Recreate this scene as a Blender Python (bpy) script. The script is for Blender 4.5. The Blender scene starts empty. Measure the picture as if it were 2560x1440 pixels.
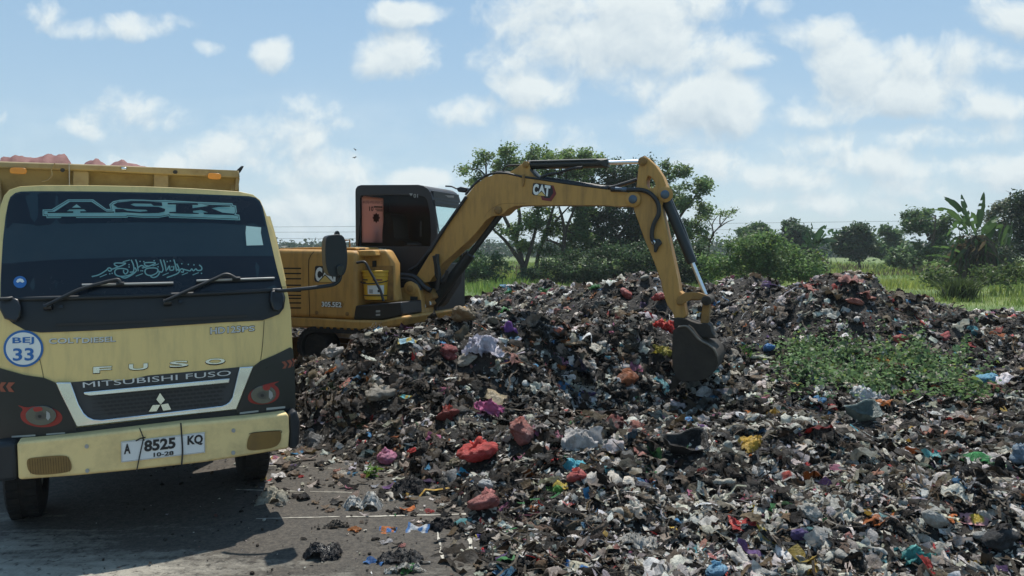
import bpy, bmesh, math, random
import numpy as np
from mathutils import Vector, Matrix, Quaternion
from mathutils.geometry import delaunay_2d_cdt

random.seed(7)
rng = np.random.default_rng(7)
scene = bpy.context.scene
COL = scene.collection
R = math.radians

# ------------------------------------------------------------------ camera
F = 1850.0                      # focal length in photo pixels (2560 wide)
CAMH = 2.0
PITCH = math.atan(95.0 / F)     # horizon sits 95 photo pixels above the centre
cam_d = bpy.data.cameras.new("camera")
cam_d.sensor_width = 36.0
cam_d.lens = 36.0 * F / 2560.0
cam_d.clip_start = 0.1
cam_d.clip_end = 3000.0
cam = bpy.data.objects.new("camera", cam_d)
COL.objects.link(cam)
cam.location = (0, 0, CAMH)
cam.rotation_euler = (math.pi / 2 - PITCH, 0, 0)
scene.camera = cam

# ------------------------------------------------------------------ light, sky, exposure
SUNV = Vector((0.15, 0.80, 1.8)).normalized()
sun_d = bpy.data.lights.new("sun", 'SUN')
sun_d.energy = 4.9
sun_d.angle = R(0.5)
sun_d.color = (1.0, 0.95, 0.86)
sun = bpy.data.objects.new("sun", sun_d)
COL.objects.link(sun)
sun.rotation_euler = SUNV.to_track_quat('Z', 'Y').to_euler()
sun.location = (0, 0, 60)

scene.view_settings.view_transform = 'Standard'
scene.view_settings.look = 'None'
scene.view_settings.exposure = 0.25
scene.view_settings.gamma = 1.0
scene.cycles.use_denoising = True
scene.cycles.max_bounces = 6
scene.cycles.diffuse_bounces = 3
scene.cycles.glossy_bounces = 3
scene.cycles.transparent_max_bounces = 12
scene.cycles.caustics_reflective = False
scene.cycles.caustics_refractive = False

world = bpy.data.worlds.new("World")
scene.world = world
world.use_nodes = True

CLOUDS = [  # photo-space centre, half sizes, weight
    (105, 45, 62, 46, .9), (180, 76, 70, 30, .9), (365, 56, 110, 30, .8), (520, 112, 48, 20, .6), (672, 136, 48, 34, .9),
    (335, 282, 110, 56, 1.1), (240, 322, 100, 26, .6), (5, 320, 40, 40, .7),
    (700, 352, 120, 56, 1.15), (600, 385, 150, 45, 1.0), (450, 405, 150, 34, .8), (760, 430, 150, 62, 1.0), (770, 500, 110, 42, .8), (640, 480, 120, 50, .6),
    (1020, 30, 82, 30, .95), (975, 140, 120, 60, 1.2), (1150, 278, 95, 38, 1.0), (1060, 455, 90, 26, .9), (820, 520, 160, 60, .55),
    (1440, 90, 240, 130, 1.15), (1640, 110, 240, 80, 1.1), (1560, 20, 290, 60, 1.1), (1860, 148, 80, 34, .9), (1350, 222, 120, 50, 1.1), (1570, 215, 110, 55, 1.0),
    (1790, 262, 180, 76, 1.25), (1650, 302, 150, 36, 1.0), (1970, 285, 110, 32, 1.0), (1720, 345, 150, 30, .8),
    (2140, 190, 120, 90, 1.2), (2260, 235, 210, 64, 1.25), (2430, 270, 110, 40, 1.1), (2300, 140, 190, 60, 1.1), (2480, 145, 90, 36, .8),
    (1750, 18, 170, 42, .9), (2080, 85, 120, 40, .75), (2530, 45, 100, 60, 1.0), (2350, 335, 180, 38, 1.0), (2210, 405, 150, 42, .95), (2420, 410, 80, 30, .7),
    (1760, 415, 130, 58, .85), (1900, 450, 180, 46, .85), (2545, 415, 90, 50, .9), (1880, 515, 110, 24, .7), (2120, 512, 160, 30, .7), (2250, 470, 130, 36, .6),
    (1500, 330, 160, 60, .45), (2020, 380, 200, 60, .45), (1350, 330, 130, 40, .4), (900, 300, 160, 40, .3),
]


def build_world():
    nt = world.node_tree
    nt.nodes.clear()
    N = nt.nodes.new
    L = nt.links.new
    out = N("ShaderNodeOutputWorld")
    bg = N("ShaderNodeBackground")
    bg.inputs["Strength"].default_value = 0.13
    sky = N("ShaderNodeTexSky")
    sky.sky_type = 'NISHITA'
    sky.sun_disc = False
    sky.sun_elevation = math.asin(SUNV.z)
    sky.sun_rotation = math.atan2(SUNV.x, SUNV.y)
    sky.altitude = 0
    sky.air_density = 1.0
    sky.dust_density = 0.6
    sky.ozone_density = 1.5
    tc = N("ShaderNodeTexCoord")
    sep = N("ShaderNodeSeparateXYZ")
    L(tc.outputs["Generated"], sep.inputs[0])

    def math_(op, a, b=None, c=None, clamp=False):
        n = N("ShaderNodeMath")
        n.operation = op
        n.use_clamp = clamp
        for i, x in enumerate((a, b, c)):
            if x is None:
                continue
            if isinstance(x, (int, float)):
                n.inputs[i].default_value = x
            else:
                L(x, n.inputs[i])
        return n.outputs[0]

    # the sky in front (+Y): position on a far vertical sheet of cloud, tan(azimuth) / tan(elevation)
    yy = math_('MAXIMUM', sep.outputs[1], 0.05)
    px = math_('DIVIDE', sep.outputs[0], yy)
    pz = math_('DIVIDE', sep.outputs[2], yy)
    comb = N("ShaderNodeCombineXYZ")
    L(px, comb.inputs[0])
    L(pz, comb.inputs[1])

    def noise(vec, scale, detail, rough, dist=0.0, off=None):
        if off is not None:
            a = N("ShaderNodeVectorMath")
            a.operation = 'ADD'
            L(vec, a.inputs[0])
            a.inputs[1].default_value = off
            vec = a.outputs[0]
        n = N("ShaderNodeTexNoise")
        n.inputs["Scale"].default_value = scale
        n.inputs["Detail"].default_value = detail
        n.inputs["Roughness"].default_value = rough
        n.inputs["Distortion"].default_value = dist
        L(vec, n.inputs["Vector"])
        return n.outputs["Fac"]

    cp, sp = math.cos(PITCH), math.sin(PITCH)
    front = math_('GREATER_THAN', sep.outputs[1], 0.06)
    mixv = N("ShaderNodeMix")
    mixv.data_type = 'VECTOR'
    L(front, mixv.inputs["Factor"])
    L(tc.outputs["Generated"], mixv.inputs[4])
    L(comb.outputs[0], mixv.inputs[5])
    vec0 = mixv.outputs[1]

    def density(off):
        a_ = N("ShaderNodeVectorMath")
        a_.operation = 'ADD'
        L(vec0, a_.inputs[0])
        a_.inputs[1].default_value = off
        p = a_.outputs[0]
        wn = N("ShaderNodeTexNoise")
        wn.inputs["Scale"].default_value = 11
        wn.inputs["Detail"].default_value = 3
        L(p, wn.inputs["Vector"])
        wm = N("ShaderNodeVectorMath")
        wm.operation = 'MULTIPLY_ADD'
        L(wn.outputs["Color"], wm.inputs[0])
        wm.inputs[1].default_value = (.06, .03, 0)
        wm.inputs[2].default_value = (-.03, -.015, 0)
        wa = N("ShaderNodeVectorMath")
        wa.operation = 'ADD'
        L(p, wa.inputs[0])
        L(wm.outputs[0], wa.inputs[1])
        p = wa.outputs[0]
        d = None
        for (u, v, a, b, w) in CLOUDS:
            xc, yc = (u - 1280) / F, (720 - v) / F
            fy = cp + yc * sp
            cx, cz = xc / fy, (-sp + yc * cp) / fy
            m = N("ShaderNodeVectorMath")
            m.operation = 'MULTIPLY_ADD'
            L(p, m.inputs[0])
            sx, sz = F / a, F / b
            m.inputs[1].default_value = (sx, sz, 0)
            m.inputs[2].default_value = (-cx * sx, -cz * sz, 0)
            ln = N("ShaderNodeVectorMath")
            ln.operation = 'DOT_PRODUCT'
            L(m.outputs[0], ln.inputs[0])
            L(m.outputs[0], ln.inputs[1])
            e = math_('MULTIPLY_ADD', ln.outputs["Value"], -w * .62, w)
            d = e if d is None else math_('SMOOTH_MAX', d, e, 0.4)
        d = math_('MAXIMUM', d, -1.4)
        # behind the view: plain scattered cloud
        d = math_('ADD', math_('MULTIPLY', d, front), math_('MULTIPLY', math_('SUBTRACT', 1.0, front), -0.25))
        nA = noise(p, 8.0, 9.0, 0.60, 0.15)
        return math_('ADD', d, math_('MULTIPLY', math_('SUBTRACT', nA, 0.5), 4.6))

    den = density((0, 0, 0))
    den_up = density((0.006, 0.020, 0))
    mr = N("ShaderNodeMapRange")
    mr.interpolation_type = 'SMOOTHSTEP'
    mr.inputs["From Min"].default_value = 0.0
    mr.inputs["From Max"].default_value = 1.05
    L(den, mr.inputs["Value"])
    alpha = math_('MULTIPLY', mr.outputs[0], 0.94)
    # the side towards the high sun is bright, the underside and thick middle greyer
    lit = math_('MULTIPLY_ADD', math_('SUBTRACT', den, den_up), 0.42, 0.80, clamp=True)
    thick = N("ShaderNodeMapRange")
    thick.inputs["From Min"].default_value = 0.6
    thick.inputs["From Max"].default_value = 2.4
    thick.inputs["To Min"].default_value = 1.0
    thick.inputs["To Max"].default_value = 0.80
    L(den, thick.inputs["Value"])
    lit = math_('MULTIPLY', lit, thick.outputs[0])
    # thin pale veil of far cloud low over the horizon
    st = N("ShaderNodeMapping")
    st.inputs["Scale"].default_value = (1.0, 2.6, 1)
    L(vec0, st.inputs[0])
    nV = noise(st.outputs[0], 5.0, 7.0, 0.6, 0.2)
    band = N("ShaderNodeMapRange")
    band.interpolation_type = 'SMOOTHSTEP'
    band.inputs["From Min"].default_value = 0.26
    band.inputs["From Max"].default_value = 0.05
    L(pz, band.inputs["Value"])
    nv2 = N("ShaderNodeMapRange")
    nv2.inputs["From Min"].default_value = 0.40
    nv2.inputs["From Max"].default_value = 0.66
    L(nV, nv2.inputs["Value"])
    veil = math_('MULTIPLY', math_('MULTIPLY', nv2.outputs[0], band.outputs[0]), 0.55)
    alpha = math_('MAXIMUM', alpha, veil)
    ramp = N("ShaderNodeValToRGB")
    ramp.color_ramp.elements[0].position = 0.42
    ramp.color_ramp.elements[0].color = (3.45, 4.15, 4.7, 1)
    ramp.color_ramp.elements[1].position = 1.0
    ramp.color_ramp.elements[1].color = (5.55, 5.98, 6.0, 1)
    L(lit, ramp.inputs[0])
    hue = N("ShaderNodeMix")
    hue.data_type = 'RGBA'
    hue.blend_type = 'MULTIPLY'
    hue.inputs["Factor"].default_value = 1.0
    L(sky.outputs[0], hue.inputs[6])
    hue.inputs[7].default_value = (1.10, 1.06, 1.02, 1)
    # pale moist air low down, deeper blue higher up
    er = N("ShaderNodeValToRGB")
    e = er.color_ramp.elements
    e[0].position, e[0].color = 0.0, (3.3, 4.3, 4.95, 1)
    e[1].position, e[1].color = 0.62, (1.2, 2.55, 4.2, 1)
    e2 = er.color_ramp.elements.new(0.12)
    e2.color = (2.65, 3.8, 4.7, 1)
    e3 = er.color_ramp.elements.new(0.32)
    e3.color = (1.95, 3.2, 4.5, 1)
    L(sep.outputs[2], er.inputs[0])
    air = N("ShaderNodeMix")
    air.data_type = 'RGBA'
    air.inputs["Factor"].default_value = 0.78
    L(hue.outputs[2], air.inputs[6])
    L(er.outputs[0], air.inputs[7])
    mix = N("ShaderNodeMix")
    mix.data_type = 'RGBA'
    L(alpha, mix.inputs["Factor"])
    L(air.outputs[2], mix.inputs[6])
    L(ramp.outputs[0], mix.inputs[7])
    L(mix.outputs[2], bg.inputs["Color"])
    L(bg.outputs[0], out.inputs[0])


build_world()

# ------------------------------------------------------------------ helpers
def ray(u, v):
    xc, yc = (u - 1280) / F, (720 - v) / F
    cp, sp = math.cos(PITCH), math.sin(PITCH)
    return Vector((xc, cp + yc * sp, -sp + yc * cp))


CAMP = Vector((0, 0, CAMH))


def at(u, v, Y):
    d = ray(u, v)
    return CAMP + d * (Y / d.y)


def ground_pt(u, v, z=0.0):
    d = ray(u, v)
    return CAMP + d * ((z - CAMH) / d.z)


def tag(o, label=None, cat=None, group=None, kind=None):
    if label:
        o["label"] = label
    if cat:
        o["category"] = cat
    if group:
        o["group"] = group
    if kind:
        o["kind"] = kind
    return o


def empty(name, loc, rz=0.0, **k):
    o = bpy.data.objects.new(name, None)
    COL.objects.link(o)
    o.location = loc
    o.rotation_euler = (0, 0, rz)
    o.empty_display_size = 0.3
    return tag(o, **k)


def smooth_mesh(me, ang=35):
    me.polygons.foreach_set("use_smooth", [True] * len(me.polygons))
    me.set_sharp_from_angle(angle=R(ang))


class MB:
    def __init__(s):
        s.v = []
        s.f = []

    def add(s, vs, fs):
        o = len(s.v)
        s.v += [tuple(p) for p in vs]
        s.f += [tuple(i + o for i in f) for f in fs]
        return s

    def box(s, x0, x1, y0, y1, z0, z1):
        return s.add([(x0, y0, z0), (x1, y0, z0), (x1, y1, z0), (x0, y1, z0), (x0, y0, z1), (x1, y0, z1), (x1, y1, z1), (x0, y1, z1)],
                     [(0, 3, 2, 1), (4, 5, 6, 7), (0, 1, 5, 4), (1, 2, 6, 5), (2, 3, 7, 6), (3, 0, 4, 7)])

    def tube(s, pts, r, n=10, caps=True):
        pts = [Vector(p) for p in pts]
        m = len(pts)
        rs = r if isinstance(r, (list, tuple)) else [r] * m
        tprev = None
        up = None
        vs, fs = [], []
        for i, p in enumerate(pts):
            t = (pts[min(i + 1, m - 1)] - pts[max(i - 1, 0)]).normalized()
            if up is None:
                up = t.cross(Vector((0.13, 0.31, 0.94)))
                if up.length < 1e-3:
                    up = t.cross(Vector((1, 0, 0)))
                up.normalize()
            else:
                up = (up - t * up.dot(t)).normalized()
            w = t.cross(up)
            for k in range(n):
                a = 2 * math.pi * k / n
                vs.append(p + (up * math.cos(a) + w * math.sin(a)) * rs[i])
        for i in range(m - 1):
            for k in range(n):
                k2 = (k + 1) % n
                fs.append((i * n + k, i * n + k2, (i + 1) * n + k2, (i + 1) * n + k))
        if caps:
            fs.append(tuple(range(n))[::-1])
            fs.append(tuple((m - 1) * n + k for k in range(n)))
        return s.add(vs, fs)

    def lathe(s, prof, c=(0, 0, 0), axis='z', n=32):
        vs, fs = [], []
        m = len(prof)
        for i, (r, h) in enumerate(prof):
            for k in range(n):
                a = 2 * math.pi * k / n
                x, y = r * math.cos(a), r * math.sin(a)
                p = {'z': (x, y, h), 'x': (h, x, y), 'y': (x, h, y)}[axis]
                vs.append((p[0] + c[0], p[1] + c[1], p[2] + c[2]))
        for i in range(m - 1):
            for k in range(n):
                k2 = (k + 1) % n
                fs.append((i * n + k, i * n + k2, (i + 1) * n + k2, (i + 1) * n + k))
        return s.add(vs, fs)

    def build(s, name, mat, parent=None, smooth=35, bevel=0, seg=2, recalc=True):
        me = bpy.data.meshes.new(name)
        me.from_pydata(s.v, [], s.f)
        if recalc:
            bm = bmesh.new()
            bm.from_mesh(me)
            bmesh.ops.recalc_face_normals(bm, faces=bm.faces)
            bm.to_mesh(me)
            bm.free()
        me.update()
        if mat:
            me.materials.append(mat)
        if smooth:
            smooth_mesh(me, smooth)
        o = bpy.data.objects.new(name, me)
        COL.objects.link(o)
        if parent is not None:
            o.parent = parent
        if bevel:
            b = o.modifiers.new("bevel", 'BEVEL')
            b.width = bevel
            b.segments = seg
            b.limit_method = 'ANGLE'
            b.angle_limit = R(50)
            b.use_clamp_overlap = True
        return o


def chaikin(p, it=1):
    for _ in range(it):
        q = []
        n = len(p)
        for i in range(n):
            a, b = p[i], p[(i + 1) % n]
            q.append((a[0] * .75 + b[0] * .25, a[1] * .75 + b[1] * .25))
            q.append((a[0] * .25 + b[0] * .75, a[1] * .25 + b[1] * .75))
        p = q
    return p


def spline(pts, k=6):
    """catmull-rom through 3-D points"""
    P = [Vector(p) for p in pts]
    P = [P[0] * 2 - P[1]] + P + [P[-1] * 2 - P[-2]]
    out = []
    for i in range(1, len(P) - 2):
        a, b, c, d = P[i - 1:i + 3]
        for j in range(k):
            t = j / k
            out.append(0.5 * ((2 * b) + (c - a) * t + (2 * a - 5 * b + 4 * c - d) * t * t + (3 * b - a - 3 * c + d) * t ** 3))
    out.append(P[-2])
    return out


def inpoly(x, y, p):
    c = False
    n = len(p)
    for i in range(n):
        x1, y1 = p[i]
        x2, y2 = p[i - 1]
        if (y1 > y) != (y2 > y) and x < (x2 - x1) * (y - y1) / (y2 - y1) + x1:
            c = not c
    return c


def subdiv_edges(p, step):
    q = []
    n = len(p)
    for i in range(n):
        a, b = p[i], p[(i + 1) % n]
        L = math.hypot(b[0] - a[0], b[1] - a[1])
        m = max(1, int(L / step))
        for j in range(m):
            t = j / m
            q.append((a[0] + (b[0] - a[0]) * t, a[1] + (b[1] - a[1]) * t))
    return q


def fill(outline, holes=(), step=None):
    """triangles filling an outline (2-D) with optional interior grid"""
    loops = [outline] + list(holes)
    if step:
        loops = [subdiv_edges(l, step) for l in loops]
    pts, edges = [], []
    for l in loops:
        o = len(pts)
        pts += [Vector(q) for q in l]
        edges += [(o + i, o + (i + 1) % len(l)) for i in range(len(l))]
    if step:
        xs = [p[0] for p in outline]
        ys = [p[1] for p in outline]
        nx = int((max(xs) - min(xs)) / step) + 1
        ny = int((max(ys) - min(ys)) / step) + 1
        for i in range(nx):
            for j in range(ny):
                x = min(xs) + (i + .5) * step
                y = min(ys) + (j + .5) * step
                if inpoly(x, y, outline) and not any(inpoly(x, y, h) for h in holes):
                    pts.append(Vector((x, y)))
    r = delaunay_2d_cdt(pts, edges, [], 0, 1e-6)
    V = r[0]
    T = []
    for f in r[2]:
        cx = sum(V[i][0] for i in f) / len(f)
        cy = sum(V[i][1] for i in f) / len(f)
        if inpoly(cx, cy, outline) and not any(inpoly(cx, cy, h) for h in holes):
            T.append(tuple(f))
    return [(v[0], v[1]) for v in V], T


def panel(outline, depth, thick, holes=(), step=None, mb=None):
    """a plate in local x-z whose front lies at y = depth(x, z) and which is `thick` deep"""
    V, T = fill(outline, holes, step)
    dep = depth if callable(depth) else (lambda x, z: depth)
    n = len(V)
    front = [(x, dep(x, z), z) for x, z in V]
    mb = mb or MB()
    if thick <= 0:
        fl = []
        for f in T:
            a, b, c = (V[i] for i in f[:3])
            cr = (b[0] - a[0]) * (c[1] - a[1]) - (b[1] - a[1]) * (c[0] - a[0])
            fl.append(f if cr > 0 else f[::-1])
        return mb.add(front, fl)
    back = [(p[0], p[1] + thick, p[2]) for p in front]
    fs = []
    cnt = {}
    for f in T:
        a, b, c = (V[i] for i in f[:3])
        cr = (b[0] - a[0]) * (c[1] - a[1]) - (b[1] - a[1]) * (c[0] - a[0])
        if cr < 0:
            f = f[::-1]
        fs.append(f)
        fs.append(tuple(i + n for i in f[::-1]))
        for i in range(len(f)):
            e = (f[i], f[(i + 1) % len(f)])
            cnt[e] = 1
    for (a, b) in list(cnt):
        if (b, a) not in cnt:
            fs.append((b, a, a + n, b + n))
    return mb.add(front + back, fs)


def circle2(cx, cy, rx, ry=None, n=24, rot=0):
    ry = ry or rx
    o = []
    for k in range(n):
        a = 2 * math.pi * k / n
        x, y = rx * math.cos(a), ry * math.sin(a)
        o.append((cx + x * math.cos(rot) - y * math.sin(rot), cy + x * math.sin(rot) + y * math.cos(rot)))
    return o


def inset(p, d):
    """crude polygon inset (p in pixel coords)"""
    n = len(p)
    A = sum(p[i][0] * p[(i + 1) % n][1] - p[(i + 1) % n][0] * p[i][1] for i in range(n))
    s = 1 if A > 0 else -1
    q = []
    for i in range(n):
        a, b, c = p[i - 1], p[i], p[(i + 1) % n]
        n1 = Vector((-(b[1] - a[1]), b[0] - a[0])).normalized() * s
        n2 = Vector((-(c[1] - b[1]), c[0] - b[0])).normalized() * s
        m = n1 + n2
        if m.length < .2:
            m = n1
        m = m.normalized() / max(.5, m.normalized().dot(n1))
        q.append((b[0] + m.x * d, b[1] + m.y * d))
    return q


def text_geo(s, bold=0.0, spacing=1.0):
    cu = bpy.data.curves.new("lettering", 'FONT')
    cu.body = s
    cu.offset = bold
    cu.space_character = spacing
    cu.resolution_u = 3
    o = bpy.data.objects.new("lettering", cu)
    COL.objects.link(o)
    bpy.context.view_layer.update()
    dg = bpy.context.evaluated_depsgraph_get()
    me = bpy.data.meshes.new_from_object(o.evaluated_get(dg))
    vs = [tuple(v.co) for v in me.vertices]
    fs = [tuple(p.vertices) for p in me.polygons]
    bpy.data.objects.remove(o)
    bpy.data.curves.remove(cu)
    bpy.data.meshes.remove(me)
    if not vs:
        return [], []
    xs = [v[0] for v in vs]
    ys = [v[1] for v in vs]
    w, h = max(xs) - min(xs), max(ys) - min(ys)
    return [((v[0] - min(xs)) / w, (v[1] - min(ys)) / h) for v in vs], fs


def quad_map(q, s, t):
    """q = TL, TR, BR, BL"""
    tl, tr, br, bl = q
    top = (tl[0] + (tr[0] - tl[0]) * s, tl[1] + (tr[1] - tl[1]) * s)
    bot = (bl[0] + (br[0] - bl[0]) * s, bl[1] + (br[1] - bl[1]) * s)
    return (bot[0] + (top[0] - bot[0]) * t, bot[1] + (top[1] - bot[1]) * t)


# ------------------------------------------------------------------ materials
def new_mat(name):
    m = bpy.data.materials.new(name)
    m.use_nodes = True
    nt = m.node_tree
    b = nt.nodes["Principled BSDF"]
    return m, nt, b


def paint(name, col, rough=0.4, metal=0.0, dirt=0.25, dirtcol=(0.10, 0.075, 0.05), scale=3.0, bump=0.0, bscale=40.0, coat=0.0, spec=0.5, streak=False):
    m, nt, b = new_mat(name)
    N, L = nt.nodes.new, nt.links.new
    tc = N("ShaderNodeTexCoord")
    src = tc.outputs["Object"]
    n = N("ShaderNodeTexNoise")
    n.inputs["Scale"].default_value = scale
    n.inputs["Detail"].default_value = 7
    n.inputs["Roughness"].default_value = 0.68
    if streak:
        mp = N("ShaderNodeMapping")
        mp.inputs["Scale"].default_value = (3.0, 3.0, 0.5)
        L(src, mp.inputs[0])
        L(mp.outputs[0], n.inputs["Vector"])
    else:
        L(src, n.inputs["Vector"])
    r = N("ShaderNodeMapRange")
    r.inputs["From Min"].default_value = 0.45
    r.inputs["From Max"].default_value = 0.78
    r.inputs["To Max"].default_value = dirt
    r.inputs["To Min"].default_value = dirt * 0.15
    L(n.outputs["Fac"], r.inputs["Value"])
    mx = N("ShaderNodeMix")
    mx.data_type = 'RGBA'
    mx.inputs[6].default_value = (*col, 1)
    mx.inputs[7].default_value = (*dirtcol, 1)
    L(r.outputs[0], mx.inputs["Factor"])
    L(mx.outputs[2], b.inputs["Base Color"])
    rr = N("ShaderNodeMapRange")
    rr.inputs["To Min"].default_value = rough - 0.06
    rr.inputs["To Max"].default_value = min(1, rough + 0.25)
    L(n.outputs["Fac"], rr.inputs["Value"])
    L(rr.outputs[0], b.inputs["Roughness"])
    b.inputs["Metallic"].default_value = metal
    b.inputs["Specular IOR Level"].default_value = spec
    b.inputs["Coat Weight"].default_value = coat
    if bump:
        n2 = N("ShaderNodeTexNoise")
        n2.inputs["Scale"].default_value = bscale
        n2.inputs["Detail"].default_value = 4
        L(src, n2.inputs["Vector"])
        bp = N("ShaderNodeBump")
        bp.inputs["Strength"].default_value = bump
        bp.inputs["Distance"].default_value = 0.02
        L(n2.outputs["Fac"], bp.inputs["Height"])
        L(bp.outputs[0], b.inputs["Normal"])
    return m


M = {}
M['truck'] = paint("truck_yellow", (0.80, 0.59, 0.235), 0.40, dirt=0.55, dirtcol=(0.33, 0.26, 0.14), scale=3.0, coat=0.1, streak=True)
M['bumper'] = paint("bumper_yellow", (0.84, 0.645, 0.295), 0.45, dirt=0.65, dirtcol=(0.34, 0.25, 0.13), scale=5)
M['bed'] = paint("bed_olive", (0.34, 0.27, 0.135), 0.6, dirt=0.8, dirtcol=(0.13, 0.075, 0.035), scale=5)
M['glass'] = paint("dark_glass", (0.008, 0.019, 0.026), 0.06, dirt=0.5, dirtcol=(0.018, 0.034, 0.040), scale=1.6, spec=0.6)
M['film'] = paint("sun_film", (0.006, 0.010, 0.018), 0.16, dirt=0.3, dirtcol=(0.012, 0.018, 0.026), scale=2.0, spec=0.35)
M['blackp'] = paint("black_plastic", (0.012, 0.016, 0.021), 0.45, dirt=0.3, dirtcol=(0.05, 0.045, 0.04), scale=4, spec=0.4)
M['blackgloss'] = paint("black_gloss", (0.006, 0.008, 0.012), 0.22, dirt=0.3, dirtcol=(0.03, 0.03, 0.03), scale=3)
M['rubber'] = paint("rubber", (0.014, 0.014, 0.015), 0.8, dirt=0.6, dirtcol=(0.06, 0.05, 0.04), scale=9, bump=0.4, bscale=25, spec=0.25)
M['chrome'] = paint("chrome", (0.75, 0.77, 0.78), 0.16, metal=1.0, dirt=0.5, dirtcol=(0.30, 0.26, 0.21), scale=2.5)
M['pin'] = paint("pin_steel", (0.10, 0.14, 0.19), 0.4, metal=.6, dirt=0.5, dirtcol=(.05, .04, .03), scale=12)
M['rod'] = paint("steel_rod", (0.72, 0.76, 0.80), 0.22, metal=1.0, dirt=0.2, scale=6)
M['cat'] = paint("machine_yellow", (0.53, 0.285, 0.07), 0.5, dirt=0.8, dirtcol=(0.19, 0.105, 0.04), scale=3.2, streak=True)
M['catworn'] = paint("worn_machine_yellow", (0.34, 0.18, 0.045), 0.6, dirt=0.9, dirtcol=(0.06, 0.035, 0.02), scale=7)
M['cabblack'] = paint("cab_black", (0.010, 0.011, 0.013), 0.35, dirt=0.4, dirtcol=(0.04, 0.03, 0.03), scale=3)
M['hoseblack'] = paint("hose_black", (0.012, 0.013, 0.016), 0.42, dirt=0.4, dirtcol=(0.05, 0.04, 0.03), scale=10)
M['cylblack'] = paint("cylinder_black", (0.012, 0.016, 0.018), 0.4, dirt=0.3, dirtcol=(0.04, 0.035, 0.03), scale=6)
M['bucket'] = paint("bucket_steel", (0.046, 0.036, 0.026), 0.7, metal=0.2, dirt=0.8, dirtcol=(0.022, 0.018, 0.015), scale=5, bump=0.3, bscale=18)
M['bucketedge'] = paint("bucket_edge", (0.22, 0.19, 0.15), 0.5, metal=0.5, dirt=0.7, dirtcol=(0.06, 0.05, 0.04), scale=9)
M['white'] = paint("white_print", (0.78, 0.80, 0.78), 0.5, dirt=0.2, dirtcol=(0.4, 0.36, 0.3), scale=6)
M['teal'] = paint("teal_sticker", (0.17, 0.34, 0.34), 0.5, dirt=0.15, dirtcol=(0.09, 0.18, 0.18), scale=5)
M['blue'] = paint("blue_print", (0.02, 0.14, 0.42), 0.5, dirt=0.1, scale=6)
M['red'] = paint("red_print", (0.33, 0.03, 0.02), 0.5, dirt=0.3, dirtcol=(0.12, 0.03, 0.02), scale=8)
M['darkred'] = paint("dark_red_print", (0.17, 0.02, 0.022), 0.5, dirt=0.2, scale=8)
M['orangedark'] = paint("dull_orange_print", (0.30, 0.075, 0.04), 0.5, dirt=0.3, scale=8)
M['amber'] = paint("amber_lens", (0.75, 0.30, 0.035), 0.25, dirt=0.4, dirtcol=(0.35, 0.15, 0.05), scale=10)
M['foglens'] = paint("fog_lens", (0.22, 0.125, 0.03), 0.3, dirt=0.5, dirtcol=(0.08, 0.05, 0.02), scale=10)
M['lamp'] = paint("lamp_lens", (0.11, 0.10, 0.09), 0.12, dirt=0.5, dirtcol=(0.10, 0.08, 0.07), scale=9, coat=0.5)
M['grey'] = paint("grey_print", (0.36, 0.36, 0.35), 0.4, dirt=0.3, scale=8)
M['lightgrey'] = paint("light_grey_letter", (0.62, 0.63, 0.62), 0.35, dirt=0.2, scale=8)
M['reflector'] = paint("dull_reflector", (0.09, 0.085, 0.08), 0.25, metal=.5, dirt=.4, dirtcol=(.06, .05, .05), scale=20)
M['grillegrey'] = paint("grille_plastic", (0.035, 0.038, 0.042), 0.5, dirt=0.6, dirtcol=(.07, .06, .05), scale=8)
M['silver'] = paint("silver_letter", (0.62, 0.63, 0.63), 0.3, metal=0.6, dirt=0.2, scale=8)
M['plate'] = paint("plate_white", (0.72, 0.74, 0.74), 0.5, dirt=0.3, dirtcol=(0.45, 0.42, 0.36), scale=5)
M['ink'] = paint("black_ink", (0.014, 0.014, 0.016), 0.5, dirt=0.1, scale=5)
M['seam'] = paint("seam_shadow_gap", (0.012, 0.010, 0.008), 0.8, dirt=0.0)
M['pale'] = paint("pale_daylight", (0.50, 0.68, 0.64), 0.5, dirt=0.1, scale=4)
M['pail'] = paint("pail_yellow", (0.66, 0.38, 0.03), 0.35, dirt=0.3, dirtcol=(0.3, 0.17, 0.03), scale=6)
M['logoyellow'] = paint("logo_yellow", (0.66, 0.46, 0.14), 0.5, dirt=0.2, scale=6)


def leafmat(name, trans=0.35, rough=0.5):
    m, nt, b = new_mat(name)
    N, L = nt.nodes.new, nt.links.new
    a = N("ShaderNodeVertexColor")
    a.layer_name = "Col"
    L(a.outputs[0], b.inputs["Base Color"])
    b.inputs["Roughness"].default_value = rough
    b.inputs["Specular IOR Level"].default_value = 0.35
    t = N("ShaderNodeBsdfTranslucent")
    L(a.outputs[0], t.inputs[0])
    mx = N("ShaderNodeMixShader")
    mx.inputs[0].default_value = trans
    L(b.outputs[0], mx.inputs[1])
    L(t.outputs[0], mx.inputs[2])
    L(mx.outputs[0], nt.nodes["Material Output"].inputs[0])
    return m


M['leaf'] = leafmat("leaf", 0.5)
M['grass'] = leafmat("grass_blade", 0.4)
M['bark'] = paint("bark", (0.085, 0.065, 0.05), 0.9, dirt=0.6, dirtcol=(0.03, 0.025, 0.02), scale=6, bump=0.5, bscale=12, spec=0.1)


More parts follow.
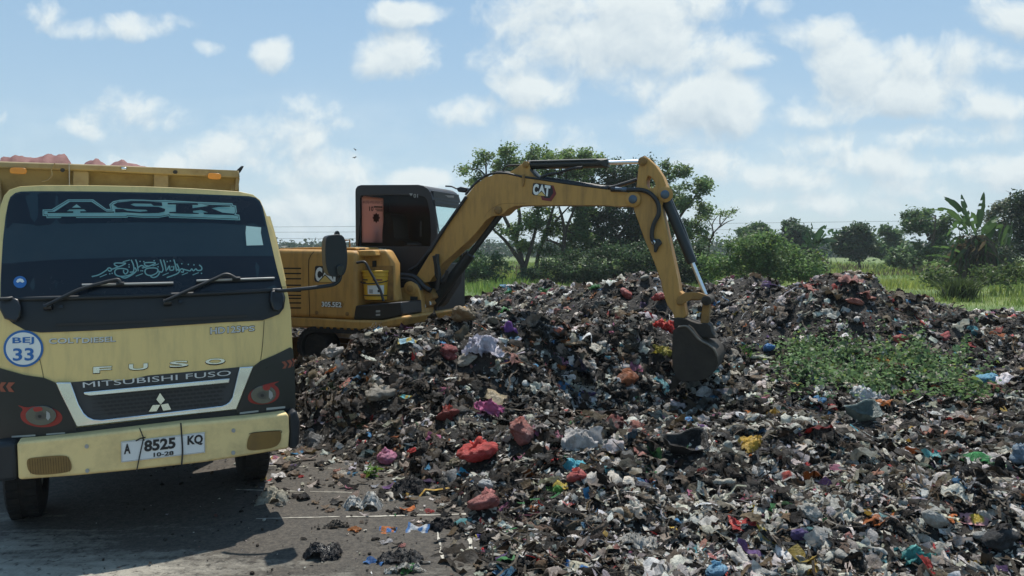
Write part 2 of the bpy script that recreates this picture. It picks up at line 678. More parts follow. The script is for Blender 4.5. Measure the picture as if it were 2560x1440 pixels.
def trashmat(name, trans, rough, dirt, spec=.3):
    m, nt, b = new_mat(name)
    N, L = nt.nodes.new, nt.links.new
    a = N("ShaderNodeVertexColor")
    a.layer_name = "Col"
    g = N("ShaderNodeNewGeometry")
    n = N("ShaderNodeTexNoise")
    n.inputs["Scale"].default_value = 11
    n.inputs["Detail"].default_value = 8
    n.inputs["Roughness"].default_value = 0.7
    L(g.outputs["Position"], n.inputs["Vector"])
    r = N("ShaderNodeMapRange")
    r.inputs["From Min"].default_value = 0.46
    r.inputs["From Max"].default_value = 0.66
    r.inputs["To Max"].default_value = dirt
    L(n.outputs["Fac"], r.inputs["Value"])
    mx = N("ShaderNodeMix")
    mx.data_type = 'RGBA'
    L(r.outputs[0], mx.inputs["Factor"])
    L(a.outputs[0], mx.inputs[6])
    mx.inputs[7].default_value = (0.036, 0.025, 0.018, 1)
    L(mx.outputs[2], b.inputs["Base Color"])
    rr = N("ShaderNodeMapRange")
    rr.inputs["From Min"].default_value = 0.4
    rr.inputs["From Max"].default_value = 0.7
    gl = N("ShaderNodeTexNoise")
    gl.inputs["Scale"].default_value = 7
    gl.inputs["Detail"].default_value = 2
    L(g.outputs["Position"], gl.inputs["Vector"])
    gm = N("ShaderNodeMapRange")
    gm.inputs["From Min"].default_value = .5
    gm.inputs["From Max"].default_value = .68
    gm.inputs["To Min"].default_value = spec
    gm.inputs["To Max"].default_value = spec + .5
    L(gl.outputs["Fac"], gm.inputs["Value"])
    L(gm.outputs[0], b.inputs["Specular IOR Level"])
    rr.inputs["To Min"].default_value = rough
    rr.inputs["To Max"].default_value = min(1, rough + 0.45)
    L(n.outputs["Fac"], rr.inputs["Value"])
    L(rr.outputs[0], b.inputs["Roughness"])
    w = N("ShaderNodeTexVoronoi")
    w.inputs["Scale"].default_value = 26
    w.inputs["Detail"].default_value = 2
    w.inputs["Randomness"].default_value = 1
    vm = N("ShaderNodeMix")
    vm.data_type = 'VECTOR'
    vm.inputs[0].default_value = 0.12
    L(g.outputs["Position"], vm.inputs[4])
    L(n.outputs["Color"], vm.inputs[5])
    L(vm.outputs[1], w.inputs["Vector"])
    bp = N("ShaderNodeBump")
    bp.inputs["Strength"].default_value = 0.7
    bp.inputs["Distance"].default_value = 0.02
    L(w.outputs["Distance"], bp.inputs["Height"])
    L(bp.outputs[0], b.inputs["Normal"])
    t = N("ShaderNodeBsdfTranslucent")
    L(mx.outputs[2], t.inputs[0])
    ms = N("ShaderNodeMixShader")
    ms.inputs[0].default_value = trans
    L(b.outputs[0], ms.inputs[1])
    L(t.outputs[0], ms.inputs[2])
    L(ms.outputs[0], nt.nodes["Material Output"].inputs[0])
    return m


M['trash'] = trashmat("soiled_plastic", 0.22, 0.42, 0.66, .18)
M['bag'] = trashmat("bag_plastic", 0.25, 0.30, 0.40)


def mesh_np(name, verts, loops, sizes, mat, cols=None, smooth=True, parent=None):
    """verts (n,3); loops flat vertex indices; sizes per face"""
    me = bpy.data.meshes.new(name)
    me.vertices.add(len(verts))
    me.vertices.foreach_set("co", np.asarray(verts, np.float32).ravel())
    me.loops.add(len(loops))
    me.loops.foreach_set("vertex_index", np.asarray(loops, np.int32))
    me.polygons.add(len(sizes))
    st = np.zeros(len(sizes), np.int32)
    st[1:] = np.cumsum(sizes)[:-1]
    me.polygons.foreach_set("loop_start", st)
    if smooth:
        me.polygons.foreach_set("use_smooth", np.ones(len(sizes), bool))
    me.update(calc_edges=True)
    if cols is not None:
        ca = me.attributes.new("Col", 'FLOAT_COLOR', 'POINT')
        c4 = np.ones((len(verts), 4), np.float32)
        c4[:, :3] = cols
        ca.data.foreach_set("color", c4.ravel())
    me.materials.append(mat)
    o = bpy.data.objects.new(name, me)
    COL.objects.link(o)
    if parent is not None:
        o.parent = parent
    return o


def hash2(i, j, seed):
    n = (i.astype(np.int64) * 374761393 + j.astype(np.int64) * 668265263 + seed * 982451653) & 0x7fffffff
    n = ((n ^ (n >> 13)) * 1274126177) & 0x7fffffff
    return ((n ^ (n >> 16)) & 0xffff) / 65535.0


def vnoise(x, y, s, seed=0):
    x = np.asarray(x, float) / s
    y = np.asarray(y, float) / s
    i, j = np.floor(x), np.floor(y)
    fx, fy = x - i, y - j
    fx = fx * fx * (3 - 2 * fx)
    fy = fy * fy * (3 - 2 * fy)
    a = hash2(i, j, seed)
    b = hash2(i + 1, j, seed)
    c = hash2(i, j + 1, seed)
    d = hash2(i + 1, j + 1, seed)
    return (a * (1 - fx) + b * fx) * (1 - fy) + (c * (1 - fx) + d * fx) * fy - 0.5
# ------------------------------------------------------------------ dump truck
TH = R(27)
T_O = Vector((-2.413, 5.116, 0))
T_X = Vector((math.cos(TH), math.sin(TH), 0))
T_Y = Vector((-math.sin(TH), math.cos(TH), 0))


def cab_surf(x, z):
    """distance behind the bumper of the cab's front skin"""
    k = max(0.0, min(1.0, (z - 1.55) / 0.9))
    y = 0.075 + 0.045 * max(0, min(1, (z - .8) / .7)) + 0.34 * k ** 1.15
    y += 0.085 * min(1.3, abs(x) / 0.93) ** 5
    return y


def bump_surf(x, z):
    return -0.05 + 0.05 * (abs(x) / 0.9) ** 4


def tproj(u, v, surf=cab_surf, off=0.0):
    d = ray(u, v)
    y = 0.1
    for _ in range(8):
        t = (y - (CAMP - T_O).dot(T_Y)) / d.dot(T_Y)
        w = CAMP + d * t - T_O
        x, z = w.dot(T_X), w.z
        y = surf(x, z) - off
    return (x, z)


def z1(*p):
    return [(x / 2.880, 360 + y / 2.880) for x, y in p]


def z2(*p):
    return [(x / 2.770, 780 + y / 2.770) for x, y in p]


truck = empty("dump_truck", T_O, TH, label="pale yellow dump truck with dark windscreen parked nose-on beside the waste heap", cat="truck")


def tpan(name, px, mat, off=0.002, thick=0.0, surf=cab_surf, step=None, bevel=0, holes=(), parent=truck, smooth=35, seg=2):
    o2 = [tproj(u, v, surf, off) for u, v in px]
    h2 = [[tproj(u, v, surf, off) for u, v in h] for h in holes]
    return panel(o2, lambda x, z: surf(x, z) - off, thick, h2, step).build(name, mat, parent, smooth, bevel, seg, recalc=thick > 0)


def tmulti(name, polys, mat, off=0.002, thick=0.0, surf=cab_surf, parent=truck):
    mb = MB()
    for px in polys:
        o2 = [tproj(u, v, surf, off) for u, v in px]
        panel(o2, lambda x, z: surf(x, z) - off, thick, (), None, mb)
    return mb.build(name, mat, parent, 35, recalc=thick > 0)


def ttext(name, items, mat, off=0.003, surf=cab_surf, bold=0.0, parent=truck, spacing=1.0):
    mb = MB()
    for s, q in items:
        vs, fs = text_geo(s, bold, spacing)
        out = []
        for a, b in vs:
            u, v = quad_map(q, a, b)
            x, z = tproj(u, v, surf, off)
            out.append((x, surf(x, z) - off, z))
        mb.add(out, fs)
    return mb.build(name, mat, parent, 0, recalc=False)


def tstroke(name, lines, w, mat, off=0.003, surf=cab_surf, parent=truck, k=4):
    """ribbons of width w (photo pixels) along pixel polylines"""
    mb = MB()
    for ln in lines:
        p = [Vector((a, b, 0)) for a, b in ln]
        if len(p) > 2:
            p = spline(p, k)
        vs, fs = [], []
        for i, q in enumerate(p):
            t = p[min(i + 1, len(p) - 1)] - p[max(i - 1, 0)]
            n = Vector((-t.y, t.x, 0)).normalized() * w * .5
            for s in (1, -1):
                x, z = tproj(q.x + n.x * s, q.y + n.y * s, surf, off)
                vs.append((x, surf(x, z) - off, z))
        fs = [(2 * i, 2 * i + 1, 2 * i + 3, 2 * i + 2) for i in range(len(p) - 1)]
        mb.add(vs, fs)
    return mb.build(name, mat, parent, 0, recalc=False)


def dots(pts, r):
    return [circle2(a, b, r, r, 8) for a, b in pts]


# --- cab shell
cab_px = [(-6, 560), (1, 515), (10, 489), (24, 474), (50, 466), (110, 463), (240, 463.5), (360, 466), (480, 471), (600, 479), (632, 486), (650, 500), (660, 522),
          (668, 542), (681, 575), (696, 625), (713, 700), (727, 777), (730, 840), (733, 900), (737, 960), (739, 1030), (660, 1062), (400, 1085), (180, 1105), (-12, 1120), (-16, 900), (-12, 720)]
cab = tpan("cab", cab_px, M['truck'], off=0.0, thick=1.62, step=0.11, bevel=0.035, seg=3)
# windscreen, sun strip and the black cowl below
ws = z1((60, 420), (75, 380), (110, 352), (150, 342), (240, 340), (700, 342), (1200, 352), (1790, 375), (1842, 386), (1872, 412), (1890, 450), (1930, 620), (1990, 880), (2035, 1045),
        (1960, 1052), (1600, 1068), (1000, 1090), (400, 1105), (2, 1112), (3, 1000), (8, 900), (20, 700), (40, 520))
wind = tpan("windscreen", ws, M['glass'], off=0.006, thick=0.012, step=0.13)
tpan("sun_strip", z1((52, 455), (66, 402), (112, 362), (160, 352), (700, 352), (1200, 362), (1780, 384), (1830, 396), (1862, 424), (1880, 470), (1910, 592), (1500, 566), (1000, 562), (500, 572), (44, 605)), M['film'], off=0.0075, step=0.15, parent=wind)
tpan("shade_band", z1((14, 860), (400, 832), (900, 816), (1500, 806), (1972, 806), (2030, 1040), (1500, 1065), (1000, 1084), (10, 1104)), M['film'], off=0.0075, step=0.15, parent=wind)
tpan("cowl_panel", z1((2, 1113), (400, 1106), (1000, 1091), (1600, 1069), (1960, 1053), (2036, 1046), (2055, 1105), (2045, 1180), (2010, 1226), (1960, 1246), (1890, 1270), (1600, 1285), (1200, 1312), (800, 1338), (290, 1358), (180, 1340), (90, 1290), (30, 1240), (5, 1180)),
     M['blackp'], off=0.008, thick=0.012, step=0.13)
tmulti("air_slot", [z1((400, 1293), (700, 1283), (1085, 1268), (1085, 1284), (700, 1300), (400, 1310)), z1((1170, 1258), (1500, 1242), (1780, 1228), (1780, 1246), (1500, 1262), (1170, 1278))], M['ink'], off=0.022)
# daylight through the cab, painted as a pale patch on the glass
tpan("daylight_patch", z1((1772, 590), (1880, 600), (1878, 640), (1895, 728), (1775, 731), (1768, 640)), M['pale'], off=0.0085, parent=wind)

# big letters on the sun strip
def za(*p):
    return [(90 + x / 4.83, 480 + y / 4.83) for x, y in p]


outer = za((80, 212), (190, 208), (385, 90), (690, 90), (850, 205), (900, 205), (885, 150), (930, 112), (1010, 95), (1150, 90), (1300, 93), (1410, 100), (1560, 98), (1950, 120), (2370, 135), (2380, 160), (2415, 165), (2425, 240), (2412, 268), (2455, 275), (2465, 342), (1610, 310), (1600, 290), (1480, 312), (1300, 312), (1110, 297), (1105, 310), (128, 315), (125, 290), (80, 288))
let = tpan("lettering", outer, M['teal'], off=0.0095, step=0.2, parent=wind)
tpan("lettering", inset(outer, 2.6), M['film'], off=0.011, step=0.2, parent=wind)
tpan("lettering", inset(outer, 3.8), M['teal'], off=0.0125, step=0.2, parent=wind)
lA = za((140, 238), (225, 238), (410, 118), (670, 118), (850, 235), (945, 235), (945, 250), (535, 250), (535, 232), (610, 232), (580, 208), (405, 208), (370, 232), (450, 232), (450, 252), (140, 254))
lS = za((930, 155), (985, 125), (1150, 110), (1300, 112), (1520, 125), (1525, 168), (1420, 165), (1390, 142), (1180, 138), (1140, 152), (1200, 172), (1480, 178), (1560, 205), (1555, 235), (1480, 253), (1280, 258), (1060, 246), (955, 248), (955, 205), (1050, 205), (1100, 225), (1250, 238), (1350, 230), (1330, 215), (1150, 208), (985, 190))
lK = za((1590, 130), (1950, 137), (1960, 156), (1888, 156), (1890, 195), (2090, 166), (2010, 150), (2350, 163), (2345, 176), (2200, 180), (2120, 196), (2250, 248), (2390, 262), (2400, 280), (2030, 268), (2020, 248), (2080, 246), (1990, 215), (1895, 228), (1898, 248), (1970, 256), (1960, 266), (1610, 256), (1610, 240), (1690, 238), (1690, 150), (1590, 150))
tmulti("lettering", [lA, lS, lK], M['film'], off=0.014, parent=wind)
tmulti("lettering", [za((435, 188), (490, 148), (545, 188))], M['teal'], off=0.0155, parent=wind)


def zq(*p):
    return [(220 + x / 8.53, 630 + y / 8.53) for x, y in p]


st = [zq((80, 525), (220, 490), (330, 430), (400, 380), (430, 345), (470, 340), (500, 370), (490, 400), (450, 405), (430, 380)),
      zq((500, 370), (560, 350), (640, 320), (720, 290), (805, 240), (700, 235), (600, 235), (560, 250), (580, 285), (640, 310)),
      zq((760, 380), (760, 430), (800, 470), (850, 420), (830, 370), (700, 350), (600, 370), (570, 430), (600, 490), (700, 520), (860, 500), (960, 450), (1020, 420)),
      zq((700, 530), (780, 555), (860, 530), (960, 470), (1030, 400), (1000, 330)),
      zq((920, 165), (960, 250), (980, 350), (960, 420), (890, 430)),
      zq((1015, 160), (1050, 260), (1070, 410)),
      zq((1070, 330), (1130, 290), (1180, 300), (1200, 330), (1150, 340), (1240, 320), (1360, 280), (1440, 230), (1260, 225), (1205, 240), (1220, 285), (1290, 300)),
      zq((1500, 420), (1470, 350), (1340, 340), (1240, 360), (1215, 420), (1250, 480), (1350, 500), (1460, 450), (1490, 400)),
      zq((1330, 520), (1400, 545), (1480, 510), (1520, 450), (1500, 400)),
      zq((1540, 160), (1570, 260), (1600, 370), (1570, 430), (1520, 410)),
      zq((1610, 165), (1640, 260), (1670, 410)),
      zq((1690, 380), (1730, 300), (1745, 330), (1750, 385), (1820, 380), (1830, 300)),
      zq((1830, 160), (1860, 260), (1890, 410)),
      zq((1890, 250), (1930, 330), (1940, 390), (1880, 360)),
      zq((1680, 545), (1800, 505), (1920, 450), (1980, 365), (2030, 370), (2030, 430), (1980, 420)),
      zq((2040, 370), (2120, 390), (2180, 400), (2210, 360), (2250, 400), (2300, 360), (2340, 395), (2420, 380), (2420, 320), (2370, 275))]
tstroke("lettering", st, 3.0, M['teal'], off=0.0105, parent=wind)
tstroke("lettering", [zq(*q) for q in (((250, 535), (400, 475)), ((1020, 515), (1170, 460)), ((1590, 500), (1720, 445)), ((2000, 490), (2130, 440)), ((2230, 490), (2360, 440)), ((740, 210), (890, 170)), ((1380, 300), (1510, 250)))], 1.9, M['teal'], off=0.0105, parent=wind)
tmulti("lettering", dots(zq((465, 465), (515, 455), (875, 270), (875, 320), (1110, 200), (1190, 205), (1410, 185), (1495, 315), (1690, 205), (1755, 190), (1790, 315), (2000, 250), (2140, 265), (2260, 275), (2420, 455), (1130, 400), (1165, 400)), 1.8), M['teal'], off=0.0105, parent=wind)
# round inspection sticker
stk = tmulti("sticker", [circle2(50, 705, 16.5, 15, 24)], M['blue'], off=0.0095, parent=wind)
tmulti("sticker_print", [[(40, 704), (44, 698), (50, 696), (57, 698), (61, 704), (56, 707), (50, 704), (44, 707)]], M['white'], off=0.011, parent=wind)

# wipers
def tub3(name, px, r, mat, off, parent=truck, n=8, k=5):
    pts = []
    for i, (u, v) in enumerate(px):
        of = off[i] if isinstance(off, (list, tuple)) else off
        x, z = tproj(u, v, cab_surf, of)
        pts.append((x, cab_surf(x, z) - of, z))
    return MB().tube(spline(pts, k) if len(pts) > 2 else pts, r, n).build(name, mat, parent, 50)


for bl, arm, hub in ((((590, 1015), (900, 1008), (1248, 1000)), ((330, 1165), (480, 1090), (580, 1045), (720, 1005), (800, 985), (850, 978), (865, 1005)), (340, 1165)),
                     (((1415, 985), (1700, 975), (1975, 965)), ((1190, 1130), (1300, 1080), (1400, 1035), (1560, 965), (1610, 942), (1650, 942), (1700, 968)), (1200, 1132))):
    w = tub3("wiper", z1(*arm), 0.013, M['blackp'], 0.055)
    tub3("blade", z1(*bl), 0.008, M['grey'], 0.035, parent=w)
    b0 = z1(bl[0], bl[1])
    tub3("blade_rubber", [(u, v + 3.2) for u, v in z1(*bl)], 0.009, M['blackp'], 0.028, parent=w)
    c = z1((arm[-1][0], arm[-1][1]))[0]
    tub3("blade_clip", [(c[0] - 10, c[1] + 1), (c[0] + 10, c[1])], 0.014, M['blackp'], 0.045, parent=w)
    h = z1(hub)[0]
    tub3("wiper_pivot", [(h[0] - 8, h[1] + 3), (h[0] + 12, h[1] + 2)], 0.024, M['blackgloss'], 0.03, parent=w)
for h in ((440, 1170), (1300, 1135)):
    q = z1(h)[0]
    tmulti("washer_nozzle", [circle2(q[0], q[1], 5, 4, 10)], M['blackgloss'], off=0.03, thick=.02)
tub3("lower_moulding", z1((3, 1120), (400, 1110), (1000, 1094), (1600, 1072), (2020, 1052)), 0.016, M['blackp'], 0.02)

# mirror brackets and the mirror on its arm
def flatpan(name, px, yloc, thick, mat, parent, bevel=0.03, seg=3, it=2):
    o2 = [tproj(u, v, lambda x, z: yloc) for u, v in px]
    return panel(chaikin(o2, it), yloc, thick).build(name, mat, parent, 50, bevel, seg)


tpan("mirror_bracket", z1((1950, 1058), (2032, 1046), (2052, 1105), (2044, 1178), (2005, 1205), (1962, 1190), (1945, 1120)), M['blackgloss'], off=0.045, thick=0.04, bevel=0.012)
tpan("mirror_bracket", z1((-10, 1108), (90, 1104), (128, 1120), (150, 1170), (150, 1240), (110, 1285), (30, 1260), (-10, 1180)), M['blackgloss'], off=0.045, thick=0.04, bevel=0.012)
mloc = -0.12
pts = []
for (u, v), yl in (((690, 726), .1), ((702, 727), .06), ((735, 724), 0.0), ((768, 721), -.04), ((800, 717), -.06), ((828, 713), -.07), ((842, 707), -.07), ((849, 698), -.07), ((852, 682), -.07), ((853, 660), -.07)):
    x, z = tproj(u, v, lambda x, z: yl)
    pts.append((x, yl, z))
arm = MB().tube(spline(pts, 4), 0.014, 10).build("mirror_arm", M['blackp'], truck, 50)
mir = flatpan("mirror", [(815, 597), (822, 588), (852, 585), (863, 596), (868, 622), (869, 650), (866, 676), (858, 690), (840, 693), (822, 688), (815, 664), (813, 626)], mloc, 0.13, M['blackp'], truck, 0.045, 4, 1)
flatpan("mirror_cap", [(838, 590), (840, 580), (844, 576), (849, 580), (851, 590)], mloc + .03, 0.05, M['blackp'], mir, 0.01, 2, 1)
flatpan("mirror_knuckle", [(842, 664), (858, 662), (860, 676), (856, 690), (846, 690), (842, 676)], mloc - .025, 0.05, M['blackgloss'], mir, 0.01, 2, 1)
tub3("mirror_arm", [(-12, 748), (18, 747), (30, 745)], 0.013, M['blackp'], [.10, .06, .03])

# seams of the front flap and yellow trim
for ln in (z2((1830, 58), (1824, 150), (1815, 260), (1805, 332)), z2((268, 300), (285, 370), (302, 455))):
    tstroke("panel_seam", [ln], 1.3, M['seam'], off=0.003)
tstroke("panel_seam", [z1((2000, 1028), (2062, 1030))], 1.2, M['seam'], off=0.003)

# door-frame edge with its shut line
tpan("door_edge", z1((1918, 520), (1945, 520), (1975, 620), (2010, 760), (2060, 985), (2052, 985), (2000, 760), (1955, 600)), M['truck'], off=-0.012, thick=0.03)

# badge and lettering on the flap
badge = tpan("badge", circle2(58.5, 871.5, 50, 46, 40), M['blue'], off=0.006, step=.06)
tpan("badge_face", circle2(58.5, 871.5, 44, 40.5, 40), M['white'], off=0.0085, step=.06, parent=badge)
ttext("lettering", [("BEJ", ((31, 844), (85, 842.5), (85, 861), (31, 863))), ("33", ((32, 871), (84.5, 869.5), (84.5, 901.5), (32, 902.5)))], M['blue'], off=0.011, bold=0.02, parent=badge)
q1 = (("COLT", ((122, 846), (202, 843.5), (202, 857), (122, 860))), ("DIESEL", ((205, 845), (289, 840.5), (289, 854), (205, 858))))
ttext("lettering", [(s, tuple((a + .9, b + .9) for a, b in q)) for s, q in q1], M['seam'], off=0.003, bold=0.02)  # dark offset copy behind, painted as the letters' shadow
ttext("lettering", q1, M['lightgrey'], off=0.0045, bold=0.02)
q2 = (("HD125", ((526, 819.5), (602, 814.5), (602, 830.5), (526, 835.5))), ("PS", ((605, 817), (637, 814), (637, 827), (605, 830))))
ttext("lettering", [(s, tuple((a + (-1.2 if i in (0, 3) else 1.2), b + (-1.2 if i < 2 else 1.2)) for i, (a, b) in enumerate(q))) for s, q in q2], M['ink'], off=0.003, bold=0.045)
ttext("lettering", q2, M['lightgrey'], off=0.0045, bold=0.015)
def fq(x0, x1, yl, yr, h):
    return ((x0, yl), (x1, yr), (x1, yr + h), (x0, yl + h))


q3 = (("F", fq(233, 279, 918, 915.5, 15)), ("U", fq(322.5, 369, 911, 908, 15)), ("S", fq(424, 470.5, 904, 901.5, 14)), ("O", fq(513.5, 562.5, 897.5, 895, 14)))
for s, q in q3:
    ttext("lettering", [(s, fq(q[0][0] - 1, q[1][0] + 1.5, q[0][1] - .5, q[1][1] - .5, 17.5))], M['seam'], off=0.003, bold=0.03)  # larger dark copy behind each letter, its shadow painted in
    ttext("lettering", [(s, q)], M['chrome'], off=0.006, bold=0.02)

# grille
G_in = z2((490, 487), (1660, 382), (1610, 590), (1590, 622), (1565, 640), (1540, 650), (700, 748), (650, 745), (610, 728), (580, 700), (545, 640))
grille = tpan("grille", G_in, M['grillegrey'], off=0.006, thick=.01)
G_out = z2((385, 488), (490, 487), (545, 640), (580, 700), (610, 728), (650, 745), (700, 748), (1540, 650), (1565, 640), (1590, 622), (1610, 590), (1660, 382), (1755, 377), (1700, 520), (1640, 672), (1100, 733), (530, 797), (480, 690), (430, 590))
tpan("grille_surround", G_out, M['chrome'], off=0.03, thick=0.03, bevel=0.006)
tpan("chrome_strip", z2((577, 555), (1592, 459), (1588, 492), (620, 582), (582, 574)), M['chrome'], off=0.03, thick=0.02, bevel=0.006)
holes = []
for r_ in range(6):
    for c_ in range(19):
        fx = 0.04 + (c_ + (.5 if r_ % 2 else 0)) / 19.6
        y0 = 570 + r_ * 27 - (fx) * 88
        x0 = 640 + fx * 900
        if x0 < 620 + r_ * 16 or x0 > 1545 - r_ * 10:
            continue
        holes.append(z2((x0, y0 + 3), (x0 + 34, y0), (x0 + 38, y0 + 15), (x0 + 4, y0 + 18)))
tmulti("grille_mesh", holes, M['ink'], off=0.008)
tstroke("grille_mesh", [z2((640, 606 + 27 * r_), (1100, 562 + 27 * r_), (1550, 520 + 27 * r_)) for r_ in range(5)], 1.6, M['cabblack'], off=0.012)
ttext("lettering", [("MITSUBISHI FUSO", ((206.5, 956), (577.5, 925.5), (577.5, 938.5), (207.5, 969.5)))], M['lightgrey'], off=0.022, bold=0.0)
tmulti("emblem", [z2((1108, 560), (1142, 608), (1112, 641), (1083, 606)), z2((1030, 691), (1058, 645), (1110, 642), (1084, 687)), z2((1114, 642), (1164, 633), (1185, 676), (1130, 684))], M['chrome'], off=0.03, thick=.02)

# lamp clusters
lr = tpan("lamp_housing", z2((1757, 378), (1810, 337), (1900, 300), (2012, 245), (2030, 258), (2040, 400), (2046, 560), (2046, 690), (1990, 695), (1640, 716), (1642, 672), (1700, 520)), M['blackgloss'], off=0.012, thick=0.03, step=.1)
ll = tpan("lamp_housing", z2((-40, 378), (60, 408), (180, 440), (300, 456), (380, 489), (440, 600), (530, 797), (520, 860), (200, 880), (-40, 890)), M['blackgloss'], off=0.012, thick=0.03, step=.1)
tmulti("lamp_sticker", [chaikin(z2((1950, 475), (1890, 500), (1925, 520), (1938, 560), (1925, 600), (1880, 632), (1800, 642), (1735, 630), (1713, 600), (1725, 560), (1760, 528), (1820, 505), (1860, 495)), 2)], M['red'], off=0.0135, parent=lr)
tmulti("lamp_sticker", [chaikin(z2((110, 640), (190, 665), (230, 650), (330, 655), (400, 680), (435, 720), (425, 765), (360, 795), (270, 800), (190, 780), (145, 745), (140, 700), (165, 672)), 2)], M['red'], off=0.0135, parent=ll)
tpan("headlight", circle2(*z2((1825, 573))[0], 31.5, 22.5, 28, -0.10), M['lamp'], off=0.03, thick=0.02, bevel=0.008, parent=lr)
tpan("headlight", circle2(*z2((283, 718))[0], 38.5, 24.5, 28, -0.02), M['lamp'], off=0.03, thick=0.02, bevel=0.008, parent=ll)
tmulti("lamp_sticker", [chaikin(z2((1830, 505), (1875, 500), (1870, 540), (1835, 545), (1815, 525)), 1)], M['red'], off=0.032, parent=lr)
tmulti("lamp_sticker", [chaikin(z2((225, 660), (285, 655), (300, 680), (265, 690), (235, 690)), 1)], M['red'], off=0.032, parent=ll)
for hc, par in ((z2((1825, 573))[0], lr), (z2((283, 718))[0], ll)):
    tpan("reflector", circle2(hc[0] - 2, hc[1] + 1, 13, 10, 20), M['reflector'], off=.0325, parent=par)
    tpan("bulb", circle2(hc[0] - 3, hc[1] + 2, 4.5, 4, 12), M['blackgloss'], off=.035, parent=par)
    tpan("lens_glint", [(hc[0] + 14, hc[1] - 12), (hc[0] + 22, hc[1] - 6), (hc[0] + 24, hc[1] + 4), (hc[0] + 18, hc[1] + 12), (hc[0] + 13, hc[1] + 6)], M['grey'], off=.033, parent=par)  # glint on the lens, painted as a small grey patch
tmulti("arrow_marker", [z2((1950, 345), (1972, 340), (1990, 362), (1978, 390), (1955, 393), (1972, 368)), z2((1985, 337), (2010, 330), (2026, 352), (2012, 383), (1992, 388), (2006, 360)), z2((2020, 325), (2034, 320), (2040, 345), (2032, 375), (2024, 378), (2034, 350))], M['orangedark'], off=0.014, parent=lr)
tmulti("arrow_marker", [z2((105, 488), (60, 487), (42, 515), (62, 552), (100, 555), (72, 520)), z2((45, 487), (10, 486), (-8, 515), (5, 552), (42, 553), (18, 520))], M['orangedark'], off=0.014, parent=ll)
tmulti("light_strip", [z2((1660, 695), (1790, 680), (1790, 692), (1660, 708)), z2((1845, 664), (1975, 652), (1975, 666), (1845, 680))], M['grey'], off=0.016, parent=lr)
tmulti("light_strip", [z2((80, 858), (245, 848), (245, 860), (80, 870)), z2((320, 842), (450, 832), (450, 843), (320, 853))], M['grey'], off=0.016, parent=ll)
tpan("dark_gap_strip", z2((-50, 880), (530, 800), (1100, 735), (1640, 674), (2046, 690), (2040, 760), (1500, 800), (700, 900), (-50, 960)), M['ink'], off=.008, thick=.0, step=.1)  # flat black sheet laid over the gap between cab and bumper

# bumper
bp_o = z2((116, 904), (600, 852), (1260, 774), (1985, 703), (2000, 712), (2006, 830), (1998, 948), (1400, 1045), (900, 1100), (126, 1165))
bumper = tpan("bumper", bp_o, M['bumper'], off=0, thick=0.16, surf=bump_surf, bevel=0.03, seg=4, step=.3)
tpan("bumper_end", z2((2003, 708), (2045, 678), (2062, 700), (2078, 760), (2075, 900), (2050, 948), (2002, 950), (2008, 830)), M['blackp'], off=-.012, thick=.3, surf=bump_surf, bevel=.03, seg=3)
tpan("bumper_end", z2((-60, 920), (40, 905), (113, 905), (122, 1040), (125, 1166), (-60, 1190)), M['blackp'], off=-.012, thick=.3, surf=bump_surf, bevel=.03, seg=3)
fr = tpan("fog_lamp", chaikin(z2((1725, 845), (1770, 832), (1935, 820), (1950, 835), (1945, 900), (1900, 942), (1740, 962), (1703, 945)), 2), M['foglens'], off=.004, surf=bump_surf)
fl = tpan("fog_lamp", chaikin(z2((182, 1025), (215, 1008), (445, 990), (482, 1012), (502, 1085), (470, 1114), (240, 1134), (192, 1100)), 2), M['foglens'], off=.004, surf=bump_surf)
tstroke("lens_rib", [z2((205 + 18 * i, 1020 - i * 1.2), (212 + 18 * i, 1122 - i * .9)) for i in range(16)], .8, M['seam'], off=.006, surf=bump_surf, parent=fl)
tstroke("lamp_rim", [z2((1725, 845), (1770, 834), (1935, 822), (1950, 838))], 1.6, M['seam'], off=.006, surf=bump_surf, parent=fr)
for q in z2((600, 932), (604, 1101), (1617, 822), (1616, 976)):
    tmulti("bumper_bolt", [circle2(q[0], q[1], 5, 5, 14)], M['grey'], off=.008, thick=.01, surf=bump_surf)
plate = tpan("number_plate", z2((838, 900), (1418, 833), (1420, 973), (840, 1042)), M['plate'], off=.012, thick=.006, surf=bump_surf)
tstroke("plate_rim", [z2((843, 904), (1414, 838)), z2((1414, 838), (1416, 969)), z2((1416, 969), (844, 1037)), z2((844, 1037), (843, 904))], 1.0, M['grey'], off=.0135, surf=bump_surf, parent=plate)
def zt(*p):
    return tuple(z2(*p))


ttext("lettering", [("A", zt((858, 916), (904, 910), (904, 980), (858, 986))), ("8525", zt((998, 890), (1216, 866), (1216, 944), (998, 970))), ("KQ", zt((1298, 858), (1405, 846), (1405, 920), (1298, 933)))], M['ink'], off=.015, surf=bump_surf, bold=.04, parent=plate)
ttext("lettering", [("10-28", zt((1063, 975), (1203, 961), (1203, 990), (1063, 1005)))], M['ink'], off=.015, surf=bump_surf, bold=.03, parent=plate)
tstroke("strap", [z2((966, 803), (985, 850), (992, 880), (975, 960), (945, 1105)), z2((940, 893), (975, 875), (1008, 868)), z2((985, 870), (1000, 890))], 3.2, M['ink'], off=.02, surf=bump_surf)
tstroke("strap", [z2((1252, 768), (1258, 850), (1264, 960), (1258, 1060))], 4.2, M['ink'], off=.02, surf=bump_surf)

# chassis, wheels
ch = MB()
ch.box(-.42, -.32, .25, 6.0, .62, .80)
ch.box(.32, .42, .25, 6.0, .62, .80)
ch.box(-.75, .75, 1.05, 1.17, .36, .50)
ch.box(-.3, .3, .6, 1.9, .42, .95)
ch.box(-.75, .75, 4.2, 4.34, .36, .52)
ch.box(-.8, .8, .12, 1.6, .80, .84)  # underbody plate added to block light beneath the cab
ch.build("chassis", M['blackp'], truck, 30, 0.01)


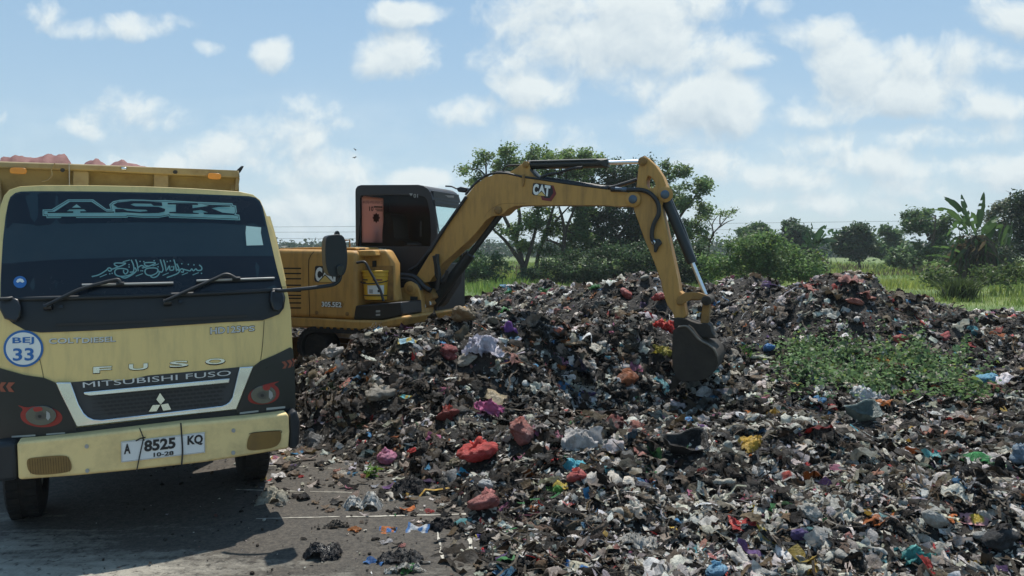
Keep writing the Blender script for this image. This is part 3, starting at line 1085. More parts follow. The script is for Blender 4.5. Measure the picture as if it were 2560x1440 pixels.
def wheel(x, y, w=.22, r=.41):
    h = w / 2
    t = MB().lathe([(r * .56, -h * .8), (r * .62, -h), (r * .9, -h), (r * .985, -h * .8), (r, -h * .5), (r, h * .5), (r * .985, h * .8), (r * .9, h), (r * .62, h), (r * .56, h * .8)], (x, y, r), 'x', 40)
    # tread blocks
    for k in range(40):
        a = 2 * math.pi * k / 40
        c, s = math.cos(a), math.sin(a)
        for sx in (-1, 1):
            x0, x1 = x + sx * h * .18, x + sx * h * .82
            rr0, rr1, da = r * .99, r * 1.022, .055
            vs = []
            for xx in (x0, x1):
                for rr, d in ((rr0, -da), (rr0, da), (rr1, da), (rr1, -da)):
                    vs.append((xx, y + rr * math.cos(a + d), r + rr * math.sin(a + d)))
            t.add(vs, [(0, 1, 2, 3), (4, 7, 6, 5), (0, 4, 5, 1), (1, 5, 6, 2), (2, 6, 7, 3), (3, 7, 4, 0)])
    o = t.build("wheel", M['rubber'], truck, 40)
    MB().lathe([(0.0001, -h * .3), (r * .2, -h * .4), (r * .25, -h * .1), (r * .5, -h * .2), (r * .58, -h * .75), (r * .58, h * .75), (r * .5, h * .2), (r * .25, h * .1), (r * .2, h * .4), (0.0001, h * .3)], (x, y, r), 'x', 24).build("rim", M['grey'], o, 40)
    return o


wheel(.70, 1.12)
wheel(-.93, .92)
for x in (.84, .58, -.58, -.84):
    wheel(x, 4.27)

# cargo bed
BY = 1.98


def bproj(u, v, y=BY):
    return tproj(u, v, lambda x, z: y)


def bpan(name, px, mat, y, thick, parent, bevel=.008, it=0):
    o2 = [bproj(u, v, y) for u, v in px]
    if it:
        o2 = chaikin(o2, it)
    return panel(o2, y, thick).build(name, mat, parent, 35, bevel)


xL, zT = bproj(600, 432)
x0b, z0b = bproj(0, 412)
bx0 = xL - 2.0
bed = MB()
ztop = z0b - .03
zb_ = 1.05
bed.box(bx0, bx0 + .05, BY + .15, BY + 3.6, zb_, ztop)
bed.box(xL - .07, xL - .02, BY + .15, BY + 3.6, zb_, ztop)
bed.box(bx0 + .05, xL - .07, BY + .15, BY + 3.6, zb_, zb_ + .05)
bed.box(bx0, xL - .02, BY + 3.6, BY + 3.65, zb_, ztop)
for k in range(6):
    yy_ = BY + .5 + k * .55
    bed.box(xL - .02, xL + .05, yy_, yy_ + .08, zb_, ztop - .02)
    bed.box(bx0 - .07, bx0, yy_, yy_ + .08, zb_, ztop - .02)
bedo = bed.build("cargo_bed", M['bed'], truck, 30, .006)
bpan("bed_rail", z1((-260, 110), (0, 124), (700, 148), (1200, 170), (1722, 190), (1728, 245), (1200, 222), (700, 196), (0, 172), (-260, 160)), M['bed'], BY, .11, bedo, .012)
o2 = [bproj(u, v, BY + .11) for u, v in z1((-260, 128), (0, 142), (700, 166), (1200, 188), (1722, 210), (1722, 420), (-260, 420))]
panel(o2, lambda x, z: BY + .09 + max(0, ztop - z) * .75, .05, (), .35).build("headboard", M['bed'], bedo, 35)
bpan("bed_post", z1((525, 190), (640, 194), (638, 330), (525, 330)), M['bed'], BY + .03, .08, bedo)
bpan("bed_post", z1((1108, 214), (1214, 218), (1212, 340), (1108, 340)), M['bed'], BY + .03, .08, bedo)
bpan("bed_corner", z1((1700, 240), (1728, 244), (1714, 335), (1690, 335)), M['bed'], BY + .02, .1, bedo)
bpan("bed_hook", z1((1706, 186), (1738, 158), (1756, 156), (1755, 164), (1733, 202), (1722, 210)), M['blackp'], BY + .02, .05, bedo)
bpan("marker_lamp", z1((82, 168), (178, 171), (192, 184), (190, 206), (176, 217), (82, 213), (69, 202), (70, 180)), M['amber'], BY - .02, .03, bedo, .008, 1)
bpan("marker_lamp", z1((1508, 208), (1582, 212), (1594, 224), (1592, 246), (1578, 255), (1508, 251), (1496, 240), (1497, 218)), M['amber'], BY - .02, .03, bedo, .008, 1)
bpan("latch", z1((872, 165), (912, 167), (912, 188), (872, 186)), M['chrome'], BY - .015, .02, bedo)
for q in ((450, 188), (1262, 202)):
    bpan("rail_hole", circle2(*z1(q)[0], 6, 5, 10), M['ink'], BY - .004, .004, bedo, 0)
px_ = [bproj(u, v, BY - .02) for u, v in z1((497, 135), (499, 200), (500, 300))]
MB().tube([(x, BY - .02, z) for x, z in px_], .004, 6).build("rope", M['grey'], bedo)
px_ = [bproj(u, v, BY - .02) for u, v in z1((395, 140), (370, 185), (375, 225), (340, 262), (300, 272))]
MB().tube(spline([(x, BY - .02, z) for x, z in px_], 4), .006, 6).build("rope", M['bed'], bedo)
MB().box(bx0 + .1, xL - .12, BY + .7, BY + 3.5, zb_ + .1, ztop - .35).build("load", M['rubber'], bedo)

# red tarpaulin over the load
def tarp():
    nx, ny = 90, 40
    vs, fs = [], []
    peaks = []
    for u, v, sx, A in ((-60, 390, .55, 0), (40, 387, .34, 0), (112, 383, .30, 0), (150, 387, .16, 0), (238, 396, .24, 0), (300, 403, .3, 0), (340, 408, .3, 0)):
        x, z = bproj(u, v, BY + .45)
        peaks.append((x, z, sx))
    for j in range(ny):
        yl = BY + .16 + 3.36 * j / (ny - 1)
        for i in range(nx):
            x = bx0 + .02 + (xL - bx0 - .06) * i / (nx - 1)
            z = ztop - .10
            for k, (px, pz, sx) in enumerate(peaks):
                z = max(z, ztop - .12 + (pz - ztop + .12) * math.exp(-((x - px) / sx) ** 2) * (1 - math.exp(-((yl - BY - .05) / .22) ** 2)))
            w = float(vnoise(x * 3 + yl, yl * 2 - x, .35, 3)) * .04 + (abs(float(vnoise(x * 2 + yl * 3, yl, .16, 5))) - .2) * .05 + (abs(float(vnoise(x - yl * 2, yl + x, .08, 6))) - .2) * .055
            vs.append((x, yl, max(z + w, ztop - .06)))
    for j in range(ny - 1):
        for i in range(nx - 1):
            a = j * nx + i
            fs.append((a, a + 1, a + nx + 1, a + nx))
    m = paint("red_tarp", (0.19, 0.07, 0.064), 0.7, dirt=0.9, dirtcol=(0.11, 0.05, 0.042), scale=5, bump=.5, bscale=14)
    o = MB().add(vs, fs).build("tarpaulin", m, None, 60)
    o.location = T_O
    o.rotation_euler = (0, 0, TH)
    tag(o, "faded red tarpaulin bunched over the load of the dump truck", "tarpaulin")


tarp()
# ------------------------------------------------------------------ excavator
PH = R(22)
E_X = Vector((math.cos(PH), -math.sin(PH), 0))
E_Y = Vector((math.sin(PH), math.cos(PH), 0))
E_O = Vector((-1.458, 10.856, 0))


def ep(u, v, y):
    d = ray(u, v)
    t = (y - (CAMP - E_O).dot(E_Y)) / d.dot(E_Y)
    w = CAMP + d * t - E_O
    return (w.dot(E_X), w.z)


def ep3(u, v, y):
    x, z = ep(u, v, y)
    return (x, y, z)


def z3(*p):
    return [(680 + x / 3.273, 420 + y / 3.273) for x, y in p]


def z4(*p):
    return [(1150 + x / 3.657, 350 + y / 3.657) for x, y in p]


def zb(*p):
    return [(1560 + x / 4.8, 680 + y / 4.8) for x, y in p]


def zc(*p):
    return [(960 + x / 4.8, 560 + y / 4.8) for x, y in p]


exc = empty("excavator", E_O, -PH, label="yellow compact excavator with black cab digging into the waste heap", cat="excavator")


def epan(name, px, mat, y, thick, parent=exc, bevel=0, seg=2, it=0, holes=()):
    o2 = [ep(u, v, y) for u, v in px]
    if it:
        o2 = chaikin(o2, it)
    return panel(o2, y, thick, [[ep(u, v, y) for u, v in h] for h in holes]).build(name, mat, parent, 35, bevel, seg, recalc=thick > 0)


def emulti(name, polys, mat, y, thick=0.0, parent=exc, bevel=0):
    mb = MB()
    for px in polys:
        panel([ep(u, v, y) for u, v in px], y, thick, (), None, mb)
    return mb.build(name, mat, parent, 35, bevel, recalc=thick > 0)


def etext(name, items, mat, y, bold=0, parent=exc, spacing=1.0):
    mb = MB()
    for s, q in items:
        vs, fs = text_geo(s, bold, spacing)
        mb.add([ep3(*quad_map(q, a, b), y) for a, b in vs], fs)
    return mb.build(name, mat, parent, 0, recalc=False)


def etube(name, px, y, r, mat, parent=exc, n=10, k=5):
    pts = [ep3(u, v, y[i] if isinstance(y, (list, tuple)) else y) for i, (u, v) in enumerate(px)]
    return MB().tube(spline(pts, k) if len(pts) > 2 else pts, r, n).build(name, mat, parent, 50)


def epin(name, c, r, y0, y1, mat, parent=exc):
    x, z = ep(*c, y0)
    return MB().lathe([(0.0001, y0), (r * .8, y0), (r, y0 + r * .15), (r, y1), (0.0001, y1)], (x, 0, z), 'y', 20).build(name, mat, parent, 40)


NS = -.95
house = epan("house", z3((-330, 668), (70, 664), (400, 668), (640, 676), (690, 684), (692, 900), (692, 1110), (666, 1243), (300, 1226), (-330, 1212)), M['cat'], NS, .93, bevel=.06, seg=4)
epan("counterweight", z3((-330, 700), (560, 700), (560, 1210), (-330, 1200)), M['cat'], NS + .94, .93, parent=house, bevel=.05)
emulti("vent_slot", [z3((60, y), (238, y + 1), (238, y + 12), (60, y + 11)) for y in (815, 857, 900, 953, 1002, 1036, 1060, 1098, 1139)], M['seam'], NS - .003, parent=house)
mb = MB()
sm = z3((345, 684), (318, 715), (303, 750), (300, 800), (303, 1000), (310, 1214))
for a, b in zip(sm[:-1], sm[1:]):
    panel([ep(*q, NS) for q in ((a[0] - .9, a[1]), (a[0] + .9, a[1]), (b[0] + .9, b[1]), (b[0] - .9, b[1]))], NS - .003, 0, (), None, mb)
mb.build("panel_seam", M['seam'], house, 0, recalc=False)
for q in z3((362, 1183), (612, 1194)):
    epin("panel_knob", q, .028, NS - .012, NS, M['catworn'], house)
# maker's letters on the engine cover
lg = emulti("logo", [z3((352, 808), (366, 800), (540, 806), (552, 820), (545, 935), (500, 935), (490, 936), (380, 936), (352, 928), (345, 910))], M['ink'], NS - .004, parent=house)
etext("lettering", [("C", (z3((356, 812))[0], z3((412, 812))[0], z3((408, 930))[0], z3((354, 930))[0])), ("A", (z3((420, 812))[0], z3((478, 812))[0], z3((506, 930))[0], z3((400, 930))[0])), ("T", (z3((482, 815))[0], z3((542, 815))[0], z3((540, 930))[0], z3((480, 930))[0]))], M['white'], NS - .0055, bold=.06, parent=lg)
emulti("logo_triangle", [z3((372, 936), (434, 868), (500, 936))], M['ink'], NS - .007, parent=lg)
emulti("logo_triangle", [z3((382, 934), (434, 880), (492, 934))], M['logoyellow'], NS - .0085, parent=lg)
emulti("type_badge", [z3((404, 1092), (575, 1092), (590, 1115), (575, 1144), (404, 1138))], M['catworn'], NS - .004, parent=house)
qn = (z3((406, 1093))[0], z3((568, 1099))[0], z3((568, 1141))[0], z3((406, 1135))[0])
etext("lettering", [("305.5E2", qn)], M['ink'], NS - .0055, bold=.09, parent=house)
etext("lettering", [("305.5E2", qn)], M['white'], NS - .007, bold=.025, parent=house)
# top of hood: small railing and flat lid
etube("hood_rail", z3((590, 590), (636, 590), (637, 665)), NS + .25, .012, M['catworn'], k=1)
epan("hood_lid", z3((60, 656), (420, 646), (680, 650), (690, 668), (60, 668)), M['cat'], NS + .2, .6, parent=house, bevel=.02)
etube("lift_bar", z3((650, 664), (760, 664)), NS + .3, .012, M['hoseblack'], k=1)
# right front cover and its recess
epan("front_cover", z3((690, 672), (835, 668), (928, 668), (960, 720), (995, 785), (1000, 980), (1020, 1100), (690, 1110)), M['cat'], -.72, .2, bevel=.04, seg=3)
epan("cover_step", z3((692, 674), (835, 672), (838, 690), (850, 720), (725, 726), (692, 740)), M['cat'], -.86, .14, bevel=.02)
epan("cover_box", z3((700, 745), (760, 745), (764, 800), (990, 800), (990, 1080), (692, 1090), (692, 760)), M['catworn'], -.735, .012)
emulti("cover_hatch", [z3((820, 760), (855, 756), (855, 808), (820, 812))], M['seam'], -.74, parent=exc)
epan("tool_box", z3((668, 1128), (1060, 1096), (1066, 1206), (900, 1246), (668, 1243)), M['cabblack'], -.93, .55, bevel=.02)
emulti("step_mark", [z3((850, 1165), (885, 1163), (885, 1180), (850, 1182)), z3((850, 1195), (885, 1193), (885, 1208), (850, 1210))], M['grey'], -.934)
epan("slew_frame", z3((-330, 1214), (300, 1228), (668, 1245), (900, 1248), (1066, 1212), (1095, 1222), (1060, 1290), (770, 1336), (300, 1310), (-330, 1290)), M['cat'], -.97, 1.92, bevel=.03)
# bracket with the boom foot
epan("boom_bracket", z3((1000, 985), (1072, 980), (1090, 950), (1115, 936), (1150, 936), (1180, 955), (1200, 990), (1215, 1040), (1228, 1200), (1065, 1215), (1060, 1098), (1000, 1098)), M['cat'], -.36, .5, bevel=.015)
epin("bracket_pin", z3((1125, 985))[0], .10, -.385, -.36, M['cat'])
epin("bracket_pin", z3((1128, 987))[0], .05, -.40, -.38, M['catworn'])
emulti("warning_plate", [z3((1130, 1050), (1192, 1052), (1194, 1142), (1132, 1140))], M['cabblack'], -.364)
emulti("warning_plate", [z3((1134, 1146), (1194, 1148), (1194, 1176), (1134, 1174)), z3((1140, 1122), (1185, 1124), (1185, 1136), (1140, 1134))], M['grey'], -.366)
epin("grease_cap", z3((1113, 1118))[0], .025, -.372, -.36, M['plate'])
epan("swing_post", z3((1210, 1000), (1262, 990), (1312, 1030), (1322, 1062), (1290, 1085), (1300, 1112), (1285, 1128), (1250, 1150), (1225, 1170), (1205, 1100)), M['catworn'], -.24, .3, bevel=.01)
emulti("swing_tooth", [z3((1240, 1105), (1250, 1105), (1258, 1140), (1248, 1142)), z3((1288, 1090), (1297, 1100), (1300, 1120), (1292, 1122))], M['plate'], -.25, .02)

# cab
CY = 0.0
cab_o = z3((684, 640), (681, 200), (684, 170), (700, 148), (728, 139), (1195, 137), (1240, 146), (1275, 170), (1298, 205), (1310, 250), (1330, 340), (1348, 540), (1348, 700), (1345, 1190), (1000, 1190), (990, 780), (935, 662), (760, 645))
win = z3((722, 640), (720, 245), (735, 225), (930, 220), (1190, 222), (1245, 235), (1268, 260), (1290, 360), (1300, 520), (1296, 640), (960, 644))
cabo = epan("cab", cab_o, M['cabblack'], CY, .05, bevel=.012, holes=[win])
o2 = [ep(u, v, CY) for u, v in cab_o]
# roof and rear shell between the two side frames
mb = MB()
idx = [1, 2, 3, 4, 5, 6, 7, 8, 9]
ins = .04
ring0 = [(o2[i][0], CY + .05, o2[i][1]) for i in idx]
ring1 = [(o2[i][0], CY + .90, o2[i][1]) for i in idx]
mb.add(ring0 + ring1, [(i, i + 1, i + 10, i + 9) for i in range(8)])
xr = o2[0][0]
inner0 = [(p[0] + (.04 if k < 2 else 0), p[1], p[2] - (.05 if k >= 2 else 0)) for k, p in enumerate(ring0)]
inner1 = [(p[0] + (.04 if k < 2 else 0), p[1], p[2] - (.05 if k >= 2 else 0)) for k, p in enumerate(ring1)]
mb.add(inner0 + inner1, [(i, i + 9, i + 10, i + 1) for i in range(8)])
mb.build("cab_roof", M['cabblack'], cabo, 40)
fx0, fz0 = ep(*z3((1310, 250))[0], CY)
fx1, fz1 = ep(*z3((1345, 1190))[0], CY)
fxs, fzs = ep(*z3((1348, 640))[0], CY)
mb = MB()
mb.box(fx0 - .05, fx0 - .005, CY + .05, CY + .90, fz0 - .10, fz0 + .12)      # front header
mb.box(fxs - .06, fxs - .004, CY + .05, CY + .90, fz1, fzs - .25)             # front lower panel
mb.box(fxs - .05, fxs - .008, CY + .84, CY + .90, fzs - .25, fz0 - .10)       # far front post
mb.box(xr + .05, fxs - .07, CY + .05, CY + .90, fz1, fz1 + .04)               # floor
mb.build("cab_front", M['cabblack'], cabo, 40, .01)
emulti("front_sill", [z3((1315, 262), (1330, 262), (1352, 500), (1340, 500))], M['hoseblack'], CY + .02, .02, parent=cabo)


def tinted(name, tint, mixv):
    m, nt, b = new_mat(name)
    N, L = nt.nodes.new, nt.links.new
    g = N("ShaderNodeBsdfGlossy")
    g.inputs["Roughness"].default_value = .06
    g.inputs["Color"].default_value = (.8, .9, .95, 1)
    t = N("ShaderNodeBsdfTransparent")
    t.inputs["Color"].default_value = (*tint, 1)
    mx = N("ShaderNodeMixShader")
    mx.inputs[0].default_value = mixv
    L(t.outputs[0], mx.inputs[1])
    L(g.outputs[0], mx.inputs[2])
    L(mx.outputs[0], nt.nodes["Material Output"].inputs[0])
    return m


M['tint'] = tinted("tinted_glass", (.72, .66, .64), .010)
M['clear'] = tinted("clear_glass", (.80, .90, .90), .05)
epan("side_window", win, M['tint'], CY + .02, .006, parent=cabo)
mb = MB()
mb.box(fxs - .03, fxs - .024, CY + .05, CY + .84, fzs - .25, fz0 - .10)
mb.build("front_window", M['clear'], cabo, 0)
etube("wiper", z3((1330, 315), (1350, 420), (1368, 530)), CY + .16, .010, M['hoseblack'], parent=cabo)
emulti("front_stripe", [z3((1415, 222), (1490, 226), (1488, 242), (1440, 240), (1430, 230))], M['grey'], CY + .3, .004, parent=cabo)
# inside: the pink notice sheet on the far window, seat and lever
m, nt, b = new_mat("pink_sheet")
b.inputs["Base Color"].default_value = (.82, .42, .36, 1)
t_ = nt.nodes.new("ShaderNodeBsdfTranslucent")
t_.inputs[0].default_value = (.86, .46, .40, 1)
mx_ = nt.nodes.new("ShaderNodeMixShader")
mx_.inputs[0].default_value = .8
nt.links.new(b.outputs[0], mx_.inputs[1])
nt.links.new(t_.outputs[0], mx_.inputs[2])
nt.links.new(mx_.outputs[0], nt.nodes["Material Output"].inputs[0])
M['pink'] = m
# far side wall with the door's front window open to the sky; rear wall with a window carrying a pink notice sheet
hole = [ep(u, v, CY + .92) for u, v in z3((1335, 285), (1560, 285), (1570, 330), (1570, 640), (1335, 640))]
panel(o2, CY + .90, .05, [hole]).build("cab_wall", M['cabblack'], cabo, 35, .012)


def rear(u, v, x):
    d = ray(u, v)
    t = (x - (CAMP - E_O).dot(E_X)) / d.dot(E_X)
    w = CAMP + d * t - E_O
    return (w.dot(E_Y), w.z)


RXP = xr + .06
sc = [rear(u, v, RXP) for u, v in z3((729, 246), (911, 248), (908, 612), (731, 608))]
yA, yB = max(CY + .06, min(sc[0][0], sc[3][0])), min(CY + .88, max(sc[1][0], sc[2][0]))
zA, zB = min(sc[2][1], sc[3][1]), max(sc[0][1], sc[1][1])
z0r, z1r = o2[0][1], o2[1][1] + .02
mb = MB()
mb.box(xr, xr + .04, CY + .05, yA + .02, z0r, z1r)
mb.box(xr, xr + .04, yB - .02, CY + .90, z0r, z1r)
mb.box(xr, xr + .04, yA + .02, yB - .02, z0r, zA + .02)
mb.box(xr, xr + .04, yA + .02, yB - .02, zB - .02, z1r)
mb.build("cab_rear", M['cabblack'], cabo, 30)
MB().add([(RXP, yA, zA), (RXP, yB, zA), (RXP, yB, zB), (RXP, yA, zB)], [(0, 1, 2, 3)]).build("notice_sheet", M['pink'], exc, 0, recalc=False)
sheet = [o for o in exc.children if o.name.startswith("notice_sheet")][0]


def stext(name, s, q, mat, bold=0):
    vs, fs = text_geo(s, bold)
    q = (q[1], q[0], q[3], q[2])                      # read from outside: mirrored from in here
    out = []
    for a, b in vs:
        yy, zz = rear(*quad_map(q, a, b), RXP + .004)
        out.append((RXP + .004, yy, zz))
    MB().add(out, fs).build(name, mat, sheet, 0, recalc=False)


def sprint(polys, mat):
    mb = MB()
    for p in polys:
        V = [rear(u, v, RXP + .004) for u, v in p]
        mb.add([(RXP + .004, a, b) for a, b in V], [tuple(range(len(V)))])
    mb.build("sheet_print", mat, sheet, 0, recalc=False)


stext("lettering", "CV. AGUNG SURYA GENCANA", tuple(z3((740, 266), (904, 268), (904, 292), (740, 290))), M['darkred'], .02)
stext("lettering", "01", tuple(z3((795, 314), (830, 314), (830, 354), (795, 352))), M['ink'], .03)
sprint([z3((832, 312), (904, 314), (904, 326), (832, 324)), z3((845, 332), (904, 334), (904, 340), (845, 340)), z3((855, 346), (904, 347), (904, 354), (855, 354))], M['ink'])
star = []
cx_, cy_ = z3((853, 408))[0]
for k in range(16):
    rr_ = 10 if k % 2 == 0 else 7
    star.append((cx_ + rr_ * math.cos(k * math.pi / 8), cy_ + 1.35 * rr_ * math.sin(k * math.pi / 8)))
sprint([star], M['darkred'])
seat = epan("seat", z3((905, 640), (900, 580), (905, 480), (918, 400), (935, 375), (965, 372), (985, 400), (995, 520), (1000, 590), (1100, 600), (1110, 640)), M['hoseblack'], CY + .25, .45, parent=cabo, bevel=.04, seg=3, it=1)
epan("seat_console", z3((735, 530), (760, 505), (776, 512), (780, 640), (738, 640)), M['hoseblack'], CY + .4, .2, parent=cabo, bevel=.02)
epan("lever_console", z3((1185, 440), (1212, 436), (1212, 560), (1190, 560)), M['hoseblack'], CY + .45, .05, parent=cabo)
etext("lettering", [("01", tuple(z3((1158, 212), (1194, 212), (1194, 243), (1158, 243))))], M['grey'], CY - .003, .01, parent=cabo)
emulti("arrow_mark", [z3((1122, 208), (1152, 208), (1138, 232))], M['grey'], CY - .003, parent=cabo)
# work lamp on the roof's front edge
epan("work_lamp", z3((1505, 165), (1540, 152), (1590, 160), (1598, 180), (1570, 200), (1520, 195)), M['cabblack'], CY + .75, .1, bevel=.015)
etube("lamp_cable", z3((1420, 148), (1470, 152), (1510, 170)), CY + .75, .012, M['hoseblack'])
epan("front_edge", zc((655, 1082), (1018, 1008), (1018, 1030), (655, 1105)), M['cat'], -.05, .06)

# boom
boom_px = [zc((382, 622))[0]] + z3((1180, 888), (1300, 690), (1440, 470), (1560, 290)) + z4((50, 520), (140, 412), (235, 342), (330, 312), (430, 314), (560, 345), (740, 370), (1000, 410), (1350, 455), (1500, 475), (1580, 490), (1612, 508), (1630, 540), (1626, 570), (1600, 592), (1540, 605), (1400, 606), (1340, 596), (1000, 595), (600, 597), (500, 603), (440, 630), (400, 668), (380, 684), (345, 690), (295, 695), (240, 730), (160, 830), (0, 1000)) + zc((1000, 212), (705, 470), (548, 692), (470, 704))
boom = epan("boom", boom_px, M['cat'], -.17, .28, bevel=.012)
edge = z4((50, 500), (140, 398), (235, 328), (330, 303), (430, 306), (560, 335), (740, 360), (1000, 400), (1350, 446))
etube("boom_pipe", edge, -.14, .016, M['hoseblack'], parent=boom)
etube("boom_pipe", [(u, v - 2.5) for u, v in edge[3:]], -.08, .016, M['hoseblack'], parent=boom)
etube("boom_hose", z3((1290, 690), (1420, 480), (1545, 300), (1590, 235)), -.19, .022, M['hoseblack'], parent=boom)
etube("boom_hose", z3((1215, 790), (1275, 690), (1400, 500), (1440, 470)), -.05, .02, M['hoseblack'], parent=boom)
epan("cylinder_bracket", z4((440, 303), (500, 262), (590, 200), (612, 196), (632, 206), (640, 268), (690, 318), (745, 356), (560, 340)), M['cat'], -.10, .16, parent=boom, bevel=.01)
epin("pin", z4((597, 222))[0], .045, -.125, -.10, M['catworn'], boom)
epan("hose_guard", z4((640, 262), (650, 268), (700, 320), (745, 352), (730, 356), (680, 328), (640, 280)), M['cylblack'], -.13, .2, parent=boom)
epin("pin", z4((1578, 541))[0], .055, -.21, -.17, M['pin'], boom)
epin("pin_collar", z4((1578, 541))[0], .10, -.195, -.17, M['cat'], boom)
epin("pin", z4((343, 643))[0], .055, -.205, -.17, M['catworn'], boom)
epan("boom_tab", z4((568, 315), (590, 315), (590, 372), (580, 420), (568, 425), (565, 372)), M['catworn'], -.19, .02, parent=boom)
# worn weld line along the inner bend
mb = MB()
ln = spline([Vector((a, b, 0)) for a, b in z4((225, 705), (270, 645), (330, 605), (400, 582), (600, 578))], 4)
for a, b in zip(ln[:-1], ln[1:]):
    panel([ep(*q, -.17) for q in ((a.x, a.y - .6), (b.x, b.y - .6), (b.x, b.y + .6), (a.x, a.y + .6))], -.173, 0, (), None, mb)
mb.build("weld_seam", M['catworn'], boom, 0, recalc=False)


def zl(*p):
    return [(1300 + x / 18, 440 + y / 18) for x, y in p]


lg2 = emulti("logo", [zl((1380, 415), (1510, 430), (1635, 800), (1405, 1145), (1000, 1085), (935, 900))], M['darkred'], -.174, parent=boom)
emulti("logo_ground", [zl((585, 340), (620, 320), (870, 335), (1400, 415), (1470, 560), (1500, 760), (1330, 1000), (1090, 990), (1060, 905), (600, 860), (540, 800))], M['ink'], -.1755, parent=lg2)
lq = lambda *p: tuple(zl(*p))
etext("lettering", [("C", lq((605, 335), (850, 365), (815, 860), (565, 845))), ("A", lq((900, 375), (1090, 395), (1150, 900), (790, 860))), ("T", lq((1120, 405), (1375, 440), (1330, 925), (1085, 900)))], M['white'], -.177, .06, parent=lg2)
emulti("logo_triangle", [zl((740, 885), (970, 650), (1190, 925))], M['ink'], -.1785, parent=lg2)
emulti("logo_triangle", [zl((765, 868), (970, 705), (1155, 905))], M['logoyellow'], -.180, parent=lg2)

# arm cylinder, boom cylinder
cyl = etube("arm_cylinder", z4((632, 228), (1345, 212)), -.03, .062, M['cylblack'], parent=exc, n=18)
etube("cylinder_rod", z4((1345, 208), (1650, 200)), -.03, .027, M['rod'], parent=cyl, n=14)
epan("cylinder_guard", z4((640, 190), (1240, 172), (1290, 184), (1348, 172), (1348, 245), (1320, 245), (1240, 190), (640, 206)), M['cylblack'], -.10, .14, parent=cyl, bevel=.006)
etube("cylinder_hose", z4((735, 345), (800, 318), (900, 300), (1010, 265), (1120, 250)), -.13, .02, M['hoseblack'], parent=cyl)
etube("cylinder_hose", z4((390, 292), (405, 258), (440, 235), (560, 230)), -.08, .012, M['hoseblack'], parent=cyl)
bc = etube("boom_cylinder", zc((590, 950), (1040, 360)), -.02, .075, M['cylblack'], parent=exc, n=18)
etube("cylinder_rod", zc((1035, 365), (1330, -20), (1400, -110)), -.02, .042, M['cylblack'], parent=bc, n=14, k=1)
etube("cylinder_band", zc((1012, 372), (1060, 392)), -.12, .02, M['cylblack'], parent=bc)
etube("slew_hose", zc((120, 612), (300, 622), (370, 640), (430, 690), (480, 750), (560, 800)), -.26, .038, M['hoseblack'])
etube("slew_hose", zc((130, 660), (290, 668), (360, 690), (410, 740), (440, 800)), -.3, .03, M['hoseblack'])
etube("slew_hose", zc((640, 360), (640, 470), (655, 560), (660, 640), (630, 780)), -.24, .03, M['hoseblack'])
etube("slew_hose", zc((600, 380), (620, 480), (640, 640), (720, 690), (760, 560)), -.2, .026, M['hoseblack'])
etube("slew_hose", zc((540, 330), (480, 400), (400, 500), (300, 560)), -.06, .024, M['hoseblack'])
epan("cylinder_foot", zc((560, 800), (700, 640), (880, 560), (860, 700), (700, 960), (600, 1040), (560, 1000)), M['cylblack'], .04, .2, bevel=.02)

# stick with hose
stick_px = z4((1640, 195), (1658, 158), (1690, 146), (1712, 162), (1790, 235), (1855, 335), (1888, 425), (1918, 480), (1916, 515), (1890, 540), (1852, 560), (1840, 600), (1846, 640), (1880, 780), (1930, 1000), (1990, 1270), (2008, 1385)) + zb((700, 262), (722, 390), (745, 530), (715, 560), (606, 560), (580, 480), (520, 400), (488, 320), (450, 160)) + z4((1840, 1300), (1760, 1080), (1690, 920), (1640, 780), (1590, 640), (1585, 600), (1620, 585), (1632, 545), (1620, 510), (1608, 470), (1625, 300))
stick = epan("stick", stick_px, M['cat'], -.15, .24, bevel=.012, holes=[chaikin(z4((1712, 330), (1735, 330), (1780, 380), (1788, 420), (1760, 440), (1720, 440), (1698, 400)), 1)])
epin("pin", z4((1665, 193))[0], .055, -.185, -.15, M['catworn'], stick)
epin("pin", z4((1872, 497))[0], .055, -.19, -.15, M['pin'], stick)
epin("pin_collar", z4((1872, 497))[0], .10, -.17, -.15, M['cat'], stick)
epan("stick_ear", z4((1668, 150), (1690, 142), (1700, 150), (1690, 165), (1672, 165)), M['cylblack'], -.1, .1, parent=stick)
etube("stick_hose", z4((1380, 452), (1500, 455), (1640, 455), (1720, 478), (1780, 530), (1815, 600), (1815, 680), (1780, 750), (1758, 820), (1755, 890), (1775, 950)), -.19, .028, M['hoseblack'], parent=stick)
etube("stick_hose", z4((760, 350), (1000, 385), (1200, 415), (1360, 436), (1470, 410), (1620, 362)), -.06, .026, M['hoseblack'], parent=stick)
etube("hose_fitting", z4((1420, 448), (1525, 456)), -.19, .03, M['pin'], parent=stick)
epan("valve_block", z4((1762, 900), (1820, 905), (1845, 945), (1815, 975), (1790, 1030), (1772, 1025), (1768, 960)), M['cylblack'], -.20, .05, parent=stick, bevel=.01)
epin("valve_cap", z4((1768, 935))[0], .025, -.215, -.2, M['rod'], stick)
kc = etube("bucket_cylinder", z4((1880, 545), (1920, 640), (2125, 1125)), -.03, .062, M['cylblack'], n=18, k=1)
etube("cylinder_rod", z4((2125, 1125), (2245, 1415)), -.03, .028, M['rod'], parent=kc, n=14)
epan("cylinder_guard", z4((1838, 560), (1920, 500), (1960, 600), (2050, 800), (2150, 1080), (2120, 1150), (2085, 1110), (1960, 800), (1880, 640)), M['cylblack'], -.02, .08, parent=kc, bevel=.01)
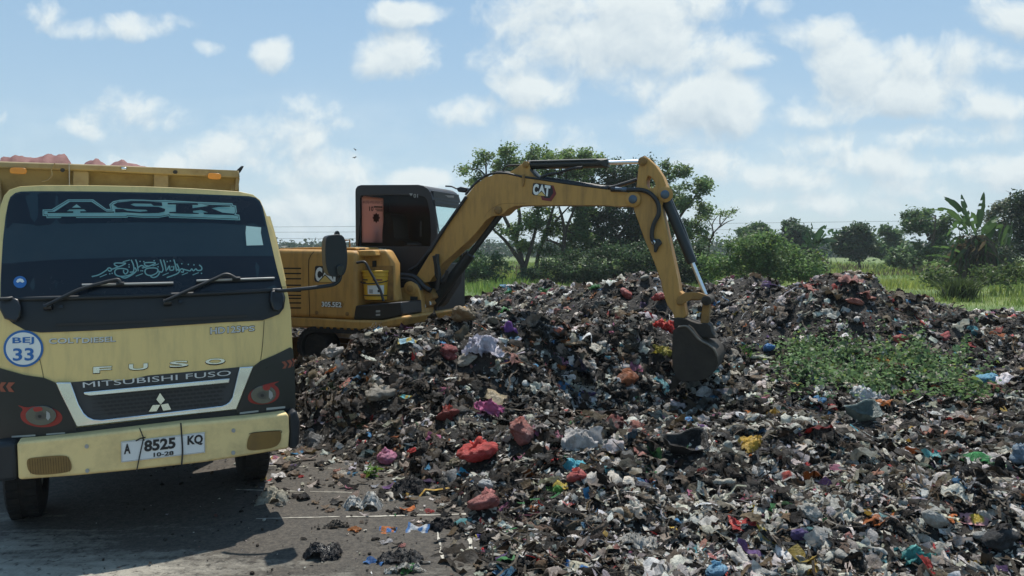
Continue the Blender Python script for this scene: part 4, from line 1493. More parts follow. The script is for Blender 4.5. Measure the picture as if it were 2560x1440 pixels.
# linkage
lk = epan("bucket_link", zb((625, 340), (660, 290), (720, 252), (800, 240), (900, 246), (985, 275), (1030, 315), (1028, 365), (975, 378), (935, 345), (870, 328), (800, 334), (740, 360), (690, 398), (640, 390)), M['catworn'], -.19, .05, bevel=.006)
epan("bucket_link", zb((700, 300), (800, 246), (930, 262), (1040, 310), (1030, 340), (930, 340), (800, 340)), M['catworn'], .08, .05, bevel=.006)
epin("pin", zb((985, 345))[0], .06, -.23, .14, M['bucket'], lk)
epan("tipping_rod", zb((950, 350), (985, 335), (1030, 355), (1022, 480), (1008, 620), (915, 612), (930, 480)), M['catworn'], -.12, .16, bevel=.01)
# bucket
bk = epan("bucket_ear", zb((598, 555), (640, 548), (745, 560), (790, 585), (880, 615), (1000, 620), (1035, 650), (1050, 720), (1110, 800), (1000, 792), (930, 790), (880, 760), (830, 700), (760, 660), (640, 690), (600, 670)), M['bucket'], -.20, .30, bevel=.01)
prof = zb((590, 700), (640, 662), (700, 648), (750, 650), (800, 685), (870, 775), (930, 830), (1010, 872), (1080, 930), (1118, 1010), (1125, 1100), (1090, 1190), (1030, 1250), (960, 1290), (860, 1312), (700, 1318), (620, 1270), (585, 1150), (575, 1000), (578, 850))
b0 = [ep(u, v, -.42) for u, v in prof]
# shell: side plates plus the curved back, hollow towards the digging side
BW = .76
bo = empty("bucket", (0, 0, 0))
bo.parent = exc
for yb_ in (-.42, -.42 + BW):
    panel(b0, yb_, .03).build("side_plate", M['bucket'], bo, 35, .006)
ring = b0[3:16]
cx0 = sum(p[0] for p in b0) / len(b0)
cz0 = sum(p[1] for p in b0) / len(b0)
mb = MB()
n_ = len(ring)
vs = []
for (x, z) in ring:
    vs += [(x, -.39, z), (x, -.42 + BW, z)]
for (x, z) in ring:
    k = .95
    vs += [(cx0 + (x - cx0) * k, -.39, cz0 + (z - cz0) * k), (cx0 + (x - cx0) * k, -.42 + BW, cz0 + (z - cz0) * k)]
fs = [(2 * i, 2 * i + 1, 2 * i + 3, 2 * i + 2) for i in range(n_ - 1)] + [(2 * n_ + 2 * i, 2 * n_ + 2 * i + 2, 2 * n_ + 2 * i + 3, 2 * n_ + 2 * i + 1) for i in range(n_ - 1)]
fs += [(0, 2 * n_, 2 * n_ + 1, 1), (2 * n_ - 2, 2 * n_ - 1, 4 * n_ - 1, 4 * n_ - 2)]
mb.add(vs, fs).build("bucket_shell", M['bucket'], bo, 40)
ed = [ep3(u, v, -.425) for u, v in zb((655, 660), (740, 650), (795, 690), (870, 780), (930, 832), (1010, 872), (1080, 930), (1118, 1010))]
MB().tube(spline(ed, 3), .014, 8).build("bucket_edge", M['bucketedge'], bo, 50)
for k in range(4):
    x, z = b0[16]
    yk = -.38 + k * .21
    MB().add([(x - .05, yk, z + .02), (x + .1, yk, z - .0), (x + .1, yk + .09, z - .0), (x - .05, yk + .09, z + .02), (x - .08, yk + .03, z - .2), (x - .08, yk + .06, z - .2)],
             [(0, 1, 2, 3), (0, 4, 1), (1, 4, 5, 2), (2, 5, 3), (3, 5, 4, 0)]).build("bucket_tooth", M['bucket'], bo, 20)

# handrail, tracks, blade
etube("handrail", z3((695, 775), (745, 768), (770, 782), (800, 840), (850, 930), (890, 1010), (912, 1090)), -.97, .018, M['hoseblack'])
zg = .36


def track(y0, y1):
    r = .27
    L_ = 1.02
    zc_ = zg + r
    out = []
    for k in range(17):
        a = math.pi / 2 + math.pi * k / 16
        out.append((-L_ + r * math.cos(a), zc_ + r * math.sin(a)))
    for k in range(17):
        a = -math.pi / 2 + math.pi * k / 16
        out.append((L_ + r * math.cos(a), zc_ + r * math.sin(a)))
    inn = [(x * .97, zc_ + (z - zc_) * .82) for x, z in out]
    n = len(out)
    vs = [(x, y0, z) for x, z in out] + [(x, y1, z) for x, z in out] + [(x, y0, z) for x, z in inn] + [(x, y1, z) for x, z in inn]
    fs = []
    for i in range(n):
        j = (i + 1) % n
        fs += [(i, j, n + j, n + i), (2 * n + i, 3 * n + i, 3 * n + j, 2 * n + j), (i, 2 * n + i, 2 * n + j, j), (n + i, n + j, 3 * n + j, 3 * n + i)]
    t = MB().add(vs, fs)
    per = subdiv_edges(out, .11)
    for x, z in per:
        a = math.atan2(z - zc_, x - max(-L_, min(L_, x)))
        dx, dz = math.cos(a), math.sin(a)
        t.add([(x - dz * .03, y0 - .005, z + dx * .03), (x + dz * .03, y0 - .005, z - dx * .03), (x + dz * .02 + dx * .03, y0 - .005, z - dx * .02 + dz * .03), (x - dz * .02 + dx * .03, y0 - .005, z + dx * .02 + dz * .03)] +
              [(x - dz * .03, y1 + .005, z + dx * .03), (x + dz * .03, y1 + .005, z - dx * .03), (x + dz * .02 + dx * .03, y1 + .005, z - dx * .02 + dz * .03), (x - dz * .02 + dx * .03, y1 + .005, z + dx * .02 + dz * .03)],
              [(0, 1, 2, 3), (4, 7, 6, 5), (0, 4, 5, 1), (2, 6, 7, 3), (1, 5, 6, 2), (3, 7, 4, 0)])
    o = t.build("track", M['rubber'], exc, 35)
    for xx in (-L_, -.5, 0, .5, L_):
        rr = r * .78 if abs(xx) > .9 else .12
        MB().lathe([(0.0001, y0 + .03), (rr * .9, y0 + .03), (rr, y0 + .06), (rr, y1 - .06), (rr * .9, y1 - .03), (0.0001, y1 - .03)], (xx, 0, zc_ if abs(xx) > .9 else zg + .16), 'y', 20).build("roller", M['rubber'], o, 40)


track(-.98, -.60)
track(.60, .98)
MB().box(-.6, .6, -.6, .6, zg + .2, zg + .5).lathe([(.45, zg + .5), (.45, .98)], n=24).build("undercarriage", M['catworn'], exc, 35, .02)
MB().box(-1.75, -1.68, -.98, .98, zg, zg + .34).box(-1.7, -.5, -.35, -.25, zg + .15, zg + .25).box(-1.7, -.5, .25, .35, zg + .15, zg + .25).build("dozer_blade", M['catworn'], exc, 35, .01)

# yellow pail resting on the tool box
def pail():
    y = -.72
    x0, zt = ep(*z3((856, 838))[0], y)
    x1, zb2 = ep(*z3((870, 1072))[0], y)
    rt = abs(ep(*z3((958, 838))[0], y)[0] - x0)
    rb = rt * .86
    loc = E_O + E_X * x0 + E_Y * (y + .0) + Vector((0, 0, zb2))
    h = zt - zb2
    root = empty("pail", loc, -PH, label="yellow plastic pail with white label standing on the excavator's black step", cat="pail")
    MB().lathe([(0.0001, 0), (rb, 0), (rb * 1.01, .01), (rt * .95, h * .8), (rt * .99, h * .81), (rt * .99, h * .86), (rt * .96, h * .86), (rt * .97, h * .97)], n=36).build("pail_body", M['pail'], root, 40)
    MB().lathe([(rt * 1.0, h * .94), (rt * 1.03, h * .95), (rt * 1.03, h), (rt * .96, h * 1.01), (rt * .9, h * .985), (0.0001, h * .985)], n=36).build("lid", M['pail'], root, 40)

    def band(z0, z1, a0, a1, mat, name, e):
        vs, fs = [], []
        n = 14
        for k in range(n + 1):
            a = a0 + (a1 - a0) * k / n
            for z in (z0, z1):
                r = (rb + (rt * .95 - rb) * z / (h * .8)) + e
                vs.append((r * math.cos(a), r * math.sin(a), z))
        fs = [(2 * i, 2 * i + 2, 2 * i + 3, 2 * i + 1) for i in range(n)]
        return MB().add(vs, fs).build(name, mat, root, 60, recalc=False)

    band(h * .12, h * .16, -math.pi, 0, M['ink'], "pail_band", .003)
    band(h * .19, h * .50, -1.75, -.45, M['plate'], "pail_label", .003)
    band(h * .22, h * .36, -1.6, -1.3, M['grey'], "label_print", .005)
    band(h * .26, h * .34, -.95, -.8, M['ink'], "label_print", .005)
    band(h * .58, h * .62, -2.4, -1.9, M['ink'], "pail_band", .003)
    band(h * .66, h * .71, -2.4, -1.7, M['ink'], "pail_band", .003)
    band(h * .66, h * .71, -1.3, -.6, M['darkred'], "pail_band", .003)
    pts = [(rt * 1.02 * math.cos(a), rt * 1.02 * math.sin(a) - .02, h * (.66 - .10 * math.sin(-a))) for a in [-.1 - k * .2 for k in range(15)]]
    MB().tube(pts, .007, 6).build("handle", M['ink'], root, 60)


pail()
# ------------------------------------------------------------------ ground, yard, waste mound
def smooth01(x):
    x = np.clip(x, 0, 1)
    return x * x * (3 - 2 * x)


def px_xy(u, Y):
    return ((u - 1280) / F * Y, Y)


FOOT = sorted([(-3.2, 8.3), (-2.35, 7.35), (-2.06, 7.12), (-1.6, 6.85), (-1.14, 6.5), (-.75, 5.95), (-.42, 5.5), (-.30, 5.0), (-.20, 4.5), (.05, 3.6), (.3, 2.2), (20, 1.0)])
FX = np.array([p[0] for p in FOOT])
FY = np.array([p[1] for p in FOOT])
BX = np.array([-40, 0, 2, 6, 10, 14, 40.])
BYY = np.array([30, 30, 30, 26, 23.5, 23, 23.])


def rpts(l):
    return [(*px_xy(u, Y), z) for u, Y, z in l]


RIDGES = [
    # (points (u, distance, height), front spread, back spread)
    (rpts([(770, 8.5, .60), (870, 8.6, .70), (960, 8.8, .93), (1080, 8.9, .96), (1180, 9.1, .99), (1300, 9.3, .93), (1400, 9.7, .92), (1500, 10.3, .94), (1600, 11.0, .92), (1660, 11.6, .8)]), 1.25, 1.05),
    (rpts([(1130, 21, .30), (1200, 20, .55), (1300, 18.5, .95), (1440, 17, 1.12), (1530, 16, 1.24), (1600, 15, 1.30), (1700, 14.4, 1.22), (1800, 14, 1.24), (1900, 13.6, 1.34), (2000, 13.0, 1.34), (2080, 12.6, 1.46), (2130, 12.5, 1.46), (2200, 12.5, 1.22), (2270, 12.6, 1.06), (2350, 12.8, .86), (2460, 13.2, .66), (2600, 14, .5), (2800, 15, .3)]), 2.0, 2.2),
    (rpts([(1850, 9.6, .28), (2000, 10.0, .34), (2200, 9.8, .32), (2400, 9.6, .28), (2600, 9.4, .25)]), 1.2, 1.2),
    (rpts([(1500, 6.6, .26), (1700, 6.8, .34), (1900, 6.6, .3)]), .8, .9),
    (rpts([(2050, 5.0, .20), (2300, 5.3, .25), (2560, 5.0, .2)]), .6, .6),
]


def heap(x, y, detail=True):
    x = np.asarray(x, float)
    y = np.asarray(y, float)
    d1 = y - np.interp(x, FX, FY)
    d2 = (x - (-1.62 - .51 * (y - 5.5))) * .9
    d3 = np.interp(x, BX, BYY) - y
    d = np.minimum(np.minimum(d1, d2), d3 * .7) + vnoise(x, y, .5, 9) * .35
    m = smooth01(d / .8)
    z = .09 + vnoise(x, y, 1.7, 1) * .14 + vnoise(x, y, .7, 2) * .16
    rid = np.zeros_like(x)
    for pts, sf, sb in RIDGES:
        best = np.full(x.shape, 1e9)
        hh = np.zeros_like(x)
        sg = np.zeros_like(x)
        for (x0, y0, h0), (x1, y1, h1) in zip(pts[:-1], pts[1:]):
            dx, dy = x1 - x0, y1 - y0
            L2 = dx * dx + dy * dy
            t = np.clip(((x - x0) * dx + (y - y0) * dy) / L2, 0, 1)
            qx, qy = x0 + t * dx, y0 + t * dy
            dd = np.hypot(x - qx, y - qy)
            c = dd < best
            best = np.where(c, dd, best)
            hh = np.where(c, h0 + t * (h1 - h0), hh)
            sg = np.where(c, (x - qx) * qx + (y - qy) * qy, sg)
        s = np.where(sg < 0, sf, sb)
        r = hh * np.exp(-(best / s) ** 2)
        rid = np.maximum(rid, r) + .15 * np.minimum(rid, r)
    z = z + rid * (1 + .22 * vnoise(x, y, .9, 4)) + np.clip(rid * 1.4, .12, 1) * ((.5 - np.abs(vnoise(x + .3 * vnoise(x, y, .4, 31), y, .62, 41)) * 2) * .20 + vnoise(x, y, .36, 42) * .14 - .05)
    # the hole the bucket digs in
    z = z - .55 * np.exp(-(((x - 1.35) / .85) ** 2 + ((y - 8.55) / .75) ** 2)) - .08 * np.exp(-(((x - 2.35) / .6) ** 2 + ((y - 9.2) / .6) ** 2))
    # pressed flat under the machine
    lx = (x - E_O.x) * E_X.x + (y - E_O.y) * E_X.y
    ly = (x - E_O.x) * E_Y.x + (y - E_O.y) * E_Y.y
    inside = smooth01((1.5 - np.abs(lx)) / .35) * smooth01((1.25 - np.abs(ly)) / .3)
    z = z * (1 - inside) + np.minimum(z, .37) * inside
    if detail:
        z = z + vnoise(x, y, .28, 5) * .13 + vnoise(x, y, .12, 6) * .07
    z = np.maximum(z, .02)
    return np.where(m > 0, z * m, -.06) - .015 * (1 - m), m


def mound():
    yr = np.geomspace(1.6, 33, 430)
    ar = np.linspace(-1.0, 1.35, 560)
    Y, A = np.meshgrid(yr, ar, indexing='ij')
    X = A * (Y + .5)
    Z, m = heap(X, Y)
    V = np.stack([X, Y, Z], -1).reshape(-1, 3)
    ny, nx = Y.shape
    i = np.arange(ny - 1)[:, None] * nx + np.arange(nx - 1)[None]
    q = np.stack([i, i + 1, i + nx + 1, i + nx], -1).reshape(-1, 4)
    keep = (V[q][:, :, 2] > 0.0).any(1)
    q = q[keep]
    used = np.unique(q)
    re = np.full(len(V), -1)
    re[used] = np.arange(len(used))
    m_, nt, b = new_mat("black_muck")
    N, L = nt.nodes.new, nt.links.new
    g = N("ShaderNodeNewGeometry")
    n = N("ShaderNodeTexNoise")
    n.inputs["Scale"].default_value = 6
    n.inputs["Detail"].default_value = 9
    n.inputs["Roughness"].default_value = .75
    L(g.outputs["Position"], n.inputs["Vector"])
    r = N("ShaderNodeValToRGB")
    e = r.color_ramp.elements
    e[0].position, e[0].color = .36, (.007, .006, .0055, 1)
    e[1].position, e[1].color = .68, (.036, .028, .022, 1)
    k = r.color_ramp.elements.new(.8)
    k.color = (.09, .075, .06, 1)
    L(n.outputs["Fac"], r.inputs[0])
    L(r.outputs[0], b.inputs["Base Color"])
    b.inputs["Roughness"].default_value = .85
    n2 = N("ShaderNodeTexNoise")
    n2.inputs["Scale"].default_value = 22
    n2.inputs["Detail"].default_value = 8
    n2.inputs["Roughness"].default_value = .7
    L(g.outputs["Position"], n2.inputs["Vector"])
    bp = N("ShaderNodeBump")
    bp.inputs["Strength"].default_value = 1
    bp.inputs["Distance"].default_value = .06
    L(n2.outputs["Fac"], bp.inputs["Height"])
    L(bp.outputs[0], b.inputs["Normal"])
    o = mesh_np("waste_mound", V[used], re[q].ravel(), np.full(len(q), 4), m_)
    tag(o, kind="structure")


mound()


def hit(u, v):
    """where the sight line of a photo pixel meets the mound or the yard"""
    d = ray(u, v)
    t = np.linspace(3.0, 34, 6000)
    t = t / d.y
    x, y, z = d.x * t, d.y * t, CAMH + d.z * t
    h, m = heap(x, y)
    below = z < np.maximum(h, 0)
    if not below.any():
        return None
    k = int(np.argmax(below))
    return Vector((x[k], y[k], max(h[k], 0)))


# ------------------------------------------------------------------ base ground and yard
def ground():
    m, nt, b = new_mat("field_soil")
    N, L = nt.nodes.new, nt.links.new
    g = N("ShaderNodeNewGeometry")
    n = N("ShaderNodeTexNoise")
    n.inputs["Scale"].default_value = .16
    n.inputs["Detail"].default_value = 9
    n.inputs["Roughness"].default_value = .65
    L(g.outputs["Position"], n.inputs["Vector"])
    r = N("ShaderNodeValToRGB")
    e = r.color_ramp.elements
    e[0].position, e[0].color = .40, (.075, .125, .030, 1)
    e[1].position, e[1].color = .60, (.14, .175, .045, 1)
    k = r.color_ramp.elements.new(.70)
    k.color = (.10, .085, .045, 1)
    L(n.outputs["Fac"], r.inputs[0])
    L(r.outputs[0], b.inputs["Base Color"])
    b.inputs["Roughness"].default_value = .95
    o = MB().add([(-1200, -300, 0), (1200, -300, 0), (1200, 1600, 0), (-1200, 1600, 0)], [(0, 1, 2, 3)]).build("ground", m, None, 0, recalc=False)
    tag(o, kind="structure")
    # muddy concrete yard
    m, nt, b = new_mat("muddy_concrete")
    N, L = nt.nodes.new, nt.links.new
    g = N("ShaderNodeNewGeometry")
    sp = N("ShaderNodeSeparateXYZ")
    L(g.outputs["Position"], sp.inputs[0])

    def nz(s, det, ro, dist=0, vec=None):
        n = N("ShaderNodeTexNoise")
        n.inputs["Scale"].default_value = s
        n.inputs["Detail"].default_value = det
        n.inputs["Roughness"].default_value = ro
        n.inputs["Distortion"].default_value = dist
        L(vec or g.outputs["Position"], n.inputs["Vector"])
        return n.outputs["Fac"]

    mp = N("ShaderNodeMapping")
    mp.inputs["Rotation"].default_value = (0, 0, R(10))
    mp.inputs["Scale"].default_value = (.5, 2.2, 1)
    L(g.outputs["Position"], mp.inputs[0])
    big = nz(1.1, 8, .7, .4, mp.outputs[0])
    fine = nz(14, 8, .75)
    spec = nz(45, 4, .7)

    def mth(op, a, b_, c=None):
        n = N("ShaderNodeMath")
        n.operation = op
        for i, x in enumerate((a, b_, c)):
            if x is None:
                continue
            if isinstance(x, (int, float)):
                n.inputs[i].default_value = x
            else:
                L(x, n.inputs[i])
        return n.outputs[0]

    # more trodden mud towards the foot of the mound, plus painted shade under the truck; cleaner near the road
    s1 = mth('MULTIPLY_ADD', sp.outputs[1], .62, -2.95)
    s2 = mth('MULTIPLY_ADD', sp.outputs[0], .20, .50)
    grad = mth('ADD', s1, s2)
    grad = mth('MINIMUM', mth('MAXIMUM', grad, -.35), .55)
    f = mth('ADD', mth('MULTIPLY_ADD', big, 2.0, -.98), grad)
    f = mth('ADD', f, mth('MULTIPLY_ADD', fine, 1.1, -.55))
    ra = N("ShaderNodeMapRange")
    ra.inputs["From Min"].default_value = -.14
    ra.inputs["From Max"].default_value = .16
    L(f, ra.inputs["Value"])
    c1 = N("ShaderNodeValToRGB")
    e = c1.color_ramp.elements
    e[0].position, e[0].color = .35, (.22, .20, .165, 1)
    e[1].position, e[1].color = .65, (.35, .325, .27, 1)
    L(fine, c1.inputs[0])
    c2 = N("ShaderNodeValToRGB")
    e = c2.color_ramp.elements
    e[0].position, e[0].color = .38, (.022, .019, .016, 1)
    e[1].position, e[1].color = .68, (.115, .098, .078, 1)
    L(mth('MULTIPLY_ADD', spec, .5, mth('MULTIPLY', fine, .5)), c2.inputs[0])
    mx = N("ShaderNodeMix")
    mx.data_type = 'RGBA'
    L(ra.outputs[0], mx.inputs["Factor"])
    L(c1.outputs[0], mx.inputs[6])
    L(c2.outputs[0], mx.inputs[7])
    # scattered dark specks
    spk = N("ShaderNodeMapRange")
    spk.inputs["From Min"].default_value = .57
    spk.inputs["From Max"].default_value = .66
    L(nz(16, 3, .6), spk.inputs["Value"])
    mx2 = N("ShaderNodeMix")
    mx2.data_type = 'RGBA'
    L(mth('MULTIPLY', spk.outputs[0], .8), mx2.inputs["Factor"])
    L(mx.outputs[2], mx2.inputs[6])
    mx2.inputs[7].default_value = (.035, .030, .025, 1)
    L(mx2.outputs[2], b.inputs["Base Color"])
    b.inputs["Roughness"].default_value = .85
    bp = N("ShaderNodeBump")
    bp.inputs["Strength"].default_value = .7
    bp.inputs["Distance"].default_value = .03
    L(mth('ADD', fine, mth('MULTIPLY', ra.outputs[0], .6)), bp.inputs["Height"])
    L(bp.outputs[0], b.inputs["Normal"])
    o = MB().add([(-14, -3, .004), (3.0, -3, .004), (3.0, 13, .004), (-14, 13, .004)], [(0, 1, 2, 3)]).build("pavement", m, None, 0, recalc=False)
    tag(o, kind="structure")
    # pale worn joint strips
    m2 = paint("pale_joint", (.50, .47, .40), .85, dirt=1.0, dirtcol=(.10, .085, .07), scale=12)

    def strip(a, b_, w, seed):
        A, B = ground_pt(*a), ground_pt(*b_)
        d = (B - A)
        n = Vector((-d.y, d.x, 0)).normalized()
        vs, k = [], max(6, int(d.length / .05))
        rg = random.Random(seed)
        for i in range(k + 1):
            p = A + d * (i / k)
            for s in (1, -1):
                q = p + n * s * w * .5 * rg.uniform(.15, 1.25)
                vs.append((q.x, q.y, .008))
        o = MB().add(vs, [(2 * i, 2 * i + 1, 2 * i + 3, 2 * i + 2) for i in range(k)]).build("road_marking", m2, None, 0, recalc=False)
        tag(o, kind="structure")

    strip((672, 1166), (770, 1170), .020, 1)
    strip((790, 1171), (840, 1173), .014, 11)
    strip((590, 1226), (760, 1231), .022, 2)
    strip((775, 1231), (880, 1233), .014, 12)
    strip((640, 1299), (850, 1294), .016, 3)
    strip((865, 1294), (1020, 1291), .028, 6)
    strip((1030, 1291), (1165, 1287), .032, 7)
    strip((1093, 1330), (1108, 1408), .022, 4)
    strip((1166, 1322), (1184, 1404), .034, 5)


ground()

# ------------------------------------------------------------------ pieces of refuse
BLK, WHT, RED = (.014, .014, .017), (.62, .62, .60), (.55, .045, .035)
HERO = [
    # kind, u, v, width px, colour, label, name, category
    ('bag', 1197, 1150, 108, (.60, .05, .04), "big shiny red knotted bag at the foot of the mound", "plastic_bag", "bag"),
    ('bag', 965, 1158, 54, (.62, .22, .36), "round pink bag standing upright at the foot of the mound", "plastic_bag", "bag"),
    ('bag', 1218, 1278, 84, (.48, .17, .15), "salmon pink bag wrapped in net on the trodden mud", "plastic_bag", "bag"),
    ('bagflat', 806, 1392, 98, BLK, "glossy black bag lying alone on the pale concrete near the road", "plastic_bag", "bag"),
    ('bagflat', 1026, 1232, 92, BLK, "black bag between the two upper pale joint strips", "plastic_bag", "bag"),
    ('bagflat', 914, 1270, 98, (.50, .50, .48), "long dirty white bag twisted flat on the mud", "plastic_bag", "bag"),
    ('bagflat', 1008, 1402, 100, (.03, .03, .032), "flattened dark grey bag at the near edge of the mud", "plastic_bag", "bag"),
    ('film', 1101, 1320, 60, BLK, "torn black bag upright beside the lowest joint strip", "plastic_bag", "bag"),
    ('wrap', 1166, 1190, 56, (.05, .42, .62), "bright cyan sachet below the big red bag", "sachet", "wrapper"),
    ('bag', 1211, 1222, 44, (.55, .56, .56), "clear grey plastic cup bag just below the cyan sachet", "plastic_bag", "bag"),
    ('wrap', 936, 1410, 54, (.04, .13, .34), "dark blue printed packet beside the flattened bag", "packet", "wrapper"),
    ('wrap', 1045, 1328, 56, (.62, .64, .66), "white card printed pale blue lying on the mud", "card", "card"),
    ('wrap', 968, 1330, 46, (.52, .17, .05), "crumpled orange and red wrapper on the mud", "wrapper", "wrapper"),
    ('film', 1206, 872, 86, (.60, .58, .68), "lilac white sheet of film on the mound's front slope", "plastic_sheet", "sheet"),
    ('wrap', 1017, 856, 48, (.35, .60, .72), "white and sky blue flattened bottle below the machine's frame", "flattened_bottle", "bottle"),
    ('film', 1216, 1030, 80, (.58, .16, .34), "magenta film draped over a grey lump", "plastic_sheet", "sheet"),
    ('wrap', 1222, 996, 84, (.44, .35, .22), "straw coloured woven bundle above the magenta film", "woven_bundle", "bundle"),
    ('bag', 946, 1000, 82, (.34, .31, .26), "beige bag with an open mouth halfway up the slope", "plastic_bag", "bag"),
    ('wrap', 1014, 998, 36, (.08, .50, .56), "turquoise strip of packaging right of the beige bag", "packaging_strip", "wrapper"),
    ('bag', 1158, 806, 66, (.40, .30, .19), "blond fibrous clump on the crest before the boom foot", "fibre_clump", "clump"),
    ('film', 1660, 818, 62, (.62, .06, .05), "bright red film on the crest left of the bucket", "plastic_sheet", "sheet"),
    ('bag', 1650, 752, 42, (.52, .06, .05), "red crumpled bag left of the digging arm", "plastic_bag", "bag"),
    ('bag', 1568, 748, 30, (.52, .10, .08), "small red bag on the far mound behind the arm", "plastic_bag", "bag"),
    ('bag', 2142, 764, 48, (.50, .18, .13), "wrinkled salmon bag under the tallest peak of the far mound", "plastic_bag", "bag"),
    ('bag', 2250, 858, 46, (.50, .08, .06), "red bag behind the creeping weeds", "plastic_bag", "bag"),
    ('bag', 2362, 852, 30, (.48, .06, .06), "small red bag further right behind the weeds", "plastic_bag", "bag"),
    ('tray', 1708, 1128, 108, (.012, .012, .012), "black hollow tray with a pale torn rim on the flat", "tray", "tray"),
    ('wrap', 2440, 1150, 84, (.04, .30, .08), "green plastic crate shard on the right", "crate_shard", "shard"),
    ('film', 2156, 996, 74, (.72, .74, .76), "fluffy white lump of foam below the weeds", "foam_lump", "foam"),
    ('tray', 2152, 1046, 88, (.13, .17, .16), "clear grey green tray with straight sides", "tray", "tray"),
    ('film', 1884, 1112, 68, (.60, .38, .06), "mustard yellow piece of plastic on a black sheet", "plastic_piece", "sheet"),
    ('wrap', 1957, 1198, 78, (.62, .60, .55), "cream board with red printed edge lying flat", "board", "board"),
    ('bag', 1922, 880, 34, (.06, .25, .58), "blue bag at the left end of the weeds", "plastic_bag", "bag"),
    ('bag', 2465, 962, 50, (.16, .44, .62), "sky blue bag right of the weeds", "plastic_bag", "bag"),
    ('wrap', 1717, 1050, 38, (.03, .30, .62), "bright blue biscuit packet right of the dug hole", "packet", "wrapper"),
    ('bag', 2002, 1352, 50, (.09, .05, .20), "dark purple bag in the lower right foreground", "plastic_bag", "bag"),
    ('bag', 2024, 1298, 60, (.48, .47, .43), "round greyish white bag above the purple bag", "plastic_bag", "bag"),
    ('bag', 2338, 1322, 64, (.52, .51, .48), "round off-white bag left of the large black bag", "plastic_bag", "bag"),
    ('bag', 2508, 1372, 94, BLK, "large black bag at the right edge of the flat", "plastic_bag", "bag"),
    ('bag', 2462, 1358, 52, (.40, .40, .38), "pale grey ball of film touching the large black bag", "film_ball", "bag"),
    ('wrap', 1856, 1316, 66, (.48, .04, .04), "long dark red strip of wrapper", "wrapper", "wrapper"),
    ('wrap', 1452, 1430, 84, (.60, .56, .42), "big glossy sachet with many colours at the bottom edge", "sachet", "wrapper"),
    ('wrap', 1796, 1402, 66, (.60, .20, .18), "red and white snack wrapper in the foreground", "wrapper", "wrapper"),
    ('bagflat', 1594, 1362, 110, (.42, .41, .38), "wide crumpled grey white bag in the near foreground", "plastic_bag", "bag"),
    ('film', 2284, 1394, 84, (.10, .40, .38), "teal transparent film near the bottom right", "plastic_sheet", "sheet"),
    ('bag', 1790, 1445, 60, (.20, .42, .60), "pale blue bag cut by the bottom edge", "plastic_bag", "bag"),
    ('film', 1424, 1170, 66, (.12, .50, .62), "aqua and white film on the lower slope", "plastic_sheet", "sheet"),
    ('bag', 1440, 1204, 52, (.50, .08, .07), "wet red bag just under the aqua film", "plastic_bag", "bag"),
    ('film', 1390, 1228, 44, (.12, .32, .06), "leaf green wrapper standing on edge", "wrapper", "wrapper"),
    ('wrap', 2430, 1306, 96, (.68, .36, .40), "pink printed sheet on the flat at right", "printed_sheet", "sheet"),
    ('bag', 1612, 702, 26, (.33, .32, .27), "square grey lump on the crest of the far mound", "concrete_lump", "lump"),
    ('film', 1648, 885, 56, (.36, .32, .05), "yellow green wilted leaves on the slope left of the bucket", "wilted_leaves", "leaves"),
    ('film', 1272, 818, 40, (.22, .09, .34), "violet film on the crest right of the boom foot", "plastic_sheet", "sheet"),
    ('bag', 1120, 1058, 70, (.30, .05, .04), "dark red bag half buried in the lower slope", "plastic_bag", "bag"),
    ('wrap', 905, 1106, 34, (.62, .04, .04), "scarlet scrap beside the grey sack near the truck", "scrap", "wrapper"),
    ('film', 775, 1105, 60, (.17, .17, .17), "grey sack leaning by the truck's bumper end", "sack", "sack"),
    ('film', 1285, 1090, 56, (.40, .38, .34), "pale translucent film standing right of the big red bag", "plastic_sheet", "sheet"),
    ('bag', 1300, 1108, 62, (.34, .10, .08), "brownish red bag right of the big red bag", "plastic_bag", "bag"),
    ('film', 1450, 1110, 90, (.52, .50, .49), "streaky white carrier bag spread over the slope", "plastic_bag", "bag"),
    ('bag', 1165, 915, 52, (.46, .42, .35), "cream bag beneath the lilac film", "plastic_bag", "bag"),
    ('bag', 1120, 898, 46, (.30, .04, .04), "deep red rag left of the cream bag", "rag", "rag"),
    ('bag', 830, 895, 60, (.46, .44, .42), "white translucent bag under the engine end of the machine", "plastic_bag", "bag"),
    ('wrap', 695, 1150, 38, (.60, .22, .34), "flat pink sachet beside the truck's front wheel", "sachet", "wrapper"),
    ('bagflat', 680, 1253, 82, (.40, .38, .31), "flat cream fish-shaped bag in the truck's shadow edge", "plastic_bag", "bag"),
    ('bagflat', 1012, 1428, 90, (.45, .45, .42), "torn grey film with green print at the bottom edge", "plastic_sheet", "sheet"),
    ('wrap', 1205, 1345, 30, (.10, .07, .40), "small violet blue packet right of the upright joint strip", "packet", "wrapper"),
    ('bagflat', 840, 1318, 60, (.05, .042, .034), "dark clod of mud and film on the yard", "mud_clod", "clod"),
    ('film', 700, 1265, 30, (.32, .30, .26), "tiny curl of pale film in the shadow", "film_curl", "scrap"),
    ('bag', 2550, 1160, 60, (.20, .28, .36), "blue grey bag cut by the right edge", "plastic_bag", "bag"),
    ('bag', 2100, 702, 34, (.26, .14, .09), "rusty brown sack on top of the highest far peak", "sack", "sack"),
    ('film', 2200, 905, 44, (.62, .30, .08), "orange film showing between weeds and far mound", "plastic_sheet", "sheet"),
]

